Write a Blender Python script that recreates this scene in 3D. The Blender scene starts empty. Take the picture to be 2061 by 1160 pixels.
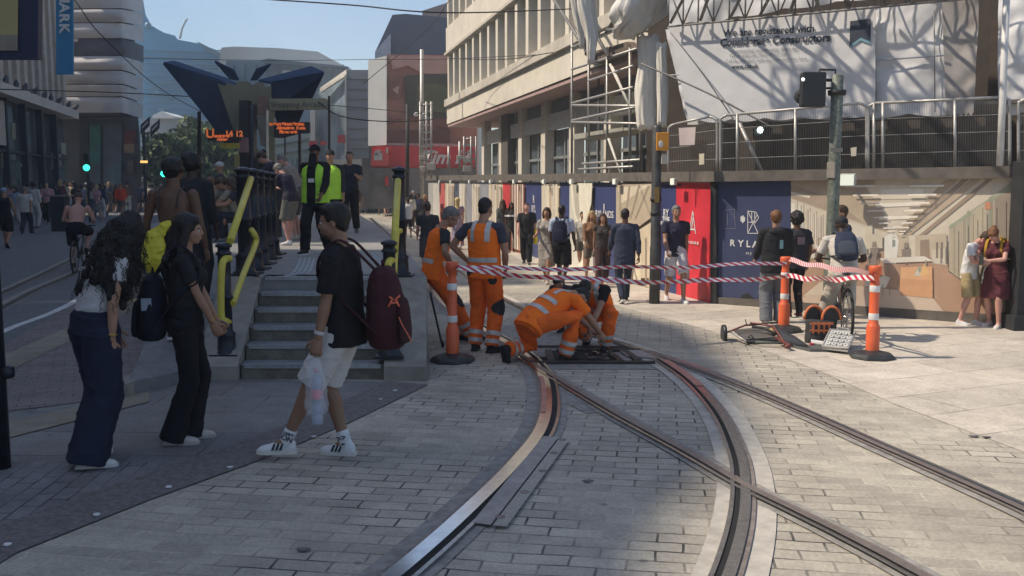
import bpy, bmesh, math, random
from mathutils import Vector, Matrix, Quaternion, noise
from math import radians as R, sin, cos, tan, pi, atan2, sqrt
random.seed(7)
SC = bpy.context.scene
COL = SC.collection
# ---------------------------------------------------------------- camera
F = 1900.0; CX = 1030.5; CY = 580.0; EYE = 1.8
PITCH = math.atan((CY-382)/F)
cp, sp = cos(PITCH), sin(PITCH)
CAMP = Vector((0, 0, EYE))
def ray(px, py):
    a = (px-CX)/F; b = (CY-py)/F
    return Vector((a, cp+sp*b, -sp+cp*b))
def G(px, py, z=0.0):
    d = ray(px, py); t = (z-EYE)/d.z
    return CAMP+d*t
def D(px, py, Y):
    d = ray(px, py); return CAMP+d*(Y/d.y)
def PL(px, py, p0, n):
    d = ray(px, py); t = (p0-CAMP).dot(n)/d.dot(n)
    return CAMP+d*t
cd = bpy.data.cameras.new('camera'); cam = bpy.data.objects.new('camera', cd); COL.objects.link(cam)
cam.location = CAMP; cam.rotation_euler = (pi/2-PITCH, 0, 0)
cd.sensor_width = 36; cd.lens = 36*F/2061; cd.clip_end = 4000; cd.clip_start = .05
SC.camera = cam
# ---------------------------------------------------------------- light
SUN_EL = 50; SD = Vector((-1.0, -0.04, 0)).normalized()
w = bpy.data.worlds.new('World'); SC.world = w; w.use_nodes = True
nt = w.node_tree; bg = nt.nodes['Background']
sky = nt.nodes.new('ShaderNodeTexSky'); sky.sky_type = 'NISHITA'; sky.sun_disc = False
sky.sun_elevation = R(SUN_EL); sky.sun_rotation = math.atan2(SD.x, SD.y)
sky.air_density = 1.0; sky.dust_density = 1.2; sky.ozone_density = 2.0
nt.links.new(sky.outputs[0], bg.inputs[0]); bg.inputs[1].default_value = 0.165
sl = bpy.data.lights.new('sun', 'SUN'); sl.energy = 5.0; sl.angle = R(1.1); sl.color = (1, .88, .72)
so = bpy.data.objects.new('sun', sl); COL.objects.link(so)
sdir = Vector((SD.x*cos(R(SUN_EL)), SD.y*cos(R(SUN_EL)), sin(R(SUN_EL))))
so.rotation_euler = sdir.to_track_quat('Z', 'Y').to_euler(); so.location = (-30, 0, 40)
SC.view_settings.view_transform = 'Standard'; SC.view_settings.look = 'None'; SC.view_settings.exposure = 0
SC.cycles.max_bounces = 6; SC.cycles.diffuse_bounces = 3; SC.cycles.use_denoising = True
# ---------------------------------------------------------------- materials
MC = {}
def srgb(c):
    return tuple((x/255/12.92) if x/255 <= .04045 else ((x/255+.055)/1.055)**2.4 for x in c)
def mat(name, col, rough=.8, metal=0., var=.18, scale=6., bump=.0, bscale=60., spec=.5, alpha=1., emit=None, estr=1., dirt=0., trans=0.):
    """procedural surface: base colour broken up by two noises, optional bump"""
    if name in MC: return MC[name]
    m = bpy.data.materials.new(name); m.use_nodes = True; MC[name] = m
    n = m.node_tree.nodes; l = m.node_tree.links; b = n['Principled BSDF']
    tc = n.new('ShaderNodeTexCoord')
    n1 = n.new('ShaderNodeTexNoise'); n1.inputs['Scale'].default_value = scale; n1.inputs['Detail'].default_value = 5; n1.inputs['Roughness'].default_value = .6
    l.new(tc.outputs['Object'], n1.inputs['Vector'])
    rmp = n.new('ShaderNodeMapRange'); rmp.inputs[1].default_value = .3; rmp.inputs[2].default_value = .7
    rmp.inputs[3].default_value = 1-var; rmp.inputs[4].default_value = 1+var
    l.new(n1.outputs[0], rmp.inputs[0])
    mx = n.new('ShaderNodeVectorMath'); mx.operation = 'SCALE'; mx.inputs[0].default_value = col[:3]
    l.new(rmp.outputs[0], mx.inputs[3])
    last = mx.outputs[0]
    if dirt > 0:
        n2 = n.new('ShaderNodeTexNoise'); n2.inputs['Scale'].default_value = scale*.17; n2.inputs['Detail'].default_value = 7; n2.inputs['Roughness'].default_value = .7
        l.new(tc.outputs['Object'], n2.inputs['Vector'])
        r2 = n.new('ShaderNodeMapRange'); r2.inputs[1].default_value = .45; r2.inputs[2].default_value = .68; r2.inputs[3].default_value = 0; r2.inputs[4].default_value = dirt
        l.new(n2.outputs[0], r2.inputs[0])
        m2 = n.new('ShaderNodeMix'); m2.data_type = 'RGBA'; m2.inputs['B'].default_value = (col[0]*.35+.01, col[1]*.33+.01, col[2]*.3+.01, 1)
        l.new(r2.outputs[0], m2.inputs['Factor']); l.new(last, m2.inputs['A']); last = m2.outputs['Result']
    l.new(last, b.inputs['Base Color'])
    b.inputs['Roughness'].default_value = rough; b.inputs['Metallic'].default_value = metal
    b.inputs['Specular IOR Level'].default_value = spec; b.inputs['Alpha'].default_value = alpha
    b.inputs['Transmission Weight'].default_value = trans
    if emit: b.inputs['Emission Color'].default_value = (*emit, 1); b.inputs['Emission Strength'].default_value = estr
    if bump > 0:
        nb = n.new('ShaderNodeTexNoise'); nb.inputs['Scale'].default_value = bscale; nb.inputs['Detail'].default_value = 4
        l.new(tc.outputs['Object'], nb.inputs['Vector'])
        bp = n.new('ShaderNodeBump'); bp.inputs['Strength'].default_value = bump; bp.inputs['Distance'].default_value = .01
        l.new(nb.outputs[0], bp.inputs['Height']); l.new(bp.outputs[0], b.inputs['Normal'])
    return m
def paving(name, c1, c2, cm, bw, rh, ms, rot=0., off=.5, rough=.82, wob=.03, stain=.35, sc2=.35, lightjoint=0., bump=.5):
    """courses of blocks: brick pattern in metres, uneven joints, stains, per-block colour"""
    m = bpy.data.materials.new(name); m.use_nodes = True
    n = m.node_tree.nodes; l = m.node_tree.links; b = n['Principled BSDF']
    tc = n.new('ShaderNodeTexCoord')
    mp = n.new('ShaderNodeMapping'); mp.inputs['Rotation'].default_value = (0, 0, rot)
    l.new(tc.outputs['Object'], mp.inputs[0])
    nz = n.new('ShaderNodeTexNoise'); nz.inputs['Scale'].default_value = 1.7; nz.inputs['Detail'].default_value = 3
    l.new(mp.outputs[0], nz.inputs['Vector'])
    sb = n.new('ShaderNodeVectorMath'); sb.operation = 'SUBTRACT'; sb.inputs[1].default_value = (.5, .5, .5); l.new(nz.outputs['Color'], sb.inputs[0])
    s2 = n.new('ShaderNodeVectorMath'); s2.operation = 'SCALE'; s2.inputs[3].default_value = wob; l.new(sb.outputs[0], s2.inputs[0])
    ad = n.new('ShaderNodeVectorMath'); ad.operation = 'ADD'; l.new(mp.outputs[0], ad.inputs[0]); l.new(s2.outputs[0], ad.inputs[1])
    br = n.new('ShaderNodeTexBrick'); br.offset = off; br.inputs['Scale'].default_value = 1
    br.inputs['Brick Width'].default_value = bw; br.inputs['Row Height'].default_value = rh
    br.inputs['Mortar Size'].default_value = ms; br.inputs['Mortar Smooth'].default_value = .25; br.inputs['Bias'].default_value = 0
    br.inputs['Color1'].default_value = (*c1, 1); br.inputs['Color2'].default_value = (*c2, 1); br.inputs['Mortar'].default_value = (*cm, 1)
    l.new(ad.outputs[0], br.inputs['Vector'])
    # mortar depth / colour changes from place to place
    nj = n.new('ShaderNodeTexNoise'); nj.inputs['Scale'].default_value = 3.1; nj.inputs['Detail'].default_value = 4; l.new(tc.outputs['Object'], nj.inputs['Vector'])
    rj = n.new('ShaderNodeMapRange'); rj.inputs[1].default_value = .42; rj.inputs[2].default_value = .62; rj.inputs[3].default_value = .35; rj.inputs[4].default_value = 1.0; l.new(nj.outputs[0], rj.inputs[0])
    av = n.new('ShaderNodeMath'); av.operation = 'MULTIPLY'; l.new(br.outputs['Fac'], av.inputs[0]); l.new(rj.outputs[0], av.inputs[1])
    br2 = n.new('ShaderNodeTexBrick'); br2.offset = off; br2.inputs['Scale'].default_value = 1
    br2.inputs['Brick Width'].default_value = bw; br2.inputs['Row Height'].default_value = rh; br2.inputs['Mortar Size'].default_value = 0
    br2.inputs['Color1'].default_value = (*c1, 1); br2.inputs['Color2'].default_value = (*c2, 1); l.new(ad.outputs[0], br2.inputs['Vector'])
    mxj = n.new('ShaderNodeMix'); mxj.data_type = 'RGBA'; l.new(av.outputs[0], mxj.inputs['Factor']); l.new(br2.outputs['Color'], mxj.inputs['A'])
    mc = n.new('ShaderNodeMix'); mc.data_type = 'RGBA'; mc.inputs['A'].default_value = (*cm, 1); mc.inputs['B'].default_value = (c1[0]*1.35, c1[1]*1.35, c1[2]*1.3, 1)
    nl = n.new('ShaderNodeTexNoise'); nl.inputs['Scale'].default_value = .55; l.new(tc.outputs['Object'], nl.inputs['Vector'])
    rl = n.new('ShaderNodeMapRange'); rl.inputs[1].default_value = .5; rl.inputs[2].default_value = .6; rl.inputs[3].default_value = 0; rl.inputs[4].default_value = lightjoint; l.new(nl.outputs[0], rl.inputs[0])
    l.new(rl.outputs[0], mc.inputs['Factor']); l.new(mc.outputs['Result'], mxj.inputs['B'])
    # stains and grain
    n1 = n.new('ShaderNodeTexNoise'); n1.inputs['Scale'].default_value = sc2; n1.inputs['Detail'].default_value = 8; n1.inputs['Roughness'].default_value = .65; l.new(tc.outputs['Object'], n1.inputs['Vector'])
    r1 = n.new('ShaderNodeMapRange'); r1.inputs[1].default_value = .3; r1.inputs[2].default_value = .7; r1.inputs[3].default_value = 1-stain; r1.inputs[4].default_value = 1+stain*.6; l.new(n1.outputs[0], r1.inputs[0])
    n3 = n.new('ShaderNodeTexNoise'); n3.inputs['Scale'].default_value = 45; n3.inputs['Detail'].default_value = 4; l.new(tc.outputs['Object'], n3.inputs['Vector'])
    r3 = n.new('ShaderNodeMapRange'); r3.inputs[1].default_value = .3; r3.inputs[2].default_value = .7; r3.inputs[3].default_value = .86; r3.inputs[4].default_value = 1.14; l.new(n3.outputs[0], r3.inputs[0])
    mu = n.new('ShaderNodeMath'); mu.operation = 'MULTIPLY'; l.new(r1.outputs[0], mu.inputs[0]); l.new(r3.outputs[0], mu.inputs[1])
    vo = n.new('ShaderNodeTexVoronoi'); vo.inputs['Scale'].default_value = 2.1; l.new(tc.outputs['Object'], vo.inputs['Vector'])
    rv = n.new('ShaderNodeMapRange'); rv.inputs[1].default_value = .035; rv.inputs[2].default_value = .06; rv.inputs[3].default_value = .62; rv.inputs[4].default_value = 1.0; l.new(vo.outputs['Distance'], rv.inputs[0])
    mg = n.new('ShaderNodeMath'); mg.operation = 'MULTIPLY'; l.new(mu.outputs[0], mg.inputs[0]); l.new(rv.outputs[0], mg.inputs[1])
    n5 = n.new('ShaderNodeTexNoise'); n5.inputs['Scale'].default_value = 3.5; n5.inputs['Detail'].default_value = 9; n5.inputs['Roughness'].default_value = .75; l.new(tc.outputs['Object'], n5.inputs['Vector'])
    r5 = n.new('ShaderNodeMapRange'); r5.inputs[1].default_value = .35; r5.inputs[2].default_value = .65; r5.inputs[3].default_value = .84; r5.inputs[4].default_value = 1.14; l.new(n5.outputs[0], r5.inputs[0])
    mg2 = n.new('ShaderNodeMath'); mg2.operation = 'MULTIPLY'; l.new(mg.outputs[0], mg2.inputs[0]); l.new(r5.outputs[0], mg2.inputs[1])
    vm = n.new('ShaderNodeVectorMath'); vm.operation = 'SCALE'; l.new(mxj.outputs['Result'], vm.inputs[0]); l.new(mg2.outputs[0], vm.inputs[3])
    l.new(vm.outputs[0], b.inputs['Base Color']); b.inputs['Roughness'].default_value = rough
    hm = n.new('ShaderNodeMath'); hm.operation = 'MULTIPLY_ADD'; hm.inputs[1].default_value = -1.; l.new(av.outputs[0], hm.inputs[0])
    sm = n.new('ShaderNodeMath'); sm.operation = 'MULTIPLY'; sm.inputs[1].default_value = .35; l.new(n3.outputs[0], sm.inputs[0]); l.new(sm.outputs[0], hm.inputs[2])
    bp = n.new('ShaderNodeBump'); bp.inputs['Strength'].default_value = bump; bp.inputs['Distance'].default_value = .012
    l.new(hm.outputs[0], bp.inputs['Height']); l.new(bp.outputs[0], b.inputs['Normal'])
    return m
def glassy(name, col, rough=.08):
    return mat(name, col, rough, 0, .25, 1.2, spec=.8)
# ---------------------------------------------------------------- object helpers
def tag(o, label=None, cat=None, group=None, kind=None):
    if label: o['label'] = label
    if cat: o['category'] = cat
    if group: o['group'] = group
    if kind: o['kind'] = kind
    return o
def empty(name, loc, label=None, cat=None, group=None, rz=0.):
    o = bpy.data.objects.new(name, None); COL.objects.link(o); o.location = loc; o.rotation_euler = (0, 0, rz)
    o.empty_display_size = .2
    return tag(o, label, cat, group)
def link(name, me, m, parent=None, world=False):
    o = bpy.data.objects.new(name, me)
    for mm in (m if isinstance(m, (list, tuple)) else [m]):
        me.materials.append(mm)
    COL.objects.link(o)
    if parent is not None:
        o.parent = parent
        if world:
            # bring world coordinates into the parent's frame
            L = Vector((0, 0, 0)); p = parent
            chain = []
            while p is not None: chain.append(p); p = p.parent
            M = Matrix.Identity(4)
            for q in reversed(chain): M = M @ Matrix.LocRotScale(q.location, q.rotation_euler, q.scale)
            me.transform(M.inverted())
    return o
class MB:
    def __init__(s): s.b = bmesh.new()
    def poly(s, pts, mi=0):
        f = s.b.faces.new([s.b.verts.new(p) for p in pts]); f.material_index = mi; return s
    def box(s, c, d, rz=0., M=None, bev=0.):
        m = Matrix.Translation(c) @ Matrix.Rotation(rz, 4, 'Z')
        if M is not None: m = M @ m
        m = m @ Matrix.Diagonal((d[0], d[1], d[2], 1))
        r = bmesh.ops.create_cube(s.b, size=1, matrix=m)
        if bev > 0:
            es = list({e for v in r['verts'] for e in v.link_edges})
            bmesh.ops.bevel(s.b, geom=es, offset=bev, segments=2, affect='EDGES', profile=.5)
        return s
    def prism(s, pts, vec):
        vec = Vector(vec)
        a = [s.b.verts.new(Vector(p)) for p in pts]; c = [s.b.verts.new(Vector(p)+vec) for p in pts]
        s.b.faces.new(a); s.b.faces.new(list(reversed(c)))
        for i in range(len(a)):
            j = (i+1) % len(a); s.b.faces.new((a[j], a[i], c[i], c[j]))
        return s
    def tube(s, pts, r, n=8, cap=True):
        pts = [Vector(p) for p in pts]; rs = r if isinstance(r, (list, tuple)) else [r]*len(pts)
        rings = []; up = None
        for i, p in enumerate(pts):
            t = (pts[min(i+1, len(pts)-1)]-pts[max(i-1, 0)])
            if t.length < 1e-9: t = Vector((0, 0, 1))
            t.normalize()
            if up is None or abs(up.dot(t)) > .95:
                up = Vector((0, 0, 1)) if abs(t.z) < .9 else Vector((0, 1, 0))
            x = t.cross(up).normalized(); y = x.cross(t).normalized(); up = y
            rings.append([s.b.verts.new(p+(x*cos(2*pi*k/n)+y*sin(2*pi*k/n))*rs[i]) for k in range(n)])
        for a, c in zip(rings, rings[1:]):
            for k in range(n):
                f = s.b.faces.new((a[k], a[(k+1) % n], c[(k+1) % n], c[k])); f.smooth = n > 4
        if cap:
            s.b.faces.new(list(reversed(rings[0]))); s.b.faces.new(rings[-1])
        return s
    def lathe(s, prof, c, n=16, M=None):
        """prof: list of (r,z)"""
        rings = []
        for r, z in prof:
            ring = []
            for k in range(n):
                p = Vector((r*cos(2*pi*k/n), r*sin(2*pi*k/n), z))
                if M is not None: p = M @ p
                ring.append(s.b.verts.new(p+Vector(c)))
            rings.append(ring)
        for a, d in zip(rings, rings[1:]):
            for k in range(n):
                f = s.b.faces.new((a[k], a[(k+1) % n], d[(k+1) % n], d[k])); f.smooth = True
        s.b.faces.new(list(reversed(rings[0]))); s.b.faces.new(rings[-1])
        return s
    def sph(s, c, r, seg=12, M=None):
        rr = r if isinstance(r, (tuple, list, Vector)) else (r, r, r)
        m = Matrix.Translation(c)
        if M is not None: m = m @ M
        m = m @ Matrix.Diagonal((rr[0], rr[1], rr[2], 1))
        q = bmesh.ops.create_uvsphere(s.b, u_segments=seg, v_segments=max(6, seg*2//3), radius=1, matrix=m)
        for v in q['verts']:
            for f in v.link_faces: f.smooth = True
        return s
    def build(s, name, m, parent=None, world=False, smooth=None):
        me = bpy.data.meshes.new(name); bmesh.ops.recalc_face_normals(s.b, faces=s.b.faces) if len(s.b.faces) else None
        if smooth is not None:
            for f in s.b.faces: f.smooth = smooth
        s.b.to_mesh(me); s.b.free()
        return link(name, me, m, parent, world)
def struct(name, mb, m):
    o = mb.build(name, m); o['kind'] = 'structure'; return o
def strip(mb, pts, w0, w1, z, cell=None):
    """ribbon on the ground between lateral offsets w0..w1 (right of travel positive)"""
    prev = None
    n = len(pts)
    for i, p in enumerate(pts):
        t = (pts[min(i+1, n-1)]-pts[max(i-1, 0)]); t.z = 0; t.normalize()
        s_ = Vector((t.y, -t.x, 0))
        a = mb.b.verts.new((p+s_*w0).to_2d().to_3d()+Vector((0, 0, z))); c = mb.b.verts.new((p+s_*w1).to_2d().to_3d()+Vector((0, 0, z)))
        if prev: mb.b.faces.new((prev[0], prev[1], c, a))
        prev = (a, c)
def spline(pts, n=8):
    P = [Vector(p) for p in pts]; P = [P[0]*2-P[1]]+P+[P[-1]*2-P[-2]]
    out = []
    for i in range(1, len(P)-2):
        for k in range(n):
            t = k/n
            out.append(.5*((2*P[i])+(-P[i-1]+P[i+1])*t+(2*P[i-1]-5*P[i]+4*P[i+1]-P[i+2])*t*t+(-P[i-1]+3*P[i]-3*P[i+1]+P[i+2])*t**3))
    out.append(P[-2]); return out
def text_mesh(body, size, shear=0., bold=0.):
    cu = bpy.data.curves.new('t', 'FONT'); cu.body = body; cu.size = size; cu.shear = shear; cu.offset = bold
    cu.align_x = 'CENTER'; cu.align_y = 'CENTER'
    o = bpy.data.objects.new('t', cu); COL.objects.link(o); dg = bpy.context.evaluated_depsgraph_get()
    me = bpy.data.meshes.new_from_object(o.evaluated_get(dg)); bpy.data.objects.remove(o); bpy.data.curves.remove(cu)
    return me
def text_on(name, body, size, c, right, up, m, parent, shear=0., bold=0., sx=1.):
    """flat lettering centred at c, read along right; lies in the plane right x up"""
    me = text_mesh(body, size, shear, bold)
    r = Vector(right).normalized(); u = Vector(up).normalized(); n = r.cross(u)
    M = Matrix.Translation(c) @ Matrix((r, u, n)).transposed().to_4x4() @ Matrix.Diagonal((sx, 1, 1, 1))
    me.transform(M)
    return link(name, me, m, parent, world=True)
# ================================================================ GROUND
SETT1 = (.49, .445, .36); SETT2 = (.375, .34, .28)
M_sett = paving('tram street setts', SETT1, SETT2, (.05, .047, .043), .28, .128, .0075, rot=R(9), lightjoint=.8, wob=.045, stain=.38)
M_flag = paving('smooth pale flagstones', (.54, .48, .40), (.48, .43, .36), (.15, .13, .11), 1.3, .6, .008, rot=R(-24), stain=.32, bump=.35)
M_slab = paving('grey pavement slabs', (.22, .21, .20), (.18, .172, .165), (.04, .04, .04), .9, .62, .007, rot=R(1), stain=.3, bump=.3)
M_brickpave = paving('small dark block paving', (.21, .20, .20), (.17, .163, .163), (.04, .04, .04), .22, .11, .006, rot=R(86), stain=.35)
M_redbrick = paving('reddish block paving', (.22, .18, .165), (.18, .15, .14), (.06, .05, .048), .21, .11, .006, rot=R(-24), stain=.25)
M_asph = mat('worn asphalt', (.14, .14, .145), .85, 0, .25, 14, .35, 90, dirt=.3)
M_band = mat('dark rough kerb band', (.16, .145, .14), .9, 0, .4, 30, .8, 120)
M_tan = mat('tan kerb stones', (.27, .24, .18), .85, 0, .2, 5, .3, 70, dirt=.4)
M_far = mat('distant street surface', (.36, .33, .28), .85, 0, .2, .6, dirt=.3)
g = MB(); g.poly([(-900, -60, 0), (900, -60, 0), (900, 1800, 0), (-900, 1800, 0)]); struct('ground', g, M_far)
def gp(pts, z): return [Vector((p[0], p[1], z)) for p in pts]
kline = [G(x, y) for x, y in ((-300, 1330), (30, 1118), (300, 1010), (520, 930), (700, 855), (862, 776))]   # edge of the setts
# tram street
far_left = [(-.9, 10.2), (-1.85, 16), (-3.6, 25), (-6.6, 40), (-14, 70)]
mb = MB()
mb.poly(gp([(p.x, p.y) for p in kline]+far_left+[(2, 70), (4, 40), (4.2, 14), (9, 8), (9, .5), (-1.5, .5)], .004)); struct('tram_street', mb, M_sett)
# flagged pavement in front of the hoarding
fl = [G(x, y) for x, y in ((2300, 1010), (2061, 912), (1800, 815), (1640, 745), (1520, 700), (1420, 665), (1180, 600))]
mb = MB(); mb.poly(gp([(p.x, p.y) for p in fl]+[(-.5, 30), (-4, 48), (6, 48), (14, 14), (14, 6)], .008)); struct('pavement', mb, M_flag)
# repaired concrete patches inside the track area
M_conc = mat('pale track concrete', (.48, .445, .385), .85, 0, .18, 9, .35, 80, dirt=.35)
M_concd = mat('dark track asphalt', (.29, .275, .25), .9, 0, .3, 12, .6, 110, dirt=.3)
# kerb band between the setts and the pavement
def offs(line, d):
    out = []
    for i, p in enumerate(line):
        t = (line[min(i+1, len(line)-1)]-line[max(i-1, 0)]).normalized(); out.append(p+Vector((-t.y, t.x, 0))*d)
    return out
inner = offs(kline, .42)
mb = MB(); mb.poly(gp([(p.x, p.y) for p in kline]+[(p.x, p.y) for p in reversed(inner)], .012)); struct('kerb', mb, M_band)
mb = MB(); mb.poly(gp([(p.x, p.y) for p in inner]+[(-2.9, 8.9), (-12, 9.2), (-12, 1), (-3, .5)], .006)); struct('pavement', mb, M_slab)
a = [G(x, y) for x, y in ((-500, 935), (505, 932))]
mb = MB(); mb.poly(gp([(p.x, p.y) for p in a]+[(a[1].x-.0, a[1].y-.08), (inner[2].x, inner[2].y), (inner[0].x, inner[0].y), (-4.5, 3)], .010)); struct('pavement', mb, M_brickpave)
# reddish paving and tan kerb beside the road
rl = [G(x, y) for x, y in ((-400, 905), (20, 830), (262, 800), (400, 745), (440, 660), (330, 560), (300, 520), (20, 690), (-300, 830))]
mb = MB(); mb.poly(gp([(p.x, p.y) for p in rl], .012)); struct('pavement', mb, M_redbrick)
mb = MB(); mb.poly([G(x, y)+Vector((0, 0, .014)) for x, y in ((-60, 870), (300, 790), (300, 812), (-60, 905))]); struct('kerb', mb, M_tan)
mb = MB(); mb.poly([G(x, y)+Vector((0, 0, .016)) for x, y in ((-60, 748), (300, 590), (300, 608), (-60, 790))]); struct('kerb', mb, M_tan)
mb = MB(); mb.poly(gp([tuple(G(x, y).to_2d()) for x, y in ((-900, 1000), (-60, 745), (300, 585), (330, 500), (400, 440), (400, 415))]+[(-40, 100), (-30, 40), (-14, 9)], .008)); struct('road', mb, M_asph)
M_white = mat('white road paint', (.62, .62, .6), .7, 0, .2, 20, dirt=.5)
mb = MB(); L = spline([G(x, y) for x, y in ((-60, 700), (20, 663), (160, 603), (290, 515), (292, 490))], 6)
strip(mb, L, -.06, .06, .013); struct('road_marking', mb, M_white)
# left-hand tram rails in the road
M_steel = mat('worn rail steel', (.42, .40, .38), .26, .9, .2, 25, .1, 90)
M_shine = mat('polished rail head', (.86, .85, .83), .2, 1., .1, 14)
M_dark = mat('black groove', (.012, .012, .013), .9, 0, .2, 20)
M_rust = mat('rusty rail edge', (.25, .21, .185), .6, .3, .35, 18)
M_rustp = mat('salmon red rail paint', (.48, .21, .16), .5, .1, .2, 14)
RZ = [0]
def rail(label, pts, side=1, hw=.036, bed=.17, headmat=None, wide=0., gv=.045, gm=None):
    L = spline([Vector((p.x, p.y, 0)) for p in pts], 10)
    RZ[0] += 1; dz = RZ[0]*.0011
    e = empty('tram_rail', (L[0].x, L[0].y, 0), label, 'rail')
    mb = MB(); strip(mb, L, -bed, bed, .0095+dz); mb.build('rail_bed', M_conc if wide else M_concd, e, True)
    mb = MB(); strip(mb, L, -hw, hw, .028+dz); mb.build('rail_head', headmat or M_steel, e, True)
    mb = MB(); strip(mb, L, side*hw, side*(hw+gv), .0187+dz); mb.build('groove', gm or M_dark, e, True)
    mb = MB(); strip(mb, L, side*(hw+gv), side*(hw+gv+.025), .0275+dz); mb.build('guard_rail', M_steel, e, True)
    mb = MB(); strip(mb, L, -side*hw, -side*(hw+.03), .0183+dz); mb.build('rail_edge', M_rust, e, True)
    return e
curveL = [G(x, y) for x, y in ((700, 1235), (800, 1160), (925, 1050), (1035, 940), (1090, 865), (1100, 800), (1085, 750), (1040, 706), (975, 668), (905, 625), (858, 575), (815, 520), (775, 470), (745, 440))]
curveR = [G(x, y) for x, y in ((1440, 1220), (1470, 1160), (1496, 1060), (1500, 980), (1488, 915), (1450, 835), (1385, 765), (1300, 712), (1205, 680), (1120, 650), (1030, 612), (950, 565), (880, 505), (838, 470), (800, 440))]
strA = [G(x, y) for x, y in ((2080, 1300), (1840, 1160), (1700, 1085), (1590, 1030), (1500, 985), (1380, 915), (1240, 838), (1130, 772), (1075, 738), (1035, 707))]
strB = [G(x, y) for x, y in ((2300, 1150), (2061, 1035), (1900, 962), (1760, 900), (1600, 828), (1450, 765), (1330, 722), (1250, 697))]
M_rbr = mat('dull brown rail', (.26, .215, .19), .45, .5, .2, 16, .1, 60); M_gbr = mat('silted groove', (.06, .052, .046), .9, 0, .3, 14)
e1 = rail('left curved rail with polished head sweeping toward the camera', curveL, 1, .045, .17, M_shine)
e2 = rail('right curved rail in pale concrete bending past the crossing', curveR, -1, .030, .17, M_steel, 1, .034)
e3 = rail('straight diagonal rail crossing the curved track', strA, -1, .026, .11, M_rbr, 0, .026, M_gbr)
e4 = rail('straight diagonal rail nearest the tool bag and hoarding', strB, 1, .026, .11, M_rbr, 0, .024, M_gbr)
L = spline(curveL, 10); L = [p for p in L if 7.3 < p.y < 8.9]
mb = MB(); strip(mb, L, -.042, -.0, .0335); mb.build('painted_section', M_rustp, e1, True)
L = spline(curveR, 10); L = [p for p in L if 8.4 < p.y < 9.8]
mb = MB(); strip(mb, L, -.03, .05, .0345); mb.build('painted_section', M_rustp, e2, True)
for lab, pts in (('far left rail in the shaded road', ((-60, 655), (60, 590), (140, 555), (230, 512), (300, 470), (340, 440))),
                 ('nearer left rail in the shaded road', ((-60, 620), (80, 555), (190, 500), (280, 455)))):
    rail(lab, [G(*p) for p in pts], 1, .03, .14)
for lab, pts in (('distant right track rail beside the platform', ((905, 570), (870, 505), (850, 470), (812, 440), (790, 420))),):
    rail(lab, [G(*p) for p in pts], 1, .03, .14)
# long cover plate beside the curved rail
e = empty('drain_cover', G(1040, 985), 'long grey metal cover plate with round bolts beside the polished rail', 'drain cover')
P = lambda x, y, z: G(x, y)+Vector((0, 0, z))
M_plate = mat('worn grey plate', (.38, .35, .33), .6, .4, .2, 12, .2, 100, dirt=.3)
M_plate2 = mat('ribbed beige plate', (.42, .39, .34), .7, .2, .2, 40, .8, 140)
mb = MB(); mb.prism([P(950, 1062, .024), P(988, 1066, .024), P(1124, 888, .024), P(1094, 886, .024)], (0, 0, .006)); mb.build('side_plate', M_plate, e, True)
mb = MB(); mb.prism([P(992, 1067, .024), P(1020, 1069, .024), P(1146, 892, .024), P(1127, 889, .024)], (0, 0, .004)); mb.build('ribbed_plate', M_plate2, e, True)
for bx, by in ((1007, 1051), (1056, 1000), (1093, 957), (1115, 920), (1132, 893)):
    mb = MB(); mb.lathe([(.028, .028), (.028, .031), (.021, .031), (.021, .029)], G(bx, by), 14); mb.build('bolt', M_rust, e, True)
# open pit between the rails where the men work
e = empty('open_track_pit', G(1190, 716), 'open dark inspection pit with steel frame between the rails', 'inspection pit')
mb = MB(); mb.poly([P(1112, 732, .013), P(1262, 732, .013), P(1232, 708, .013), P(1105, 708, .013)]); mb.build('pit_floor', M_dark, e, True)
mb = MB()
for a_, c_ in (((1066, 734), (1318, 734)), ((1120, 709), (1290, 709)), ((1110, 734), (1103, 709)), ((1252, 734), (1222, 709)), ((1285, 731), (1255, 709))):
    p, q = P(*a_, .016), P(*c_, .016); d = (q-p).normalized(); s_ = Vector((d.y, -d.x, 0))*.035
    mb.prism([p-s_, p+s_, q+s_, q-s_], (0, 0, .02))
mb.build('steel_frame', mat('dark frame steel', (.05, .045, .04), .6, .5, .3, 20), e, True)
mb = MB(); random.seed(3)
for i in range(16):
    c = P(random.uniform(1122, 1235), random.uniform(714, 728), .03); mb.box(c, (random.uniform(.02, .09), .025, .025), random.uniform(0, 3))
mb.build('machinery', M_steel, e, True)
mb = MB()
for q in (((1262, 712), (1330, 716), (1330, 722), (1265, 720)), ((1080, 698), (1270, 700), (1270, 703), (1080, 702)), ((1070, 722), (1100, 722), (1104, 730), (1074, 731))):
    mb.poly([P(x, y, .0175) for x, y in q])
mb.build('rubber_edge', M_dark, e, True)
for c4, nm in ((((1262, 722), (1335, 727), (1300, 709), (1245, 709)), 'cover_plate'),):
    mb = MB(); mb.prism([P(x, y, .018) for x, y in c4], (0, 0, .012)); mb.build(nm, M_plate, e, True)
# asphalt patches
mb = MB(); mb.poly([P(x, y, .0095) for x, y in ((985, 655), (1180, 655), (1240, 700), (1335, 716), (1400, 745), (1110, 745), (1030, 690))]); struct('track_patch', mb, M_concd)
mb = MB(); mb.poly([P(x, y, .0098) for x, y in ((1090, 760), (1150, 775), (1230, 830), (1180, 835), (1115, 800))]); struct('track_patch', mb, M_concd)
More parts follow.
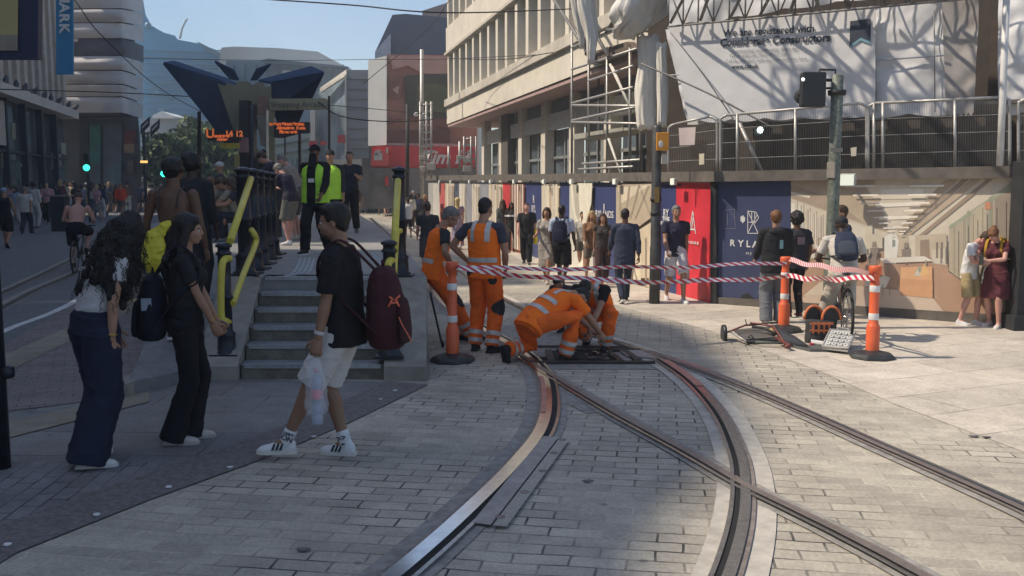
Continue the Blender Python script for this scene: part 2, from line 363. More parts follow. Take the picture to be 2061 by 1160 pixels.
# litter: flattened gum, paper scraps, cup rims on the kerb band
random.seed(11)
M_paper = mat('white litter', (.62, .62, .6), .8)
for i, (x, y) in enumerate(((15, 1103), (195, 1042), (340, 986), (463, 946), (675, 856), (795, 790), (766, 808), (420, 765), (632, 884))):
    c = G(x, y); r = .02
    mb = MB(); pts = [c+Vector((cos(a)*r*random.uniform(.8, 1.2), sin(a)*r*random.uniform(.8, 1.1), .016)) for a in [k*pi/5 for k in range(10)]]
    mb.prism(pts, (0, 0, .006)); o = mb.build('litter', M_paper)
    where = ['at the far left of the kerb band', 'on the kerb band below the curly-haired woman', 'on the kerb band by the white shoe', 'on the kerb band left of the trainers', 'behind the legs of the man in shorts', 'near the right foot of the stair wall', 'at the edge of the setts right of the man', 'in front of the lowest step', 'beside the toe of the white trainer'][i]
    tag(o, 'small flat white scrap lying '+where, 'litter', 'white scraps on the pavement')
for i, (x, y) in enumerate(((612, 1112), (1985, 884), (1960, 882), (1183, 973))):
    c = G(x, y); mb = MB(); pts = [c+Vector((cos(a)*.035*random.uniform(.6, 1.2), sin(a)*.02*random.uniform(.5, 1.1), .012)) for a in [k*pi/4 for k in range(8)]]
    mb.prism(pts, (0, 0, .008)); o = mb.build('litter', M_band)
    tag(o, ['dark leaf scrap on the shaded setts', 'dark scrap on the right sunlit paving', 'smaller dark scrap beside the right edge paving', 'dark chip near the cover plate'][i], 'litter')
# ================================================================ PLATFORM, STEPS, RAMP
M_pconc = mat('weathered platform concrete', (.30, .275, .235), .88, 0, .2, 7, .4, 60, dirt=.45)
M_step = mat('grimy step stone', (.17, .155, .125), .9, 0, .35, 9, .5, 60, dirt=.6)
M_tread = mat('wet looking tread', (.24, .24, .25), .42, 0, .3, 8, .3, 70)
M_nose = mat('worn metal nosing', (.45, .47, .5), .32, .7, .2, 20)
ZP = .85
def AX(y): return -.1*(y-8.87)
plat = empty('tram_platform', (-2, 9, 0), 'raised concrete tram platform with wide front steps', 'platform')
Ls = -2.59; Rs = -1.21; RW = -.81
mb = MB()  # body: right side walls & top
right = [(RW+AX(8.75)-.0, 8.78), (-.93, 10.25), (-1.85, 16), (-3.6, 25), (-6.6, 40), (-9, 48)]
left = [(-12.5, 48), (-9.4, 40), (-6.2, 25), (-4.0, 16), (-3.1, 11.3), (-2.75, 10.26)]
top = right[1:]+left
mb.prism([(x, y, 0.002) for x, y in top], (0, 0, ZP)); mb.build('deck', mat('platform paving', (.28, .27, .255), .8, 0, .15, 6, .3, 60, dirt=.35), plat, True)
mb = MB()  # right sloping cheek
y0, y1 = 8.78, 10.25
def cheek(xa0, xb0, xa1, xb1, zf=.14):
    m = MB()
    v = [m.b.verts.new(p) for p in ((xa0, y0, 0), (xb0, y0, 0), (xb1, y1, 0), (xa1, y1, 0), (xa0, y0, zf), (xb0, y0, zf), (xb1, y1, ZP), (xa1, y1, ZP))]
    for f in ((0, 1, 2, 3), (4, 5, 6, 7), (0, 1, 5, 4), (1, 2, 6, 5), (2, 3, 7, 6), (3, 0, 4, 7)): m.b.faces.new([v[i] for i in f])
    return m
cheek(Rs, RW, Rs+AX(10.25), RW+AX(10.25)+.02).build('sloping_wall', M_pconc, plat, True)
cheek(-3.0, Ls, -3.15, Ls+AX(10.25)).build('sloping_wall', M_pconc, plat, True)
for i in range(6):
    ya = 8.87+i*.278; yb = 10.3; h = .142*(i+1)-.004
    x0, x1 = Ls+AX(ya)+.01, Rs+AX(ya)-.01
    m = MB(); z0 = .142*i if i else 0
    m.prism([(x0, ya, z0), (x1, ya, z0), (x1-.1*(yb-ya), yb, z0), (x0-.1*(yb-ya), yb, z0)], (0, 0, h-z0-.002)); st = m.build('step', M_step, plat, True)
    m = MB(); m.prism([(x0, ya-.012, h-.002), (x1, ya-.012, h-.002), (x1-.028, ya+.27, h-.002), (x0-.028, ya+.27, h-.002)], (0, 0, .006)); m.build('tread', M_tread, st, True)
    m = MB(); m.prism([(x0+.03, ya-.016, h-.03), (x1-.03, ya-.016, h-.03), (x1-.03, ya+.05, h-.03), (x0+.03, ya+.05, h-.03)], (0, 0, .040)); m.build('nosing', M_nose, st, True)
# ribbed tactile lines at the stair head
m = MB()
for k in range(4):
    L = spline([D(600+k*9, 488, 16)*1, G(606+k*9, 520, ZP), G(592+k*10, 548, ZP), G(560+k*14, 560-k*2, ZP)][1:], 6)
    for a_, c_ in zip(L, L[1:]):
        d = (c_-a_).normalized(); s_ = Vector((d.y, -d.x, 0))*.016; u = Vector((0, 0, .006))
        m.poly([a_-s_+u, a_+s_+u, c_+s_+u, c_-s_+u])
    L = spline([G(738+k*10, 510, ZP), G(765+k*9, 530, ZP), G(770+k*9, 552, ZP)], 6)
    for a_, c_ in zip(L, L[1:]):
        d = (c_-a_).normalized(); s_ = Vector((d.y, -d.x, 0))*.016; u = Vector((0, 0, .006))
        m.poly([a_-s_+u, a_+s_+u, c_+s_+u, c_-s_+u])
m.build('tactile_strip', mat('pale blue tactile', (.34, .37, .40), .6), plat, True)
# side ramp on the left of the steps
rp = empty('ramp', (-4, 9, 0), 'wide grey ramp rising to the platform left of the steps', 'ramp')
m = MB(); rows = [(-3.36, 8.12, -2.98, 8.82, .125, .12), (-3.55, 8.9, -3.02, 9.3, .22, .22), (-3.95, 10.2, -3.13, 10.25, .36, .40), (-5.0, 13, -3.45, 13, .62, .64), (-6.2, 15.6, -3.95, 15.6, ZP-.02, ZP-.02), (-6.4, 16.4, -4.05, 16.4, ZP+.003, ZP+.003), (-9.6, 25, -6.1, 25, ZP+.003, ZP+.003), (-14, 40, -9.3, 40, ZP+.003, ZP+.003)]
vv = [[m.b.verts.new((a, b, za)), m.b.verts.new((c, d, zb_)), m.b.verts.new((a, b, 0)), m.b.verts.new((c, d, 0))] for a, b, c, d, za, zb_ in rows]
for p, q in zip(vv, vv[1:]):
    m.b.faces.new((p[0], p[1], q[1], q[0])); m.b.faces.new((p[2], p[0], q[0], q[2])); m.b.faces.new((p[3], p[1], q[1], q[3]))
m.b.faces.new((vv[0][0], vv[0][1], vv[0][3], vv[0][2]))
m.build('ramp_surface', mat('ramp asphalt', (.20, .20, .20), .85, 0, .2, 8, .4, 80, dirt=.35), rp, True)
m = MB(); K = [(-3.0, 8.76), (-3.34, 8.62), (-3.95, 8.15), (-4.6, 7.55), (-5.6, 7.0)]
K = [Vector((x, y, 0)) for x, y in ((-2.6, 8.85), (-3.02, 8.80))]+[G(x, y) for x, y in ((345, 755), (258, 802))]
for a_, c_ in zip(K, K[1:]):
    d = (c_-a_).normalized(); s_ = Vector((d.y, -d.x, 0))*.16
    m.prism([a_, c_, c_+s_, a_+s_], (0, 0, .13))
m.build('kerb_stone', M_pconc, rp, True)
# ---------------------------------------------------------------- bollards and handrails
M_navy = mat('dark navy cast iron', (.016, .019, .028), .35, .2, .3, 20, .15, 60)
M_yel = mat('yellow handrail paint', (.62, .52, .07), .4, 0, .1, 18, .1, 60, dirt=.25)
def post(name, base, h, label, r=.058, group=None, cat='post'):
    e = empty(name, base, label, cat, group)
    MB().lathe([(r*1.9, .0), (r*1.9, .03), (r*1.45, .05), (r*1.35, .19), (r*1.5, .21), (r*1.05, .24), (r, .26), (r, h*.5), (r*1.18, h*.505), (r*1.18, h*.53), (r, h*.535), (r*.97, h-.13), (r*1.2, h-.12), (r*1.2, h-.1), (r*.95, h-.09), (r*.95, h-.05)], (0, 0, 0), 14).build('shaft', M_navy, e)
    MB().lathe([(r*1.25, h-.05), (r*1.3, h-.03), (r*.9, h-.012), (r*.35, h)], (0, 0, 0), 14).build('cap', M_navy, e)
    MB().box((0, 0, .012), (r*4.4, r*4.4, .024)).build('base_plate', M_navy, e)
    return e
tops = [(490, 10.55), (508, 11.2), (522, 12.0), (535, 12.9), (546, 13.8)]
prevp = None
where = ['nearest the steps, behind the tall yellow handrail', 'second from the steps', 'third from the steps', 'fourth from the steps', 'farthest from the steps, beside the leaning people']
for i, (x, Y) in enumerate(tops):
    b = D(x, 400, Y); b.z = ZP
    e = post('bollard', b, 1.2, 'dark cast iron fence post on the platform, '+where[i], .075, 'dark posts along the platform edge')
    if i < 4:
        q = D(tops[i+1][0], 400, tops[i+1][1]); q.z = ZP; u = q-b
        MB().tube([(0, 0, .62), (u.x, u.y, .62)], .02, 6).tube([(0, 0, 1.0), (u.x, u.y, 1.0)], .02, 6).tube([(0, 0, .2), (u.x, u.y, .2)], .02, 6).build('fence_rail', M_navy, e)
pl_ = G(457, 715, .2); pr_ = G(786, 718, .2)
p_l = post('handrail_post', (pl_.x, pl_.y, .2), 1.1, 'short dark post at the foot of the left yellow handrail', .062)
p_r = post('handrail_post', (pr_.x, pr_.y, .2), 1.13, 'short dark post at the foot of the right yellow handrail', .062)
bR = G(806, 556, ZP)
p_r2 = post('bollard', bR, 1.2, 'dark post at the top right corner of the steps', .065)
hl = empty('handrail', (pl_.x, pl_.y, .2), 'yellow tubular handrail with looped end left of the steps', 'handrail')
YA, YB = pl_.y, 10.5
MB().tube(spline([D(505, 360, YB), D(463, 486, YA)], 2), .036, 12).build('top_rail', M_yel, hl, True)
MB().tube(spline([D(505, 462, YB), D(513, 474, YB-.05), D(514, 492, YB-.1), D(490, 552, YA+.55), D(468, 612, YA-.02)], 5), .032, 12).build('lower_rail', M_yel, hl, True)
MB().tube(spline([D(462, 520, YA), D(452, 523, YA-.08), D(446, 545, YA-.12), D(445, 630, YA-.12), D(450, 645, YA-.1), D(461, 648, YA)], 5), .034, 12).build('end_loop', M_yel, hl, True)
hr = empty('handrail', (pr_.x, pr_.y, .2), 'yellow tubular handrail right of the steps beside the maroon rucksack', 'handrail')
YA, YB = pr_.y, 10.2
MB().tube([D(801, 364, YB), D(793, 505, YA)], .036, 12).build('top_rail', M_yel, hr, True)
MB().tube(spline([D(806, 465, YB), D(800, 468, YB-.1), D(797, 492, YB-.3), D(793, 560, YA+.1), D(791, 600, YA)], 5), .03, 12).build('lower_rail', M_yel, hr, True)
MB().tube(spline([D(790, 524, YA), D(783, 528, YA-.1), D(780, 555, YA-.12), D(784, 640, YA-.12), D(790, 650, YA)], 5), .034, 12).build('end_loop', M_yel, hr, True)
# left edge black post
b = G(4, 945); e = empty('bollard', b, 'tall black post cut off by the left edge of the view', 'post')
MB().lathe([(.055, 0), (.055, 1.42), (.06, 1.43), (.06, 1.47), (.02, 1.5)], (0, 0, 0), 14).build('shaft', M_navy, e)
MB().lathe([(.03, -.02), (.04, 0), (.04, .05), (.02, .06)], (.075, 0, .62), 10).build('knob', M_navy, e)
# ---------------------------------------------------------------- hazard posts and tape
M_or = mat('orange plastic', (.72, .13, .045), .42, 0, .08, 9, .1, 60, dirt=.15)
M_refl = mat('white reflective band', (.72, .72, .70), .35)
M_rub = mat('black rubber base', (.028, .03, .032), .45, 0, .3, 10, .2, 50)
def hazard(px, py, topy, label, basey=True):
    b = G(px, py); H = D(px, topy, b.y).z; e = empty('hazard_post', b, label, 'hazard post', 'orange posts holding the barrier tape')
    r = .05
    MB().lathe([(r*1.35, .06), (r*1.4, .08), (r*1.4, .34), (r*1.2, .37), (r, .385), (r, H*.80), (r*1.02, H*.81), (r*.9, H*.82), (r*.85, H*.90), (r*1.3, H*.905), (r*1.35, H*.985), (r*1.2, H)], (0, 0, 0), 18).build('tube', M_or, e)
    for z in (.42, H*.72):
        MB().lathe([(r*1.03, z), (r*1.06, z+.004), (r*1.06, z+.066), (r*1.03, z+.07)], (0, 0, 0), 18).build('reflective_band', M_refl, e)
    m = MB(); R0 = .24
    v = []
    for k in range(8):
        a = k*pi/4+.2; v.append((R0*cos(a), R0*sin(a), 0))
    rings = []
    for rr, z in ((1, 0.004), (1.02, .03), (.86, .062), (.4, .085), (.25, .1)):
        rings.append([m.b.verts.new((p[0]*rr, p[1]*rr, z)) for p in v])
    for a_, c_ in zip(rings, rings[1:]):
        for k in range(8): m.b.faces.new((a_[k], a_[(k+1) % 8], c_[(k+1) % 8], c_[k]))
    m.b.faces.new(rings[-1]); m.b.faces.new(rings[0])
    bmesh.ops.bevel(m.b, geom=list(m.b.edges), offset=.008, segments=2, affect='EDGES')
    m.build('rubber_base', M_rub, e)
    return b, H
h1, H1 = hazard(911, 728, 527, 'orange hazard post with black base beside the leaning workman')
h2, H2 = hazard(1755, 722, 535, 'orange hazard post with black base in front of the bicycle')
h3, H3 = hazard(1577, 668, 517, 'orange hazard post standing behind the folded trolley')
def tape_mat():
    m = bpy.data.materials.new('barrier tape stripes'); m.use_nodes = True; n = m.node_tree.nodes; l = m.node_tree.links; b = n['Principled BSDF']
    uv = n.new('ShaderNodeTexCoord'); sx = n.new('ShaderNodeSeparateXYZ'); l.new(uv.outputs['UV'], sx.inputs[0])
    ad = n.new('ShaderNodeMath'); ad.operation = 'ADD'; l.new(sx.outputs[0], ad.inputs[0]); l.new(sx.outputs[1], ad.inputs[1])
    fr = n.new('ShaderNodeMath'); fr.operation = 'FRACT'; l.new(ad.outputs[0], fr.inputs[0])
    gt = n.new('ShaderNodeMath'); gt.operation = 'GREATER_THAN'; gt.inputs[1].default_value = .5; l.new(fr.outputs[0], gt.inputs[0])
    mx = n.new('ShaderNodeMix'); mx.data_type = 'RGBA'; mx.inputs['A'].default_value = (.75, .74, .72, 1); mx.inputs['B'].default_value = (.52, .02, .05, 1); l.new(gt.outputs[0], mx.inputs['Factor'])
    l.new(mx.outputs['Result'], b.inputs['Base Color']); b.inputs['Roughness'].default_value = .35
    return m
M_tape = tape_mat()
def tape(name, a, c, sag, label, w=.046, per=.13, tw=1.5, ph=0.):
    m = MB(); uvl = m.b.loops.layers.uv.new('UVMap'); N = 60; prev = None; d = (c-a); L = d.length
    for i in range(N+1):
        t = i/N; p = a.lerp(c, t)+Vector((0, 0, -sag*4*t*(1-t)+.012*sin(t*17+ph)))
        an = .55*sin(t*tw*2*pi+ph); u = Vector((-d.y, d.x, 0)).normalized()*sin(an)+Vector((0, 0, 1))*cos(an)
        va = m.b.verts.new(p-u*w/2); vb = m.b.verts.new(p+u*w/2)
        if prev:
            f = m.b.faces.new((prev[0], va, vb, prev[1])); s0 = (t-1/N)*L/per; s1 = t*L/per
            for lp, q in zip(f.loops, ((s0, 0), (s1, 0), (s1, .9), (s0, .9))): lp[uvl].uv = q
        prev = (va, vb)
    o = m.build(name, M_tape); tag(o, label, 'tape'); return o
t1 = h1+Vector((0.05, -.06, H1*.94)); t2 = h2+Vector((-.03, -.07, H2*.93)); t3 = h3+Vector((0, -.07, H3*.93))
tape('barrier_tape', t1, t3, .03, 'upper red and white striped tape running from left post to rear post')
tape('barrier_tape', t3+Vector((.03, 0, .03)), t2+Vector((0, 0, .0)), .02, 'doubled red and white tape between the two right-hand posts', .06, .045, .5, 1)
tape('barrier_tape', t1+Vector((.02, -.03, -.0)), t3+Vector((0, -.02, -.17)), .1, 'lower red and white striped tape sagging toward the rear post', .055, .13, 2.5, 2)
tape('barrier_tape', t3+Vector((0, -.03, -.17)), t2+Vector((-.02, -.02, -.04)), .03, 'lower striped tape passing in front of the cyclist', .06, .13, 1.5, .4)
# ================================================================ HOARDING
U3 = Vector((0, 0, 1))
HA = G(1438, 612); HB = G(2000, 655); uR = (HB-HA).normalized(); nR = Vector((uR.y, -uR.x, 0))   # right face, nR towards the camera
if nR.dot(-HA) < 0: nR = -nR
uL = Vector((-.247, 1, 0)).normalized(); nL = Vector((-uL.y, uL.x, 0));  # left face, running away
if nL.x > 0: nL = -nL
HL0 = HA+Vector((-.05, 0, 0)); HLend = HL0+uL*29
def onR(x, y, o=0.): return PL(x, y, HA+nR*o, nR)
def onL(x, y, o=0.): return PL(x, y, HL0+nL*o, nL)
def htop_R(p): return onR(1440, 345).z
M_hood = mat('grey brown timber capping', (.13, .115, .10), .85, 0, .25, 6, .3, 60, dirt=.3)
M_dk = mat('near black painted board', (.02, .021, .024), .7, 0, .3, 6, .1, 50, dirt=.2)
M_navyP = mat('navy printed panel', (.045, .058, .13), .5, 0, .2, 2.2, .05, 40, dirt=.25)
M_redP = mat('red printed panel', (.50, .045, .06), .45, 0, .12, 2, .05, 40, dirt=.1)
M_wht = mat('white print', (.68, .67, .66), .6, 0, .06, 8)
hoard = empty('site_hoarding', HA, 'long site hoarding with printed panels and grey capping, beside the walking crowd', 'hoarding')
hoardR = empty('site_hoarding', HA, 'hoarding with navy panel and large office mural facing the camera', 'hoarding')
zR0 = onR(1440, 368).z; zR1 = onR(2000, 360).z
def pcol(name, rgb, **k): return mat(name, srgb(rgb), k.get('rough', .55), 0, k.get('var', .12), k.get('scale', 3), .03, 40, dirt=k.get('dirt', .12))
# right face board body
def panelR(x0, x1, y0a, y0b, y1a, y1b, m, o=0., th=.03, name='panel', par=None):
    mb = MB(); mb.prism([onR(x0, y1a, o), onR(x1, y1b, o), onR(x1, y0b, o), onR(x0, y0a, o)], -nR*th); return mb.build(name, m, par or hoardR, True)
def Rtop(x): return 366-(x-1440)*.018
def Rbot(x): return 612+(x-1440)*.0765
panelR(1440, 1592, Rtop(1440), Rtop(1592), Rbot(1440), Rbot(1592), M_navyP, name='navy_panel')
mural_bg = pcol('mural pale wall', (204, 190, 170), var=.08)
mural = panelR(1592, 2036, Rtop(1592), Rtop(2036), Rbot(1592), Rbot(2036), mural_bg, name='mural_panel')
panelR(1440, 2036, Rbot(1440)-14, Rbot(2036)-22, Rbot(1440)+1, Rbot(2036)+1, M_hood, .035, .03, 'skirting_board')
# capping beams
mb = MB(); a = onR(1438, 345, .12); b = onR(2040, 334, .12); c = onR(2040, 358, .12); d = onR(1438, 366, .12); mb.prism([a, b, c, d], -nR*.3); mb.build('capping_beam', M_hood, hoardR, True)
mb = MB(); mb.prism([onR(1430, 348, .06), onR(1442, 348, .06), onR(1442, 612, .06), onR(1430, 612, .06)], -nR*.05); mb.build('corner_post', M_dk, hoardR, True)
# the mural: an office interior printed flat on the board
mlay = [0]
MUR = empty  # (kept simple: each printed area is a thin skin on the panel)
def art(pts, rgb, dirt=.08, par=None, on=None, o0=.004, var=.08):
    mlay[0] += 1; o = o0+mlay[0]*.0005; rgb = tuple(int(a*.62+b*.38) for a, b in zip(rgb, (224, 216, 204)))  # haze and sun glare are mixed into every print colour
    f = on or onR; n = nR if f is onR else nL
    m = mat('print %d %d %d' % tuple(rgb), srgb(rgb), .6, 0, var, 5, dirt=dirt)
    key = (f is onR, m.name)
    MBUF.setdefault(key, (MB(), m, []))[0].poly([f(x, y, o) for x, y in pts])
MBUF = {}
art([(1592, Rtop(1592)), (2036, Rtop(2036)), (2036, 372), (1905, 490), (1800, 505), (1592, 470)], (205, 192, 170))
art([(1592, 364), (1760, 362), (1790, 470), (1700, 440), (1592, 400)], (168, 146, 120))
art([(1592, 372), (1668, 396), (1740, 450), (1700, 436), (1592, 398)], (140, 116, 94))
art([(1592, 386), (1630, 394), (1630, 399), (1592, 392)], (226, 214, 190))
art([(1592, 408), (1600, 410), (1602, 470), (1592, 470)], (236, 230, 212))
art([(1604, 412), (1618, 420), (1618, 486), (1604, 480)], (214, 212, 198))
art([(1628, 425), (1634, 428), (1634, 500), (1628, 498)], (236, 230, 212)); art([(1640, 430), (1646, 433), (1646, 500), (1640, 500)], (228, 222, 204))
art([(1655, 436), (1670, 444), (1670, 500), (1655, 500)], (206, 198, 180))
art([(1740, 372), (1905, 372), (1860, 400), (1760, 402)], (224, 210, 184))
art([(1772, 382), (1860, 380), (1856, 392), (1774, 394)], (245, 238, 222))
art([(1762, 410), (1850, 406), (1852, 414), (1764, 418)], (247, 240, 226)); art([(1768, 436), (1836, 434), (1834, 441), (1770, 443)], (244, 236, 220))
art([(1776, 456), (1828, 455), (1826, 460), (1778, 461)], (240, 232, 214)); art([(1790, 470), (1820, 470), (1819, 474), (1791, 474)], (240, 232, 214))
art([(1900, 364), (1930, 362), (1812, 468), (1806, 466)], (152, 128, 100)); art([(1936, 362), (1950, 362), (1815, 474), (1811, 470)], (118, 98, 78))
art([(1955, 362), (1975, 362), (1818, 484), (1816, 478)], (165, 140, 112)); art([(1985, 362), (1998, 361), (1845, 486), (1842, 480)], (120, 96, 76))
art([(1880, 400), (1884, 398), (1886, 420), (1882, 422)], (90, 70, 55))
art([(2036, 366), (2036, 640), (1910, 545), (1910, 455), (1990, 400)], (160, 148, 124))
art([(2030, 374), (2036, 370), (2036, 382), (1912, 462), (1910, 455)], (120, 138, 108))
art([(1990, 398), (1998, 394), (1998, 610), (1990, 604)], (108, 122, 98)); art([(1946, 426), (1951, 423), (1951, 575), (1946, 572)], (132, 130, 106))
art([(2002, 400), (2034, 382), (2034, 600), (2002, 580)], (118, 104, 88)); art([(1956, 426), (1986, 406), (1986, 590), (1956, 565)], (172, 160, 132)); art([(1916, 460), (1943, 440), (1943, 560), (1916, 542)], (150, 140, 116))
art([(1982, 408), (1994, 406), (1994, 422), (1982, 422)], (196, 104, 62))
art([(1592, 520), (1690, 512), (1800, 506), (1905, 512), (1910, 548), (2036, 640), (2036, Rbot(2036)-10), (1592, Rbot(1592)-4)], (150, 104, 76))
art([(1790, 470), (1850, 474), (1905, 470), (1905, 520), (1790, 516)], (176, 158, 132)); art([(1830, 474), (1842, 474), (1842, 520), (1830, 520)], (210, 198, 174)); art([(1852, 484), (1870, 482), (1872, 522), (1852, 520)], (110, 84, 66)); art([(1876, 502), (1905, 500), (1905, 534), (1876, 530)], (196, 188, 168))
art([(1700, 445), (1745, 460), (1745, 520), (1700, 520)], (222, 212, 190)); art([(1742, 460), (1752, 452), (1756, 452), (1756, 520), (1742, 520)], (206, 192, 166))
art([(1780, 478), (1790, 470), (1804, 472), (1809, 486), (1806, 512), (1803, 532), (1780, 530)], (226, 226, 216))
art([(1796, 482), (1802, 484), (1802, 496), (1796, 498)], (90, 110, 110)); art([(1750, 470), (1776, 474), (1776, 500), (1750, 500)], (196, 184, 160))
art([(1612, 490), (1630, 484), (1634, 505), (1616, 510)], (104, 112, 82)); art([(1618, 505), (1630, 505), (1628, 520), (1619, 520)], (186, 178, 160)); art([(1608, 512), (1665, 506), (1668, 516), (1610, 524)], (214, 208, 192))
for cx, cy in ((1760, 510), (1824, 512), (1756, 525)):
    art([(cx-9, cy-10), (cx+8, cy-12), (cx+9, cy+8), (cx-8, cy+9)], (92, 80, 72)); art([(cx-4, cy-22), (cx+3, cy-24), (cx+5, cy-14), (cx-5, cy-12)], (104, 92, 82)); art([(cx-2, cy+8), (cx+2, cy+8), (cx+2, cy+20), (cx-2, cy+20)], (70, 60, 56))
art([(1770, 520), (1860, 516), (1880, 526), (1780, 530)], (216, 210, 196)); art([(1786, 530), (1789, 530), (1789, 545), (1786, 545)], (120, 110, 100)); art([(1862, 524), (1865, 524), (1865, 540), (1862, 540)], (120, 110, 100))
art([(1612, 600), (1690, 572), (1870, 590), (1905, 634), (1770, 622), (1620, 612)], (186, 160, 138))
art([(1650, 568), (1690, 560), (1692, 590), (1616, 596)], (196, 180, 158)); art([(1740, 560), (1786, 556), (1792, 560), (1782, 580), (1740, 576)], (216, 206, 192))
for x in (1752, 1776, 1790): art([(x, 572), (x+2, 572), (x+2, 596), (x, 596)], (120, 100, 88))
art([(1813, 538), (1876, 536), (1877, 598), (1811, 593)], (214, 142, 84)); art([(1811, 560), (1830, 562), (1877, 564), (1877, 600), (1811, 594)], (196, 122, 68))
art([(1842, 546), (1852, 534), (1858, 552)], (120, 124, 100)); art([(1850, 556), (1860, 530), (1872, 554)], (224, 160, 80)); art([(1840, 556), (1846, 540), (1854, 556)], (190, 182, 168))
for k in range(9):   # rows of ceiling fittings and slats running to the vanishing point
    t = k/9; y = 374+(474-374)*(1-(1-t)**1.7); x0 = 1700+(1792-1700)*(1-(1-t)**1.7); x1 = 1900-(1900-1816)*(1-(1-t)**1.7)
    art([(x0, y), (x0+(x1-x0)*.30, y-1), (x0+(x1-x0)*.30, y+2.2*(1-t)+.6), (x0, y+2.2*(1-t)+1)], (250, 246, 236)); art([(x0+(x1-x0)*.66, y-1), (x1, y-2), (x1, y+1.8*(1-t)+.4), (x0+(x1-x0)*.66, y+2*(1-t)+.6)], (250, 246, 236))
for k in range(7):
    x = 1604+k*13; art([(x, 404+k*7), (x+1.6, 404+k*7), (x+1.6, 478+k*5), (x, 478+k*5)], (118, 100, 84))
for k in range(8):
    x = 1640+k*17; art([(x, 508-k), (x+7, 507-k), (x+7, 519-k), (x, 520-k)], (84, 74, 70)); art([(x+2, 519-k), (x+4, 519-k), (x+4, 528-k), (x+2, 528-k)], (92, 80, 72))
for k in range(6):
    x = 1920+k*19; art([(x, 455-k*12), (x+2, 454-k*12), (x+2, 552+k*15), (x, 551+k*15)], (112, 100, 84))
for x in (1884, 1894): art([(x, 488), (x+4, 488), (x+4, 520), (x, 520)], (70, 58, 54))
for key in list(MBUF): MBUF[key][0].build('printed_area', MBUF[key][1], mural, True)
MBUF.clear()
# lettering and line logos on the navy panel
r = (onR(1560, 480)-onR(1480, 474)).normalized(); rz_ = Vector((r.x, r.y, 0)).normalized()
def txtR(name, s, px, py, size, m, par=hoardR, sx=1., bold=0.): return text_on(name, s, size, onR(px, py, .008), rz_, U3, m, par, 0, bold, sx)
txtR('lettering', 'R', 1474, 490, .14, M_wht, bold=.004); txtR('lettering', 'Y', 1491, 491, .14, M_wht, bold=.004); txtR('lettering', 'L', 1506, 492, .14, M_wht, bold=.004); txtR('lettering', 'A', 1520, 493, .14, M_wht, bold=.004); txtR('lettering', 'M E', 1507, 511, .06, M_wht)
def lines(par, name, segs, wd=1.2, m=M_wht, f=onR, n_=nR):
    mb = MB()
    for a_, b_ in segs:
        p, q = f(*a_, .008), f(*b_, .008); d = (q-p).normalized(); s_ = n_.cross(d)*wd*.004
        mb.poly([p-s_, q-s_, q+s_, p+s_])
    mb.build(name, m, par, True)
lines(hoardR, 'outline_emblem', [((1458, 424), (1478, 421)), ((1478, 421), (1480, 460)), ((1480, 460), (1457, 461)), ((1457, 461), (1458, 424)), ((1464, 430), (1464, 455)), ((1470, 424), (1479, 440))], .9, mat('faint print', (.2, .2, .26)))
lines(hoardR, 'outline_emblem', [((1505, 425), (1505, 470)), ((1505, 425), (1521, 427)), ((1521, 427), (1527, 438)), ((1527, 438), (1520, 449)), ((1520, 449), (1505, 447)), ((1505, 425), (1526, 470)), ((1505, 470), (1526, 470)), ((1505, 470), (1524, 432)), ((1513, 426), (1513, 448)), ((1519, 427), (1519, 449))], 1.4)
lines(hoardR, 'outline_emblem', [((1492, 436), (1492, 446)), ((1495, 434), (1495, 449)), ((1498, 437), (1498, 446))], 3)
mb = MB(); mb.poly([onR(x, y, .009) for x, y in ((1487, 606), (1494, 594), (1505, 590), (1516, 600), (1524, 616), (1488, 614))]).poly([onR(x, y, .009) for x, y in ((1463, 614), (1472, 604), (1478, 610), (1479, 615))]); mb.build('dark_patch', M_dk, hoardR, True)  # two dark patches at the foot of the navy panel
# left face panels
M_con = {}
Ltop = lambda x: 368-(1430-x)*.002
def Lbot(x): return onLpx(x)
def base_y(x):
    # where the left face meets the ground at picture column x
    lo, hi = 400., 700.
    for _ in range(40):
        mid = (lo+hi)/2
        if onL(x, mid).z > 0: lo = mid
        else: hi = mid
    return hi
LP = [(862, 872, (150, 150, 145)), (872, 885, (196, 190, 178)), (885, 896, (190, 96, 92)), (896, 914, (196, 178, 150)), (914, 924, (84, 88, 104)), (924, 937, (206, 200, 186)), (937, 950, (110, 112, 122)), (950, 965, (205, 196, 176)), (965, 984, (120, 122, 130)), (984, 1012, (205, 186, 156)), (1012, 1026, (205, 66, 72)), (1026, 1057, (146, 84, 70)), (1057, 1090, (58, 68, 112)), (1090, 1127, (206, 190, 160)), (1127, 1146, (58, 68, 112)), (1146, 1194, (200, 196, 180)), (1194, 1240, (58, 68, 112)), (1240, 1325, (186, 168, 140)), (1325, 1361, (54, 64, 108)), (1361, 1431, (205, 50, 64))]
for i, (x0, x1, c) in enumerate(LP):
    mb = MB(); mb.prism([onL(x0, base_y(x0)), onL(x1, base_y(x1)), onL(x1, Ltop(x1)), onL(x0, Ltop(x0))], -nL*.03)
    mb.build('panel', mat('board %d' % i, srgb(tuple(int(a*.72+b*.28) for a, b in zip(c, (226, 226, 228))) if c[2] > 115 else c), .5, 0, .12 if c[2] > 80 else .2, 1.5, dirt=.12), hoard, True)
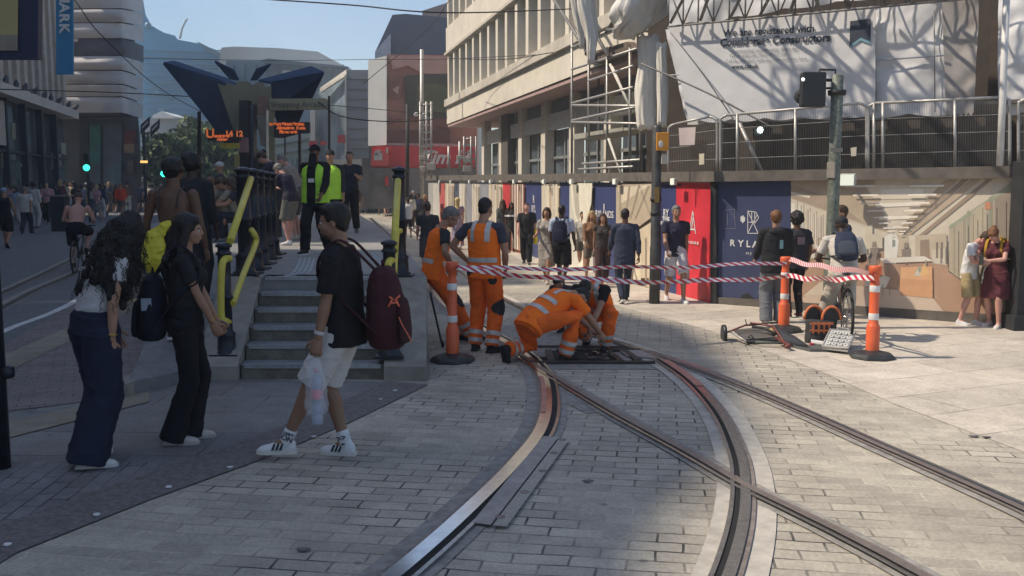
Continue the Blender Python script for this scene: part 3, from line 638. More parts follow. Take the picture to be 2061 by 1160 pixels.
# pictures and lettering on the left panels
def artL(pts, rgb): art(pts, rgb, on=onL, var=.1)
for x0, x1 in ((900, 912), (926, 935), (952, 963), (988, 1008), (1030, 1055), (1094, 1124)):
    for k in range(5):
        xa = x0+(x1-x0)*k/5; yb = 440+(k*37 % 50); artL([(xa, 371), (xa+(x1-x0)*.12, 371), (xa+(x1-x0)*.12, base_y(xa)-6), (xa, base_y(xa)-6)], [(222, 210, 188), (150, 132, 112), (188, 180, 170)][(k+int(x0)) % 3])
artL([(1148, 369), (1192, 369), (1190, 410), (1180, 450), (1170, 470), (1160, 450), (1150, 410)], (226, 222, 200)); artL([(1152, 369), (1163, 369), (1168, 455), (1158, 430)], (160, 156, 140)); artL([(1166, 440), (1174, 440), (1178, 560), (1164, 560)], (238, 232, 212))
artL([(1242, 372), (1322, 370), (1322, 430), (1268, 470), (1242, 480)], (160, 142, 116)); artL([(1244, 378), (1310, 372), (1250, 410)], (210, 194, 164)); artL([(1250, 486), (1322, 440), (1322, 560), (1250, 560)], (196, 176, 144)); artL([(1256, 500), (1266, 494), (1266, 560), (1256, 560)], (120, 100, 80)); artL([(1272, 492), (1290, 480), (1290, 570), (1272, 570)], (222, 206, 176)); artL([(1298, 480), (1302, 478), (1302, 580), (1298, 580)], (104, 88, 70)); artL([(1306, 474), (1320, 466), (1320, 590), (1306, 590)], (214, 198, 168))
for k in range(4): artL([(1246+k*19, 374), (1250+k*19, 374), (1242+k*10+8, 440), (1242+k*10+5, 440)], (120, 104, 84))
for key in list(MBUF): MBUF[key][0].build('printed_area', MBUF[key][1], hoard, True)
rl_ = -uL
def txtL(s, px, py, size, m, sx=1.): text_on('lettering', s, size, onL(px, py, .02), rl_, U3, m, hoard, 0, .003, sx)
txtL('R', 1074, 402, .3, M_wht); txtL('RYL', 1074, 421, .26, M_wht); txtL('RYLANDS', 1216, 432, .2, M_wht, 1.3); txtL('R', 1216, 418, .2, M_wht)
txtL('RY', 1340, 430, .2, M_wht); txtL('THE', 1340, 441, .09, M_wht, 2); txtL('STREET', 1340, 450, .07, M_wht, 2)
lines(hoard, 'large_letter', [((1387, 473), (1394, 425)), ((1394, 425), (1400, 471)), ((1389, 462), (1399, 462)), ((1392, 462), (1396, 430))], 3.2, M_wht, onL, nL)
txtL('H O M E', 1394, 489, .06, M_wht, 2)
# left capping
mb = MB(); mb.prism([onL(856, 363, .1), onL(1437, 366, .1), onL(1437, 345, .1), onL(856, 354, .1)], -nL*.3); mb.build('capping_beam', M_hood, hoard, True)
# small floodlights on brackets
M_lamp = mat('frosted lamp face', (.75, .78, .7), .4, 0, .05, 4, emit=(.9, 1, .85), estr=.25)
def flood(p, n, label, s=1.):
    e = empty('floodlight', p, label, 'floodlight', 'small floodlights along the hoarding')
    r_ = U3.cross(n).normalized()
    M = Matrix((r_, n, U3)).transposed().to_4x4()
    MB().box((0, .09*s, 0), (.17*s, .05*s, .12*s), M=M, bev=.008).build('housing', mat('lamp housing', (.5, .5, .46), .5), e)
    MB().box((0, .12*s, 0), (.15*s, .006, .10*s), M=M).build('lens', M_lamp, e)
    MB().box((0, .02, -.05), (.03, .12, .03), M=M).build('bracket', M_dk, e)
for i, x in enumerate((1366, 1247, 1158, 1102, 1041, 993, 950, 912, 889)):
    flood(onL(x, 366, .12), nL, 'small square floodlight under the capping, %s' % ['above the red panel', 'left of the dark street pole', 'above the pale cone picture', 'above the white workman\'s tape start', 'above the red strip panel', 'above the standing workman', 'left of the standing workman', 'above the leaning workman', 'at the far end of the hoarding'][i])
flood(onR(1710, 363, .14), nR, 'square floodlight on the capping right of the traffic signal pole', 1.5)
# blocks behind the hoarding: dark ground-floor void
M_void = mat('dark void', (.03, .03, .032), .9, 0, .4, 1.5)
M_steelp = mat('galvanised scaffold tube', (.42, .41, .39), .5, .5, .2, 12)
M_steeld = mat('dark scaffold tube', (.19, .185, .18), .6, .4, .3, 12)
zb = onR(1440, 345).z
# ================================================================ fence panels standing on the hoarding platform
def fpanel(x0, x1, yt0, yt1, o=-.12, label='', verts=()):
    def f(x, y): return PL(x, y, HA+nR*o, nR)
    e = empty('fence_panel', f(x0, 345), label, 'fence panel', 'mesh fence panels on top of the hoarding')
    yb0 = 345-(x0-1440)*.02; yb1 = 345-(x1-1440)*.02
    mb = MB(); mb.tube(spline([f(x0, yb0), f(x0, yt0+18), f(x0+4, yt0+5), f(x0+14, yt0)], 4), .02, 8); mb.tube([f(x0+14, yt0), f(x1-14, yt1)], .02, 8); mb.tube(spline([f(x1-14, yt1), f(x1-4, yt1+5), f(x1, yt1+18), f(x1, yb1)], 4), .02, 8)
    mb.build('frame', M_steelp, e, True)
    mb = MB(); n = int((x1-x0)/3.4)
    for k in range(1, n):
        t = k/n; x = x0+(x1-x0)*t; yt = yt0+(yt1-yt0)*t; mb.tube([f(x, yb0+(yb1-yb0)*t), f(x, yt)], .0026, 3, False)
    for fr in (.25, .5, .78): mb.tube([f(x0, yt0+(yb0-yt0)*fr), f(x1, yt1+(yb1-yt1)*fr)], .005, 4)
    mb.build('wire_mesh', mat('galvanised wire', (.20, .20, .20), .5, .5), e, True)
    mb = MB()
    for x in verts: mb.tube([f(x, 345), f(x, yt0+(yt1-yt0)*(x-x0)/(x1-x0))], .022, 8)
    if verts: mb.build('standard', M_steelp, e, True)
fpanel(1450, 1744, 232, 208, -.1, 'mesh fence panel behind the traffic signal', (1484, 1601))
fpanel(1748, 2032, 208, 196, -.1, 'mesh fence panel at the right end with close wires', (1759, 1777, 1922))
fpanel(2050, 2200, 200, 190, -.1, 'mesh fence panel cut off by the right edge')
fpanel(1345, 1443, 250, 235, -.1, 'short mesh fence panel at the hoarding corner')
def bR_(x, y, o): return PL(x, y, HA+nR*o, nR)
def pole(name, label, pts, r, m, cat='scaffold pole', group=None):
    e = MB().tube(pts, r, 10).build(name, m); tag(e, label, cat, group); return e
pole('scaffold_pole', 'thick pale tube rising past the right edge of the sheeting', [bR_(2012, 334, .25), bR_(2018, 200, .25), bR_(2028, -60, .25)], .042, mat('white painted tube', (.6, .6, .58), .5))
pole('scaffold_pole', 'short slanting brace tube behind the fence left of the signal', [bR_(1532, 344, -.35), bR_(1488, 248, -.35)], .03, M_steelp)
# loose cards on the fence
def card(label, pts, rgb, o):
    mb = MB(); mb.prism([bR_(x, y, o) for x, y in pts], -nR*.01); oo = mb.build('notice_board', pcol('card %d%d%d' % rgb, rgb)); tag(oo, label, 'notice board')
card('pale printed notice tied to the fence above the red panel', ((1366, 258), (1400, 256), (1398, 292), (1368, 293)), (205, 190, 186), .02)
card('small cream tag on the fence below the floodlit void', ((1407, 310), (1417, 309), (1417, 331), (1407, 332)), (214, 206, 180), .02)
card('small cream tag on the fence right of the signal pole', ((1712, 298), (1724, 296), (1723, 314), (1713, 315)), (190, 184, 168), .02)
# lit floodlight inside the site
e = empty('site_lamp', bR_(1530, 262, -1.1), 'lit white work lamp glowing in the dark opening', 'lamp')
MB().sph((0, 0, 0), .05).build('bulb', mat('lit bulb', (.8, .9, .8), .5, emit=(.75, 1, .92), estr=6), e)
MB().box((-.03, .05, -.03), (.14, .06, .12), bev=.01).build('housing', M_dk, e)
# ================================================================ sheeted building behind
def shp(x, y, o=-.75): return PL(x, y, HA+nR*o, nR)
M_sheet = mat('wrinkled white sheeting', (.66, .66, .67), .7, 0, .06, 3, .15, 14, dirt=.10)
def sheet(name, P00, P10, P11, P01, nx, ny, amp, n, m, parent, seed=0, sc=2.2, sag=0.):
    me = MB(); vs = []
    for j in range(ny+1):
        row = []
        for i in range(nx+1):
            s = i/nx; t = j/ny
            p = P00.lerp(P10, s).lerp(P01.lerp(P11, s), t)
            q = p*sc+Vector((seed*7.3, seed, 0))
            d = noise.noise(q)*amp+noise.noise(q*2.7)*amp*.5+abs(noise.noise(Vector((q.x*1.4+q.y, q.z*.5, 3))))*amp*1.2
            d += sag*sin(pi*t)*(.6+.4*sin(s*nx*.5))
            row.append(me.b.verts.new(p+n*d+U3*(-.05*abs(sin(s*17+seed)) if j == 0 else 0)))
        vs.append(row)
    for j in range(ny):
        for i in range(nx):
            f = me.b.faces.new((vs[j][i], vs[j][i+1], vs[j+1][i+1], vs[j+1][i])); f.smooth = True
    return me.build(name, m, parent, True)
sb = empty('wrapped_building', shp(1700, 300, -3), 'building wrapped in wrinkled white sheeting above the mural hoarding', 'building')
sheet('sheeting', shp(1384, 246), shp(1910, 226), shp(1906, 0), shp(1340, 60), 110, 50, .045, nR, M_sheet, sb, 1)
sheet('sheeting', shp(1905, 228, -.72), shp(1960, 226, -.72), shp(1972, 0, -.72), shp(1896, 0, -.72), 16, 40, .05, nR, mat('grey mesh sheeting', (.33, .31, .30), .7, 0, .06, 3, .2, 40), sb, 5)
sheet('sheeting', shp(2010, 226, -1), shp(2200, 224, -1), shp(2200, -40, -1), shp(2010, -40, -1), 30, 30, .07, nR, M_sheet, sb, 8)
sheet('sheeting', shp(1345, 52, -.95), shp(1900, -30, -.95), shp(1900, -260, -.95), shp(1345, -200, -.95), 60, 30, .08, nR, M_sheet, sb, 11)
c0 = shp(1300, 350, -3.4); c1 = shp(2300, 350, -3.4)
mb = MB(); v = [Vector((c.x, c.y, z)) for c, z in ((c0, 0), (c1, 0), (c1, 14), (c0, 14))]; mb.prism(v, -nR*10); mb.build('wall', mat('dark brown wall', (.06, .046, .036), .9, 0, .3, 2), sb, True)
mb = MB()
for k in range(9):
    x = 1470+k*66; a_ = shp(x, 340, -2.6); mb.box((a_.x, a_.y, 2.2), (.22, .22, 4.4), atan2(uR.y, uR.x))
mb.build('column', mat('brown column', (.07, .05, .035), .8), sb, True)
# soffit of the scaffold deck behind the fence
a_, b_ = shp(1380, 240, -.8), shp(2250, 225, -.8); mb = MB(); zz = 2.98
mb.prism([Vector((a_.x, a_.y, zz)), Vector((b_.x, b_.y, zz)), Vector((b_.x, b_.y, zz))-nR*2.5, Vector((a_.x, a_.y, zz))-nR*2.5], (0, 0, .05)); mb.build('scaffold_deck', M_hood, sb, True)
# printed banner on the sheeting
ban = empty('banner', shp(1600, 100, -.55), 'large white contractor banner with dark lettering and a pennant emblem', 'banner')
def bn(x, y, o=-.60): return PL(x, y, HA+nR*o, nR)
rb = (bn(1740, 84)-bn(1480, 96)); rb = rb.normalized(); ub = nR.cross(rb).normalized()
if ub.z < 0: ub = -ub
M_ink = mat('dark navy ink', (.035, .045, .07), .7)
M_ink2 = mat('grey ink', (.16, .17, .2), .7)
sheet('cloth', bn(1386, 243), bn(1762, 229), bn(1762, 12), bn(1345, 52), 60, 30, .006, nR, M_sheet, ban, 2)
def bt(s, x, y, size, m, sx=1., bold=.0): text_on('lettering', s, size, bn(x, y, -.582), rb, ub, m, ban, 0, bold, sx)
bt('We are registered with', 1545, 63, .155, M_ink, 1.0, .003); bt('Considerate Constructors', 1557, 82, .165, M_ink, 1.0, .006)
bt('Constructing considerately, every day', 1538, 101, .07, M_ink2); bt('Tell us what you think of our site', 1525, 111, .07, M_ink2); bt('Call the site team with any comment you have', 1540, 121, .07, M_ink2); bt('www.ccs.uk', 1499, 134, .09, M_ink, 1, .003)
mb = MB(); mb.poly([bn(x, y, -.580) for x, y in ((1711, 43), (1753, 38), (1752, 84), (1732, 76), (1710, 92))]); mb.build('pennant', M_ink, ban, True)
mb = MB(); mb.poly([bn(x, y, -.581) for x, y in ((1710, 92), (1732, 76), (1752, 84), (1752, 90), (1732, 82), (1709, 98))]); mb.build('pennant_trim', pcol('teal ink', (120, 160, 175)), ban, True)
# tubes over the sheet and the lattice beam above it
sc = empty('scaffold', shp(1500, 340, 0), 'scaffold lattice of tubes and truss beams in front of the white sheeting', 'scaffold')
def truss(x0, y0, x1, y1, o, h, n, m=M_steeld, r=.017):
    mb = MB(); a0 = bR_(x0, y0, o); a1 = bR_(x1, y1, o); L = (a1-a0)
    mb.tube([a0, a1], r, 6).tube([a0+U3*h, a1+U3*h], r, 6)
    for k in range(n):
        p = a0+L*(k/n); q = a0+L*((k+1)/n)
        mb.tube([p, q+U3*h] if k % 2 else [p+U3*h, q], r*.8, 6).tube([p, p+U3*h], r*.8, 6)
    mb.build('lattice_beam', m, sc, True)
truss(1345, 54, 1990, -6, -.45, .62, 18)
for o, yy in ((.9, -170),): truss(1250, yy, 2200, yy-30, o, .6, 20, M_steeld, .03)
random.seed(5)
def ytop(x): return 46-(x-1345)*.085
for k in range(11):
    x = 1350+k*60; mb = MB(); mb.tube([bR_(x, ytop(x), -.5), bR_(x+random.choice((-60, 60, 90)), ytop(x)-170, 1.0+random.random())], .028, 6); mb.build('brace', M_steeld, sc, True)
for k in range(9):
    x = 1300+k*90; mb = MB(); mb.tube([bR_(x, -90, .7), bR_(x+60, -330, .9)], .03, 6).tube([bR_(x+60, -90, .9), bR_(x-20, -330, .7)], .03, 6); mb.build('brace', M_steeld, sc, True)
for (x0, y0, x1, y1) in ((1350, 66, 1476, 240), (1290, 128, 1560, 260)):
    MB().tube(spline([bR_(x0, y0, -.35), bR_((x0+x1)/2, (y0+y1)/2-6, -.3), bR_(x1, y1, -.35)], 6), .010 if x0 == 1350 else .016, 6).build('curved_tube', M_steeld, sc, True)  # thin dark tubes slanting across the sheeting
for x in (1763, 1882):
    MB().tube([bR_(x, 226, -.68), bR_(x-2, 20, -.68)], .008, 6).build('seam_tie', M_steeld, sc, True)
MB().tube([bR_(1345, 152, -.66), bR_(1900, 112, -.66)], .012, 6).build('seam_tie', mat('pale blue webbing', (.35, .38, .42), .7), sc, True)
# ================================================================ cream department building (right side of the street)
uF = Vector((-.247, 1, 0)).normalized(); nF = Vector((-uF.y, uF.x, 0)); O_F = Vector((8.8, 0, 0))
def ff(Yy, z, d=0.): k = Yy/uF.y; return O_F+uF*k+nF*d+U3*z
def fbox(mb, Y0, Y1, z0, z1, d0, d1):
    mb.prism([ff(Y0, z0, d0), ff(Y1, z0, d0), ff(Y1, z0, d1), ff(Y0, z0, d1)], (0, 0, z1-z0))
M_cream = mat('cream portland stone', (.68, .63, .53), .8, 0, .1, 1.3, .1, 30, dirt=.18)
M_cream2 = mat('weathered cream stone', (.55, .51, .43), .85, 0, .15, 2.2, .15, 30, dirt=.3)
M_gl = mat('grey window glass', (.17, .19, .205), .12, 0, .3, .8, spec=.7)
M_glb = mat('blue grey shop glass', (.09, .115, .14), .1, 0, .5, .7, spec=.8)
cb = empty('department_building', ff(30, 0), 'cream stone office building with long rows of vertical window fins', 'building')
YN, YF = 20.5, 49.2
mb = MB(); fbox(mb, YN, YF, 5.12, 12.9, -12, -.62); mb.build('wall', M_cream2, cb, True)
def band(nm, z0, z1, d, m=M_cream): mb = MB(); fbox(mb, YN, YF, z0, z1, -.62, d); return mb.build(nm, m, cb, True)
band('fascia', 5.15, 6.02, .0); band('ledge', 6.02, 6.36, .14, M_cream2); band('fascia', 8.72, 9.95, .02); band('ledge', 8.6, 8.72, .12, M_cream2); band('fascia', 12.4, 13.4, .02)
for z0, z1 in ((6.36, 8.6), (9.95, 12.4)):
    st = MB(); fbox(st, YN, YF, z0, z1, -.6, -.42); gl = st.build('glazing', M_gl, cb, True)
    k = 0; yy = 48.9
    while yy > YN+.5:
        mb = MB(); fbox(mb, yy-.36, yy, z0, z1, -.42, -.0); mb.build('window_fin', M_cream, cb, True)
        mb = MB(); fbox(mb, yy-1.5, yy-.38, z0+.0, z0+.25, -.42, -.30); fbox(mb, yy-.99, yy-.93, z0+.25, z1, -.42, -.36); mb.build('window_frame', M_cream2, cb, True)
        yy -= 1.52
# underside, ground-floor bays
mb = MB(); fbox(mb, YN, YF, 5.0, 5.12, -4, -.05); mb.build('soffit', mat('grey soffit', (.42, .29, .27), .8), cb, True)
mb = MB(); fbox(mb, YN, 40.2, 4.5, 5.0, -1.5, -1.25); mb.build('recess_shade_band', mat('blue grey recess shade', (.20, .22, .25), .8), cb, True)  # blue-grey shade of the upper recess, painted as a band
PX = [976, 1011, 1051, 1098, 1156, 1228, 1330]
def Yof(px, d=0.):
    # depth where column px meets the facade plane moved out by d
    p = PL(px, 300, O_F+nF*d, nF); return (p-O_F-nF*d).dot(uF)*uF.y
Yp = [Yof(x, -1.1) for x in PX]
for yy in Yp: mb = MB(); fbox(mb, yy-.28, yy+.28, 0, 5.0, -1.35, -1.0); mb.build('pilaster', M_cream, cb, True)
for a_, b_ in zip(Yp, Yp[1:]):
    mb = MB(); fbox(mb, b_+.28, a_-.28, 3.95, 4.52, -1.3, -1.12); mb.build('shop_header', mat('white header board', (.66, .65, .60), .7), cb, True)
    mb = MB(); fbox(mb, b_+.28, a_-.28, 0, 3.95, -1.5, -1.4); w_ = mb.build('shop_window', M_glb, cb, True)
    mb = MB(); fbox(mb, b_+.3, b_+1.25, 0, 3.9, -1.38, -1.25); fbox(mb, (a_+b_)/2-.05, (a_+b_)/2+.05, 0, 3.9, -1.38, -1.3); fbox(mb, b_+.28, a_-.28, 2.9, 3.0, -1.39, -1.3); mb.build('frame', mat('grey green jamb', (.22, .235, .23), .7), w_, True)
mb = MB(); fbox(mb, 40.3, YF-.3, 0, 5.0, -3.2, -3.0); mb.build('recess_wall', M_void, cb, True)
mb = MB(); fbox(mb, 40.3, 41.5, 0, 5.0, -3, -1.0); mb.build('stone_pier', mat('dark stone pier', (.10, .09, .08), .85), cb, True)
# exposed tubes before its near end
s2 = empty('scaffold', ff(24, 0, .6), 'galvanised tube scaffold climbing the near end of the cream building', 'scaffold')
def F6(x, y, d=.5): return PL(x, y, O_F+nF*d, nF)
def sline(p, q, r=.034, nm='scaffold_tube', d0=.5, d1=.5, m=M_steelp): MB().tube([F6(*p, d0), F6(*q, d1)], r, 8).build(nm, m, s2, True)
for x in (1151, 1185, 1222, 1268, 1290): sline((x, 352), (x, 60 if x < 1200 else 95))
for x in (1205, 1283): sline((x, 350), (x, 100), d0=-.6, d1=-.6, m=M_steeld)
for (x0, y0, x1, y1) in ((1185, 163, 1275, 133), (1151, 208, 1275, 176), (1151, 212, 1290, 214), (1151, 243, 1285, 215), (1151, 246, 1300, 250), (1172, 330, 1290, 322), (1165, 341, 1275, 336), (1151, 140, 1290, 96), (1151, 96, 1230, 60)):
    sline((x0, y0), (x1, y1))
for (x0, y0, x1, y1) in ((1228, 130, 1270, 220), (1225, 280, 1250, 350), (1232, 135, 1268, 215)): sline((x0, y0), (x1, y1), m=mat('pale brace', (.6, .58, .52), .6))
for (x0, y0, x1, y1) in ((1115, 0, 1190, 118), (1160, 0, 1225, 115), (1220, 65, 1262, 0), (1222, 60, 1340, 62), (1180, 0, 1180, 110), (1250, 0, 1340, 60), (1320, 0, 1350, 60), (1115, -60, 1160, 0)): sline((x0, y0), (x1, y1), .045, 'gantry_tube', .8, .8, M_steeld)
mb = MB(); mb.prism([F6(1151, 282, .1), F6(1300, 258, .1), F6(1300, 250, .1), F6(1151, 271, .1)], -nF*.9); mb.build('deck_board', mat('pale deck board', (.36, .35, .30), .8), s2, True)
mb = MB(); mb.prism([F6(1175, 110, .2), F6(1262, 84, .2), F6(1280, 100, .2), F6(1200, 128, .2)], -nF*.8); mb.build('debris_board', mat('brown debris', (.12, .09, .07), .9, 0, .5, 9), s2, True)
# hanging cloths around the corner
cc = empty('sheeting', F6(1315, 270, .2), 'white cloth wrap hanging as a column at the building corner', 'sheeting')
def clothtube(path, rx, m, par, nm='cloth', n=56, amp=.25):
    mb = MB(); rings = []
    P_ = spline(path, 9)
    N_ = len(P_)
    for i, p in enumerate(P_):
        t = i/(N_-1); r0 = rx[0]+(rx[1]-rx[0])*t; ring = []
        for k in range(n):
            a = 2*pi*k/n; q = Vector((cos(a)*1.6, sin(a)*1.6, t*1.5))
            r1 = r0*(1+amp*noise.noise(q)+amp*.7*noise.noise(q*2.9)+.10*abs(sin(4.5*a+t*2+noise.noise(q)*3))-.05*sin(11*a+t*5))
            ring.append(mb.b.verts.new(p+Vector((cos(a)*r1, sin(a)*r1*.7, (.05*sin(5*a) if i in (0, N_-1) else 0)))))
        rings.append(ring)
    for a_, b_ in zip(rings, rings[1:]):
        for k in range(n): f = mb.b.faces.new((a_[k], a_[(k+1) % n], b_[(k+1) % n], b_[k])); f.smooth = True
    mb.b.faces.new(rings[0]); mb.b.faces.new(rings[-1])
    return mb.build(nm, m, par, True)
M_clo = mat('cream cloth wrap', (.74, .71, .64), .8, 0, .08, 4, .4, 26, dirt=.1)
clothtube([D(1303, 258, 17.5), D(1300, 200, 17.5), D(1305, 140, 17.5), D(1303, 75, 17.5)], (.17, .18), M_clo, cc, 'column_wrap')
clothtube([D(1333, 252, 17), D(1334, 180, 17), D(1330, 90, 17)], (.085, .09), M_clo, cc, 'side_wrap')
cc2 = empty('sheeting', D(1270, 60, 17.5), 'bundled grey and white cloth bulging under the gantry', 'sheeting')
clothtube([D(1262, 74, 17.5), D(1285, 45, 17.3), D(1302, 0, 17.2), D(1312, -90, 17.2)], (.22, .52), mat('grey cloth bundle', (.62, .61, .58), .8, 0, .1, 4, .4, 20), cc2, 'bundle', amp=.75)
clothtube([D(1190, 126, 20), D(1192, 70, 20), D(1180, 0, 20), D(1180, -60, 20)], (.07, .2), M_clo, cc2, 'strip', amp=.6)
clothtube([D(1172, 95, 21), D(1166, 40, 21), D(1150, -30, 21)], (.05, .12), M_clo, cc2, 'strip', amp=.6)
# dark pillar at the right edge
b = G(2056, 668); e = empty('pillar', b, 'dark pillar at the right edge of the picture', 'pillar')
MB().box((.12, .2, 1.08), (.34, .3, 2.16), bev=.01).build('shaft', M_dk, e); MB().box((.12, .2, .1), (.44, .4, .2), bev=.01).build('plinth', M_dk, e)
mb = MB(); mb.poly([(-.01, .046, 2.08), (.05, .046, 2.1), (.04, .046, 1.95), (.0, .046, 1.93)]); mb.build('sticker', pcol('yellow sticker', (220, 160, 50)), e)
# ================================================================ street pole and signal pole
b = G(1317, 612); e = empty('street_pole', b, 'dark street pole with orange box sign at its top, in front of the hoarding', 'pole')
MB().lathe([(.085, 0), (.085, .9), (.078, .92), (.072, 2.75), (.05, 2.8)], (0, 0, 0), 16).build('shaft', mat('grey painted pole', (.06, .062, .062), .5, .2, .5, 6, dirt=.4), e)
mb = MB()
for z, r in ((1.62, .09), (1.40, .085)): mb.lathe([(r, z), (r, z+.06)], (0, 0, 0), 14)
mb.build('clamp_band', M_dk, e)
mb = MB(); mb.box((.0, -.095, 1.72), (.07, .012, .24)); mb.build('small_plate', pcol('yellow plate', (150, 120, 60)), e)
z1 = D(1326, 304, b.y).z; z2 = D(1326, 268, b.y).z
MB().box((.07, -.11, (z1+z2)/2), (.19, .05, z2-z1), bev=.008).build('orange_sign', pcol('orange sign', (225, 150, 40)), e)
MB().sph((.04, -.138, (z1+z2)/2-.04), (.035, .004, .055)).build('emblem', M_wht, e)
MB().box((.10, -.11, z1-.13), (.09, .04, .15), bev=.008).build('small_box', pcol('pale box', (190, 186, 172)), e)
b = G(1668, 662); Yt = b.y
e = empty('traffic_signal', b, 'speckled grey green traffic signal pole with black signal head seen from behind', 'traffic signal')
Ht = D(1684, 150, Yt).z
MB().lathe([(.088, 0), (.088, .82), (.080, .86), (.076, 1.0), (.075, 2.0), (.074, Ht-.02), (.05, Ht)], (0, 0, 0), 18).build('pole', mat('speckled green pole', (.16, .18, .15), .6, .1, .5, 22, .2, 60, dirt=.45), e)
hx = -.33; hz0 = D(1636, 216, Yt).z; hz1 = D(1636, 146, Yt).z; hc = (hz0+hz1)/2
MB().box((hx+.02, 0, hc), (.30, .16, hz1-hz0), bev=.02).build('signal_head', mat('black signal plastic', (.018, .019, .022), .45), e)
MB().lathe([(.10, 0), (.1, .2), (.085, .2), (.085, .02)], (hx-.04, .06, hc-.06), 14, Matrix.Rotation(radians_ := R(-90), 3, 'X')).build('visor', M_dk, e)
MB().lathe([(.05, 0), (.05, .09), (.0, .1)], (hx-.12, -.02, hc+.1), 12, Matrix.Rotation(R(90), 3, 'Y')).build('side_hood', M_dk, e)
MB().tube([(hx+.1, 0, hz1-.0), (hx+.1, 0, hz1+.035), (hx+.3, 0, hz1+.03), (hx+.31, 0, hz1-.08)], .014, 8).tube([(-.05, 0, hc+.12), (hx+.17, 0, hc+.12)], .02, 8).tube([(-.05, 0, hc+.02), (hx+.17, 0, hc+.02)], .014, 8).lathe([(.11, Ht-.26), (.115, Ht-.2)], (0, 0, 0), 14).build('bracket', M_dk, e)
MB().sph((hx-.13, -.08, hc+.12), .022).build('lens_glint', mat('lit white lens', (.9, .9, .88), .2, emit=(1, 1, .95), estr=1.5), e)
mb = MB(); mb.box((-.06, -.06, 1.15+.9), (.02, .13, .2), .5); mb.box((-.02, -.1, Ht-.95), (.16, .008, .05)); mb.build('worn_sticker', mat('worn sticker', (.24, .22, .19), .7), e)
# ================================================================ LEFT SIDE
uP = Vector((-.243, 1, 0)).normalized(); nP = Vector((uP.y, -uP.x, 0)); O_P = Vector((-8.65, 0, 0))
KP = 1.69
def pf(Yy, z, d=0.): return CAMP+(O_P+uP*(Yy/uP.y)+nP*d+U3*z-CAMP)*KP
def pbox(mb, Y0, Y1, z0, z1, d0, d1): mb.prism([pf(Y0, z0, d0), pf(Y1, z0, d0), pf(Y1, z0, d1), pf(Y0, z0, d1)], (0, 0, (z1-z0)*KP))
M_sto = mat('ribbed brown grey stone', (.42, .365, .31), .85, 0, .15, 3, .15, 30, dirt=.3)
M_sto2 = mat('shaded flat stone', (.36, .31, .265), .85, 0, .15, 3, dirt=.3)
M_lgl = mat('dark reflecting shop glass', (.085, .105, .095), .06, 0, .8, .35, spec=.9)
lb = empty('shop_building', (-27, 50, 0), 'left shop building with ribbed stone wall above dark glass frontage', 'building')
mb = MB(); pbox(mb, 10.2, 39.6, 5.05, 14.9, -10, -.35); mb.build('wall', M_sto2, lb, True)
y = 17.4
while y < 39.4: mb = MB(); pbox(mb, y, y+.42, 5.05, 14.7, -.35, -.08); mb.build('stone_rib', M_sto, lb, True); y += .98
mb = MB(); pbox(mb, 17.0, 39.8, 4.72, 5.05, -.5, .28); mb.build('ledge', mat('pale ledge', (.52, .47, .41), .8, dirt=.3), lb, True)
mb = MB(); pbox(mb, 10.2, 39.6, 0, 4.72, -10, -.3); mb.build('glass_front', M_lgl, lb, True)
y = 17.2
while y < 39.4: mb = MB(); pbox(mb, y, y+.16, 0, 4.72, -.29, -.1); mb.build('mullion', M_dk, lb, True); y += 2.25
mb = MB(); pbox(mb, 17.2, 39.6, 3.0, 3.08, -.29, -.16); mb.build('transom', M_dk, lb, True)
mb = MB(); pbox(mb, 29, 30.6, 3.2, 4.6, -.28, -.12); mb.build('stone_corner', M_sto, lb, True)
# goods and light inside the windows
random.seed(21)
for i in range(26):
    yy = random.uniform(20, 39); z = random.uniform(1.4, 3.9); mb = MB(); pbox(mb, yy, yy+random.uniform(.2, .9), z, z+random.uniform(.08, .7), -.298, -.29+.02)
    c = random.choice([(.30, .32, .25), (.12, .16, .12), (.20, .18, .12), (.4, .42, .38), (.03, .08, .06)]); mb.build('window_display', mat('display %.2f' % c[0], c, .5, 0, .5, 5), lb, True)
# pigeons on the ledge
M_pig = mat('dark pigeon grey', (.045, .048, .055), .7, 0, .3, 20)
for i, (x, yv) in enumerate(((12, 166), (33, 171), (50, 173), (70, 189), (90, 196), (103, 200), (118, 205), (138, 211), (152, 218))):
    p = PL(x, yv, O_P+nP*.15, nP); p = CAMP+(p-CAMP)*KP; p.z = pf(20, 5.05).z
    e = empty('pigeon', p, 'dark pigeon perched on the stone ledge, %s from the left' % ['first', 'second', 'third', 'fourth', 'fifth', 'sixth', 'seventh', 'eighth', 'ninth'][i], 'pigeon', 'pigeons on the ledge', rz=random.uniform(-.6, .6)); e.scale = (1.5, 1.5, 1.5)
    m = MB(); m.sph((0, 0, .17), (.10, .18, .10), 10, Matrix.Rotation(.5, 3, 'X').to_4x4()); m.sph((0, .16, .3), (.05, .06, .06), 8); m.tube([(0, -.08, .14), (0, -.36, .02)], [.07, .02], 6); m.tube([(0, .1, .2), (0, .16, .3)], [.07, .04], 6); m.build('body', M_pig, e)
    MB().tube([(0, .2, .3), (0, .26, .29)], [.012, .003], 5).build('beak', M_dk, e)
    MB().tube([(.03, 0, .1), (.03, 0, 0)], .01, 4).tube([(-.03, 0, .1), (-.03, 0, 0)], .01, 4).build('leg', M_redP, e)
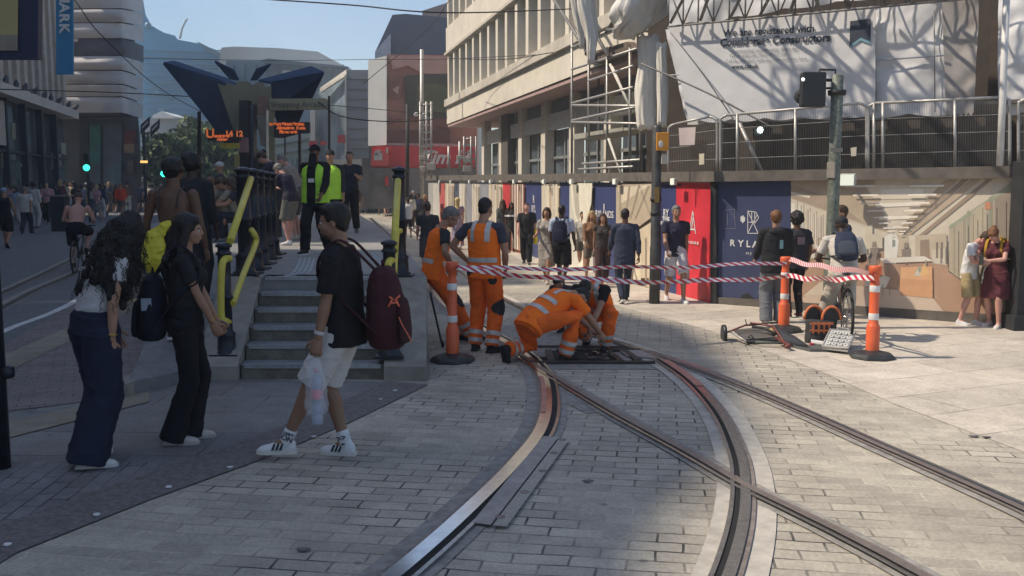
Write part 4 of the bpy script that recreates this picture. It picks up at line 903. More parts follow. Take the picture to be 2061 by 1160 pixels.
# blue banner
bp = D(130, 75, 24); e = empty('banner', (bp.x, bp.y, 3), 'tall blue vertical banner with white lettering on the stone wall', 'banner')
mb = MB(); mb.prism([D(113, 150, 24), D(147, 150, 24), D(146, -90, 24), D(112, -90, 24)], (0, .06, 0)); mb.build('cloth', mat('sky blue banner', (.035, .22, .42), .6, 0, .08, 2), e, True)
for i, ch in enumerate('PRIMARK'):
    text_on('lettering', ch, .34, D(129, 57-(6-i)*20.5, 23.96)+Vector((0, -.01, 0)), (0, 0, -1), (1, 0, 0), M_wht, e, 0, .012)
# big sign top left
e = empty('shop_sign', D(20, 60, 9), 'large dark blue projecting sign with cream poster at the top left corner', 'sign')
mb = MB(); mb.prism([D(-60, 119, 9), D(76, 119, 9), D(78, -60, 9), D(-60, -60, 9)], (0, .08, 0)); mb.build('frame', mat('deep navy frame', (.012, .018, .06), .4), e, True)
mb = MB(); mb.prism([D(-60, 70, 8.97), D(34, 70, 8.97), D(35, -60, 8.97), D(-60, -60, 8.97)], (0, .02, 0)); mb.build('poster', mat('yellow cream poster', (.36, .30, .13), .6, 0, .1, 3), e, True)
mb = MB(); mb.prism([D(-60, 102, 8.97), D(34, 102, 8.97), D(34, 70, 8.97), D(-60, 70, 8.97)], (0, .02, 0)); mb.build('poster_base', mat('tan poster', (.22, .19, .15), .6), e, True)
q = D(-45, 119, 9.15); MB().tube([(q.x, q.y, 0), (q.x, q.y, q.z+.1)], .06, 10).build('support', M_navy, e, True)
# wrapped scaffold block beyond
wb = empty('wrapped_building', D(210, 330, 76), 'tall grey sheeted scaffold block with rounded corner beyond the stone building', 'building')
M_wrap = mat('banded grey sheeting', (.52, .50, .50), .7, 0, .08, .8, .3, 6, dirt=.2)
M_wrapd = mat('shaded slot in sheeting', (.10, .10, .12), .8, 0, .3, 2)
prof = [(128, 0), (200, 0), (245, 0), (262, 3.), (275, 8), (284, 15), (289, 24)]
def wrapcol(y0, y1, m, nm, bulge=.0):
    mb = MB(); rows = 7; rs = []
    for j in range(rows+1):
        t = j/rows; rs.append([mb.b.verts.new(D(x+bulge*4*sin(pi*t), y0+(y1-y0)*t+ (0 if x < 250 else (x-250)*.38*(1 if y0 > 100 else .6)), 72+dy+noise.noise(Vector((x*.03, y0*.1+t, 0)))*.8)-Vector((0, bulge*1.7*sin(pi*t), 0))) for x, dy in prof])
    for a_, b_ in zip(rs, rs[1:]):
        for k in range(len(prof)-1): f = mb.b.faces.new((a_[k], a_[k+1], b_[k+1], b_[k])); f.smooth = True
    mb.build(nm, m, wb, True)
ys = [-260, -200, -150, -100, -60, -20, 18, 46, 78]
for a_, b_ in zip(ys, ys[1:]): wrapcol(b_-1.2, a_+1.2, M_wrap, 'sheeting_band', .14)
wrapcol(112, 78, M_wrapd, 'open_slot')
ys = [112, 142, 170, 195, 228]
for a_, b_ in zip(ys, ys[1:]): wrapcol(b_-1.2, a_+1.2, M_wrap, 'sheeting_band', .14)
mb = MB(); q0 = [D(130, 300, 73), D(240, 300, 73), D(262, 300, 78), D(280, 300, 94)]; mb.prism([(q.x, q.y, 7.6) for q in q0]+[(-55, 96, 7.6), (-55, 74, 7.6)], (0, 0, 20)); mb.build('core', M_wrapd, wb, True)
# dark shopfronts underneath and beyond
sf = empty('shop_building', D(220, 380, 78), 'dark recessed shopfronts with teal panel below the sheeted block', 'building')
mb = MB(); mb.prism([Vector((D(120, 382, 75).x, 75, 0)), Vector((D(284, 382, 75).x, 75, 0)), Vector((D(286, 382, 96).x, 96, 0)), Vector((-55, 96, 0)), Vector((-55, 75, 0))], (0, 0, 7.5)); mb.build('wall', mat('very dark frontage', (.05, .054, .06), .5, 0, .5, 1), sf, True)
def sfq(x0, x1, y0, y1, rgb, nm='window', o=0.): mb = MB(); mb.prism([D(x0, y1, 74.8-o), D(x1, y1, 74.8-o), D(x1, y0, 74.8-o), D(x0, y0, 74.8-o)], (0, .1, 0)); mb.build(nm, mat('front %d%d%d' % rgb, srgb(rgb), .4, 0, .3, 1.2), sf, True)
sfq(181, 202, 252, 330, (40, 100, 92)); sfq(181, 202, 330, 372, (62, 74, 84)); sfq(160, 178, 240, 372, (34, 38, 44)); sfq(208, 245, 250, 372, (72, 82, 92)); sfq(222, 243, 330, 372, (74, 100, 112), o=.1); sfq(249, 272, 262, 290, (92, 40, 40)); sfq(249, 270, 290, 308, (120, 104, 84)); sfq(252, 278, 312, 352, (44, 48, 56)); sfq(256, 268, 324, 348, (84, 76, 78), o=.1)  # plain coloured slabs, the teal panel among them
def signal(x, yv, Y, label, rgb=(.05, .9, .62)):
    p = D(x, yv, Y); e = empty('traffic_light', (p.x, p.y, 0), label, 'traffic light')
    MB().tube([(0, 0, 0), (0, 0, p.z+.5)], .06, 8).build('pole', M_dk, e)
    MB().box((0, 0, p.z+.3), (.28, .2, .95), bev=.03).build('signal_head', M_dk, e)
    MB().sph((0, -.12, p.z), .13*Y/38).build('green_lamp', mat('lit green lamp', (.1, .8, .6), .4, emit=rgb, estr=2.2), e)
signal(176, 338, 52, 'traffic light showing green in front of the dark shopfronts')
signal(331, 350, 62, 'far traffic light showing a small green lamp by the trees')
# dark pennant signs and orange strip light pole
for i, (x, yv) in enumerate(((293, 257), (313, 262))):
    mb = MB(); a_ = D(x-11, yv+14, 50); mb.prism([a_, D(x+7, yv-4, 50), D(x+8, yv-22, 50), D(x-10, yv-6, 50)], (0, .1, 0)); o = mb.build('flag_sign', mat('slate flag', (.05, .055, .07), .7)); tag(o, ['dark slanted flag sign above the far crowd', 'second dark slanted flag sign nearer the trees'][i], 'flag')
    mb = MB(); mb.prism([D(x-7, yv+2, 49.9), D(x+4, yv-10, 49.9), D(x+4, yv-13, 49.9), D(x-7, yv-1, 49.9)], (0, .02, 0)); mb.build('stripe', M_wht, o)
p = D(291, 326, 60); e = empty('street_lamp', (p.x, p.y, 0), 'dark post with an orange lit strip in the far crowd', 'lamp')
MB().tube([(0, 0, 0), (0, 0, D(291, 262, 60).z)], .09, 8).build('pole', M_dk, e); MB().box((0, -.1, p.z), (.42, .1, .14)).build('strip_light', mat('orange strip', (.8, .4, .1), .5, emit=(1, .5, .15), estr=1.6), e)
# big blue glass building
M_urb = mat('hazy blue glass', (.075, .23, .38), .25, 0, .22, .09, dirt=.0)  # distant haze is tinted into the far buildings' colours
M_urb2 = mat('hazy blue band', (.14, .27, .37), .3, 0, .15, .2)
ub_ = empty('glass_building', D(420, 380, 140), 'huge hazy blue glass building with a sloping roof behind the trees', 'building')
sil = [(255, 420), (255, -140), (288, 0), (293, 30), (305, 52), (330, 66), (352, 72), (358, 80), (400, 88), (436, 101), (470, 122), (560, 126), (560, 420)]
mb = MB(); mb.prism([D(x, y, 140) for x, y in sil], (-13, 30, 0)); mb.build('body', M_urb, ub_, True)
for k, yv in enumerate(range(100, 300, 13)):
    x1 = 440 if yv < 125 else 555
    if yv < 78: x1 = 350
    mb = MB(); mb.prism([D(286, yv+1.1, 139.6), D(x1, yv+1.1+5, 139.6), D(x1, yv+5, 139.6), D(286, yv, 139.6)], (0, .3, 0)); mb.build('floor_band', M_urb2, ub_, True)
random.seed(9)
for k in range(40):
    x = random.uniform(290, 520); yv = random.uniform(130, 285); mb = MB(); mb.prism([D(x, yv+3, 139.5), D(x+random.uniform(3, 14), yv+3, 139.5), D(x+9, yv, 139.5), D(x, yv, 139.5)], (0, .1, 0)); mb.build('window_patch', mat('pale window %d' % (k % 3), [(.2, .33, .42), (.06, .13, .2), (.12, .22, .3)][k % 3], .3), ub_, True)  # random window patches, some paler, some darker than the glass
for pts in (((395, 84), (402, 86), (436, 104), (466, 121), (440, 114), (412, 99)), ((436, 101), (452, 100), (470, 108), (485, 122), (470, 122), (455, 108))):
    mb = MB(); mb.prism([D(x, y, 138) for x, y in pts], (0, 1, 0)); mb.build('roof_fin', mat('slate roof fin', (.10, .17, .22), .5), ub_, True)
MB().sph(D(298, 52, 139), (.5, .5, .5)).build('roof_dome', M_urb2, ub_, True)
# crane
e = empty('tower_crane', D(366, 60, 300), 'tiny tower crane jib against the sky', 'crane')
MB().tube([D(362, 78, 300), D(366, 58, 300), D(374, 40, 300)], .4, 5).tube([D(366, 58, 300), D(377, 37, 300)], .35, 5).tube([D(358, 80, 300), D(358, 120, 300)], .5, 5).build('jib', mat('crane grey', (.4, .5, .56), .7), e, True)
# low grey block with white roof
e = empty('grey_building', D(330, 380, 126), 'low grey building with small white gabled roof above the trees', 'building')
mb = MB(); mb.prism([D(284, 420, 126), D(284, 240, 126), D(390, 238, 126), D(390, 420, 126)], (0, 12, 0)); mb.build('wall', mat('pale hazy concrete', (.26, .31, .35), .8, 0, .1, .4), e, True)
mb = MB(); mb.prism([D(306, 238, 125), D(308, 232, 125), D(325, 224, 125), D(350, 234, 125), D(350, 238, 125)], (0, 6, 0)); mb.build('roof', mat('white roof', (.62, .66, .68), .7), e, True)
# white roofed hall with glass band
e = empty('hall_building', D(580, 380, 110), 'long pale roofed hall with blue glass gallery behind the canopy', 'building')
mb = MB(); mb.prism([D(x, y, 110) for x, y in ((440, 128), (446, 96), (470, 94), (560, 97), (640, 104), (668, 120), (696, 134), (696, 140), (440, 140))], (0, 14, 0)); mb.build('roof', mat('pale metal roof', (.52, .52, .50), .6, 0, .05, .3), e, True)
mb = MB(); mb.prism([D(x, y, 104) for x, y in ((455, 420), (455, 122), (530, 123), (700, 134), (700, 420))], (0, 10, 0)); mb.build('glass_gallery', mat('pale blue gallery glass', (.19, .29, .36), .2, 0, .15, .2), e, True)
for x in range(470, 700, 22): mb = MB(); mb.prism([D(x, 190, 103.8), D(x+1.5, 190, 103.8), D(x+1.5, 130, 103.8), D(x, 130, 103.8)], (0, .2, 0)); mb.build('mullion', mat('slate mullion', (.12, .17, .21), .5), e, True)
mb = MB(); mb.prism([D(568, 142, 103.7), D(586, 142, 103.7), D(586, 151, 103.7), D(568, 151, 103.7)], (0, .1, 0)); mb.build('sign_plate', mat('pale sign', (.55, .6, .62), .6), e, True)
mb = MB(); mb.prism([D(x, y, 102.5) for x, y in ((525, 122), (540, 118), (700, 134), (700, 138), (530, 127))], (0, 1, 0)); mb.build('eaves', mat('slate roof fin', (.1, .17, .22)), e, True)
# pale building below the beam
e = empty('pale_building', D(590, 380, 80), 'bright pale green glazed frontage seen under the canopy', 'building')
mb = MB(); mb.prism([D(552, 420, 80), D(552, 275, 80), D(640, 240, 80), D(640, 420, 80)], (0, 8, 0)); mb.build('wall', mat('pale green cladding', (.52, .58, .52), .7, 0, .1, .4), e, True)
for yv in (292, 312): mb = MB(); mb.prism([D(552, yv+2, 79.8), D(640, yv-14, 79.8), D(640, yv-17, 79.8), D(552, yv, 79.8)], (0, .2, 0)); mb.build('floor_band', mat('grey band', (.3, .33, .32), .7), e, True)
for x in range(560, 640, 9): mb = MB(); mb.prism([D(x, 358, 79.8), D(x+1, 358, 79.8), D(x+1, 318, 79.8), D(x, 318, 79.8)], (0, .2, 0)); mb.build('mullion', mat('grey band', (.3, .33, .32)), e, True)
# grey box block, glass front and red signs
e = empty('grey_building', D(700, 380, 75), 'tall grey panelled block with cream framed glass front and red shop signs', 'building')
mb = MB(); mb.prism([D(697, 420, 72), D(697, 141, 72), D(742, 141, 72), D(742, 420, 72)], (0, 20, 0)); mb.build('wall', mat('grey panel wall', (.30, .31, .32), .8, 0, .08, .7, .2, 8), e, True)
for k in range(9): mb = MB(); mb.prism([D(698, 160+k*20, 71.9), D(741, 160+k*20, 71.9), D(741, 159+k*20, 71.9), D(698, 159+k*20, 71.9)], (0, .1, 0)); mb.build('panel_joint', mat('joint grey', (.2, .2, .21)), e, True)
mb = MB(); mb.prism([D(632, 420, 78), D(632, 190, 78), D(696, 152, 73), D(696, 420, 73)], (0, 5, 0)); mb.build('glass_front', mat('reflecting blue glass', (.22, .29, .34), .12, 0, .6, .25), e, True)
mb = MB(); mb.prism([D(643, 178, 75), D(697, 140, 71.8), D(697, 152, 71.8), D(645, 186, 75)], (0, .6, 0)); mb.prism([D(694, 340, 71.7), D(694, 150, 71.7), D(697, 150, 71.7), D(697, 340, 71.7)], (0, .6, 0)); mb.prism([D(624, 340, 76), D(624, 218, 76), D(634, 214, 76), D(634, 340, 76)], (0, .6, 0)); mb.build('cream_frame', mat('cream frame', (.66, .64, .56), .7), e, True)
for q in ((680, 694, 272, 288), (644, 656, 284, 292), (622, 636, 284, 296)):
    mb = MB(); mb.prism([D(q[0], q[3], 71), D(q[1], q[3], 71), D(q[1], q[2], 71), D(q[0], q[2], 71)], (0, .3, 0)); mb.build('red_sign', mat('red shop sign', (.45, .03, .05), .5), e, True)
mb = MB(); mb.prism([D(650, 420, 70.8), D(650, 325, 70.8), D(742, 318, 70.8), D(742, 420, 70.8)], (0, .3, 0)); mb.build('shopfront', mat('brown grey shopfront', (.10, .09, .085), .6, 0, .5, .6), e, True)
mb = MB(); mb.prism([D(662, 338, 70.6), D(662, 322, 70.6), D(728, 320, 70.6), D(728, 334, 70.6)], (0, .2, 0)); mb.build('fascia', mat('cream fascia', (.45, .42, .36), .7), e, True)
# billboard block
e = empty('billboard_building', D(820, 380, 62), 'corner building with large pink picture screen over a red shop fascia', 'building')
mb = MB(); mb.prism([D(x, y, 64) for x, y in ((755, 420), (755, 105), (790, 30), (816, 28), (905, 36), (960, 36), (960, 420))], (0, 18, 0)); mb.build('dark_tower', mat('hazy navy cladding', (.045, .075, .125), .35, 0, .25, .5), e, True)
mb = MB(); mb.prism([D(x, y, 63.7) for x, y in ((757, 118), (757, 102), (786, 68), (786, 112))], (0, .3, 0)); mb.build('pale_flank', mat('pale flank', (.34, .42, .5), .6), e, True)
mb = MB(); mb.prism([D(x, y, 70) for x, y in ((850, 60), (850, 22), (905, 4), (960, 4), (960, 60))], (0, 10, 0)); mb.build('upper_block', mat('brown hazy block', (.24, .20, .19), .7), e, True)
mb = MB(); mb.prism([D(741, 294, 61), D(741, 122, 61), D(778, 112, 59.5), D(778, 292, 59.5)], (0, 2, 0)); mb.build('white_flank', mat('pale grey panel', (.42, .44, .45), .7, 0, .05, 1), e, True)
mb = MB(); mb.prism([D(778, 420, 60), D(778, 110, 60), D(960, 112, 60), D(960, 420, 60)], (0, 3, 0)); mb.build('screen_wall', mat('muddy pink screen', (.44, .18, .12), .5, 0, .3, .4), e, True)
def scr(pts, rgb, o=59.8): mb = MB(); mb.prism([D(x, y, o) for x, y in pts], (0, .1, 0)); mb.build('screen_image', mat('screen %d%d%d' % rgb, srgb(rgb), .5, 0, .2, .5), e, True)
scr([(784, 112), (905, 114), (905, 150), (850, 148), (820, 132), (790, 140)], (196, 150, 132)); scr([(815, 152), (905, 148), (905, 240), (850, 238), (815, 232)], (70, 66, 54)); scr([(840, 172), (880, 168), (905, 180), (905, 228), (835, 222)], (88, 92, 56), 59.7); scr([(782, 168), (812, 158), (806, 196), (784, 200)], (150, 96, 82)); scr([(790, 180), (804, 172), (800, 190)], (205, 168, 150), 59.6); scr([(780, 240), (905, 236), (905, 262), (860, 246), (820, 240), (780, 252)], (126, 76, 66)); scr([(779, 262), (905, 262), (905, 290), (779, 290)], (106, 58, 50))
mb = MB(); mb.prism([D(776, 293, 59.6), D(960, 296, 59.6), D(960, 290, 59.6), D(776, 288, 59.6)], (0, .3, 0)); mb.build('screen_sill', mat('grey sill', (.35, .33, .3)), e, True)
mb = MB(); mb.prism([D(748, 338, 59.3), D(960, 338, 59.3), D(960, 296, 59.3), D(748, 294, 59.3)], (0, .5, 0)); mb.build('red_fascia', mat('bright red fascia', (.55, .025, .03), .5, 0, .12, 1), e, True)
mb = MB(); mb.prism([D(746, 334, 59.0), D(782, 334, 59.0), D(783, 301, 59.0), D(772, 300, 59), (D(750, 304, 59.0))], (0, .4, 0)); mb.build('red_box_sign', mat('lighter red sign', (.62, .07, .06), .5), e, True)
for (x, yv, w_, h_) in ((761, 316, 17, 14), (757, 308, 5, 10), (763, 306, 5, 10), (779, 303, 4, 12)): mb = MB(); mb.prism([D(x-w_/2, yv+h_/2, 58.9), D(x+w_/2, yv+h_/2, 58.9), D(x+w_/2, yv-h_/2, 58.9), D(x-w_/2, yv-h_/2, 58.9)], (0, .05, 0)); mb.build('pictogram', mat('grey pictogram', (.5, .45, .42), .6), e, True)
text_on('lettering', 'Tim H', 1.15, D(893, 318, 59.2), (1, 0, 0), (0, 0, 1), mat('worn white sign letters', (.6, .56, .54), .6), e, .35, .03)
mb = MB(); mb.prism([D(742, 420, 58.9), D(742, 339, 58.9), D(960, 339, 58.9), D(960, 420, 58.9)], (0, .3, 0)); mb.build('shopfront', mat('dark ground floor', (.12, .11, .10), .6, 0, .6, .8), e, True)
mb = MB(); mb.prism([D(775, 374, 58.8), D(782, 374, 58.8), D(782, 356, 58.8), D(775, 356, 58.8)], (0, .1, 0)); mb.build('red_poster', mat('bright red fascia', (.55, .025, .03)), e, True)
# slender masts and ladders near it
for i, (x, y0, y1, Y, r, lab) in enumerate(((849, 400, 100, 45, .09, 'tall slim mast in front of the picture screen'), (820, 400, 210, 45, .09, 'dark mast in front of the red fascia'), (1100/1.0-197, 352, 295, 42, .05, 'short pale tube beside the dark recess'), (925, 352, 285, 42, .05, 'second short pale tube by the dark recess'))):
    o = MB().tube([D(x, y0, Y), D(x, y1, Y)], r, 8).build('mast', M_steelp if i != 1 else M_dk); tag(o, lab, 'mast')
e = empty('scaffold', D(855, 382, 40), 'narrow scaffold tower with pale boards at the far end of the hoarding', 'scaffold')
for x in (846, 858, 868): MB().tube([D(x, 360, 40), D(x, 205, 40)], .05, 6).build('scaffold_tube', M_steelp, e, True)
for k in range(11): MB().tube([D(844, 352-k*14, 40), D(870, 350-k*14, 40)], .045, 6).build('scaffold_tube', M_steelp, e, True)
for (x, yv, w_, h_) in ((850, 318, 12, 8), (868, 335, 16, 14), (852, 340, 10, 9), (925, 318, 11, 9), (940, 322, 15, 11), (940, 340, 16, 12)):
    c = D(x, yv, 39.8); MB().box(c, (w_*.021, .4, h_*.021), bev=.02).build('stored_board', mat('pale stored boards', (.5, .47, .42), .8), e, True)
e = empty('scaffold', D(940, 382, 42), 'small scaffold tower standing inside the dark recess', 'scaffold')
for x in (934, 948, 958): MB().tube([D(x, 355, 42), D(x, 275, 42)], .045, 6).build('scaffold_tube', M_steelp, e, True)
for k in range(6): MB().tube([D(932, 350-k*14, 42), D(960, 348-k*14, 42)], .035, 6).build('scaffold_tube', M_steelp, e, True)
for i, x in enumerate((837, 853)):
    c = D(x, 231, 45); o = MB().sph(c, .12).build('globe_lamp', mat('milky globe', (.6, .6, .58), .4)); tag(o, ['left', 'right'][i]+' milky globe lamp in front of the picture screen', 'lamp')
# distant end of the street: low dark massing so the horizon is closed
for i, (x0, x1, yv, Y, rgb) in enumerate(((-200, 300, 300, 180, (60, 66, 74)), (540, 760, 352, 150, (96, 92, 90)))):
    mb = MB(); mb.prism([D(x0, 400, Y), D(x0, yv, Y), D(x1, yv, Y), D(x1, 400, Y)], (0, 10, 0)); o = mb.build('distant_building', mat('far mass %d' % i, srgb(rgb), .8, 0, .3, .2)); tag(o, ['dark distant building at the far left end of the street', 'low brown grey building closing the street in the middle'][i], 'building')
# unseen blocks left of the viewer, shaped to throw the big street shadow
k50 = 1/tan(R(SUN_EL))
Hn = 17.0
edge = [(1.6, -25), (.7, 2), (.72, 4.4), (1.05, 5.3), (1.75, 6.6), (2.3, 9.5), (2.35, 12.3), (1.0, 14.9), (-4, 15.15)]  # wanted shadow outline on the street; the footprint is derived from it
foot = [(x-Hn*k50, y-.04*Hn*k50) for x, y in edge]+[(-34, 14.6), (-34, -25)]
e = empty('shadow_building', (-20, 0, 0), 'tall stone building outside the left edge, shaped to cast the street shadow', 'building')
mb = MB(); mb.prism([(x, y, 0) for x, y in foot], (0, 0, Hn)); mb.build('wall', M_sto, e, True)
e = empty('shadow_building', (-26, 16, 0), 'unseen block added between the two left blocks to shade the road', 'building')  # added to close the gap and keep sun off the left road
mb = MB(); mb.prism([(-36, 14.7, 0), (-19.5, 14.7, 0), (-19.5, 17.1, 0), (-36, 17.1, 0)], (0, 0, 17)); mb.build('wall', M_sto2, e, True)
# ================================================================ tram stop canopy
can = empty('tram_canopy', D(500, 350, 22), 'dark butterfly shaped tram stop canopy with boards, beam and displays', 'canopy')
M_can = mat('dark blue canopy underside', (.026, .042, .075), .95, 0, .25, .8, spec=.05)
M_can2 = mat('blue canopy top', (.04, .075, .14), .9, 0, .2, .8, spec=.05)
YC = 22.
def cp_(pts, m, nm, Y=YC, th=.12, back=None):
    mb = MB(); a = [D(x, y, Y) for x, y in pts]
    mb.prism(a, (0, th, 0)); mb.build(nm, m, can, True)
def wing(pts, m, nm):
    """folded roof leaf: each corner has its own depth"""
    mb = MB(); v = [D(x, y, Y) for x, y, Y in pts]; mb.prism(v, (0, .05, .06)); mb.build(nm, m, can, True)
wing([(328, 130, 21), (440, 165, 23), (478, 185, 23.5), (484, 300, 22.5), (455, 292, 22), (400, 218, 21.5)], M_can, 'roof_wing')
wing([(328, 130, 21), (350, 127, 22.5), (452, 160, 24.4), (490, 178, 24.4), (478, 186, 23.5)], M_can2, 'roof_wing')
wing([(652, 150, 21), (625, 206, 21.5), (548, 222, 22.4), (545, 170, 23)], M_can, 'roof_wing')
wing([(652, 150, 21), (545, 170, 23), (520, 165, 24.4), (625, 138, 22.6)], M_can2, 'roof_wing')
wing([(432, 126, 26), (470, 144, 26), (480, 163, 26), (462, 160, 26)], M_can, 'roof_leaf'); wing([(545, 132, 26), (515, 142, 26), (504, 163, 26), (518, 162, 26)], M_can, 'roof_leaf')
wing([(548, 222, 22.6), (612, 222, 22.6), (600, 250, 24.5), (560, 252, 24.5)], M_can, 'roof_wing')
M_mus = mat('hazy mustard board', (.20, .185, .13), .7, 0, .2, 1.2)
cp_([(438, 168), (452, 173), (458, 167), (474, 172), (482, 164), (500, 165), (508, 172), (518, 166), (530, 167), (534, 176), (545, 174), (545, 205), (540, 260), (470, 262)], M_mus, 'rear_board', 21.8, .05)
cp_([(518, 196), (536, 192), (538, 230), (520, 232)], mat('faded pink poster', (.26, .15, .12), .7), 'poster', 21.6, .03)
cp_([(516, 232), (540, 228), (540, 300), (524, 292)], mat('pale poster', (.27, .24, .20), .7, 0, .3, 3), 'poster', 21.6, .03)
cp_([(481, 345), (481, 202), (499, 202), (499, 345)], M_navy, 'column', 21.2, .3)
cp_([(500, 345), (500, 210), (510, 210), (510, 345)], mat('slate column', (.06, .075, .10), .5), 'column', 21.4, .3)
cp_([(481, 307), (481, 277), (500, 277), (500, 307)], mat('pinkish sticker band', (.30, .16, .16), .6), 'sticker_band', 21.1, .03)
cp_([(543, 222), (655, 220), (662, 203), (656, 198), (543, 199)], mat('mustard sign beam', (.27, .26, .17), .6, 0, .1, 1), 'sign_beam', 21.0, .15)
text_on('lettering', 'to Shopping Arcade', .17, D(590, 211, 20.95), (1, 0, .0), (0, 0, 1), mat('dim beam letters', (.10, .10, .09), .7), can, 0, .002)
cp_([(536, 345), (536, 222), (540, 222), (540, 345)], mat('cream post', (.62, .60, .50), .6), 'post', 21.0, .08)
cp_([(541, 345), (541, 222), (551, 222), (553, 345)], mat('olive post', (.20, .19, .12), .6), 'post', 21.1, .08)
cp_([(660, 330), (660, 193), (664, 193), (664, 330)], M_navy, 'post', 21.0, .08)
cp_([(600, 360), (600, 262), (605, 262), (605, 360)], M_navy, 'post', 22.4, .08)
cp_([(572, 350), (572, 276), (574, 276), (574, 350)], M_navy, 'post', 22.4, .08)
cp_([(551, 277), (551, 245), (622, 246), (622, 268), (600, 269), (585, 273), (565, 278)], M_dk, 'display', 20.8, .15)
cp_([(418, 283), (418, 262), (482, 262), (482, 284)], M_dk, 'display', 20.6, .15)
M_led = mat('orange led text', (.75, .18, .05), .6, 0, .3, 12, emit=(1, .22, .06), estr=.3)
for s, x, yv, sz, Y in (('to Bury Street Station', 577, 250, .085, 20.78), ('Altrincham  5 min', 586, 258, .085, 20.78), ('Please wait', 580, 266, .085, 20.78), ('U', 423, 270, .26, 20.58), ('next tram', 447, 274, .085, 20.58), ('14 12', 471, 270, .17, 20.58), ('platform', 449, 281, .075, 20.58)):
    text_on('led_text', s, sz, D(x, yv, Y), (1, 0, 0), (0, 0, 1), M_led, can, 0, .008)
cp_([(443, 299), (443, 288), (481, 288), (481, 299)], mat('yellow sign strip', (.42, .33, .05), .6), 'yellow_strip', 20.7, .05)
cp_([(471, 340), (471, 311), (481, 311), (481, 340)], mat('dim yellow box', (.25, .21, .07), .6), 'yellow_strip', 20.7, .05)
cp_([(524, 335), (520, 318), (528, 300), (536, 305), (534, 330)], mat('dark foliage green', (.02, .05, .025), .9, 0, .5, 8), 'planter', 21.3, .3)
cp_([(500, 350), (500, 318), (552, 316), (552, 350)], mat('bus shelter dark', (.05, .05, .045), .6), 'shelter_panel', 21.5, .1)
# dark slim post left
o = MB().tube([D(401, 430, 24), D(401, 225, 24)], .05, 8).build('mast', M_dk); tag(o, 'slim dark mast under the left canopy wing', 'mast')
# ================================================================ trees
def leaf_crown(mb, c, rx, rz, n, s, seed):
    rnd = random.Random(seed)
    cl = [(Vector((rnd.gauss(0, .45)*rx, rnd.gauss(0, .45)*rx, rnd.gauss(.0, .45)*rz)), rnd.uniform(.3, .55)) for _ in range(26)]
    for i in range(n):
        cc_, cr = rnd.choice(cl); v = Vector((rnd.gauss(0, 1), rnd.gauss(0, 1), rnd.gauss(0, 1))).normalized()
        p = Vector(c)+cc_+Vector((v.x*rx*cr, v.y*rx*cr, v.z*rz*cr*.8))*rnd.uniform(.7, 1.05)
        q = Quaternion((rnd.gauss(0, 1), rnd.gauss(0, 1), rnd.gauss(0, 1), rnd.gauss(0, 1))).normalized(); ss = s*rnd.uniform(.6, 1.4)
        mb.poly([p+q @ Vector(u)*ss for u in ((-1, -.3, 0), (0, -.6, .1), (1, 0, 0), (0, .6, .1))], rnd.choice((0, 0, 1, 2)))
M_lf = [mat('leaf mid', (.075, .12, .03), .7, 0, .3, .8), mat('leaf light', (.16, .21, .05), .7, 0, .3, .8), mat('leaf dark', (.022, .05, .02), .8, 0, .3, .8)]
M_bark = mat('bark', (.06, .05, .04), .9, 0, .3, 8, .5, 20)
def tree(x, yb, Y, rx, rz, label, sz=.28, n=2600, seed=1):
    c = D(x, yb, Y); e = empty('tree', (c.x, c.y, 0), label, 'tree', 'street trees behind the crowd')
    m = MB(); h = c.z; m.tube([(0, 0, 0), (.1, 0, h*.5), (0, .1, h)], [.22, .16, .08], 8)
    rnd = random.Random(seed)
    for k in range(7):
        a = k*.9; m.tube([(.05, 0, h*.5+k*.12), (cos(a)*rx*.35, sin(a)*rx*.35, h*.8+rnd.random()*.5), (cos(a)*rx*.7, sin(a)*rx*.7, h+rnd.uniform(-.2, .8))], [.09, .05, .02], 5)
    m.build('trunk', M_bark, e)
    m = MB(); leaf_crown(m, (0, 0, c.z), rx, rz, n, sz, seed)
    o = m.build('crown', M_lf[0], e); o.data.materials.append(M_lf[1]); o.data.materials.append(M_lf[2])
tree(352, 296, 106, 2.3, 2.2, 'bright green tree above the far crowd, left of the slim mast', .34, 3200, 1)
tree(326, 335, 100, 2.2, 2.6, 'darker low tree at the left of the tree row', .34, 2600, 2)
tree(392, 292, 110, 2.6, 2.8, 'sunlit tree partly behind the canopy wing', .34, 3000, 3)
tree(432, 325, 104, 3.2, 3.0, 'dark tree behind the display board', .36, 3000, 4)
tree(372, 345, 98, 3.2, 2.0, 'low dark shrubby tree behind the bare-backed woman', .34, 2600, 5)
tree(466, 330, 100, 2.6, 2.8, 'dark tree at the right of the tree row by the canopy column', .36, 2400, 6)
# overhead wires
def wire(pts, label, r=.012):
    o = MB().tube(spline(pts, 8), r, 5).build('overhead_wire', M_dk); tag(o, label, 'wire', 'overhead tram wires')
wire([D(430, -8, 16), D(700, 10, 16), D(905, 26, 16), D(1160, 18, 22)], 'thin overhead wire crossing the sky at the top')
wire([D(150, 0, 20), D(215, 82, 20), D(340, 190, 30), D(482, 262, 40)], 'wire sagging down across the grey sheeted block')
wire([D(0, 180, 20), D(300, 190, 24), D(700, 215, 30), D(900, 235, 40)], 'thin wire across the canopy toward the right building')
wire([D(730, 170, 30), D(860, 60, 30), D(905, 0, 30)], 'wire rising over the dark tower roof')
wire([D(285, 118, 40), D(560, 122, 40), D(745, 120, 40), D(900, 119, 40), D(1130, 108, 30)], 'level wire in front of the hall roof')
wire([D(905, 118, 40), D(1010, 120, 30), D(1113, 106, 27)], 'wire ending on the cream facade', .014)
wire([D(640, 205, 20), D(690, 235, 20), D(800, 245, 22), D(900, 238, 30)], 'sagging wire right of the canopy')

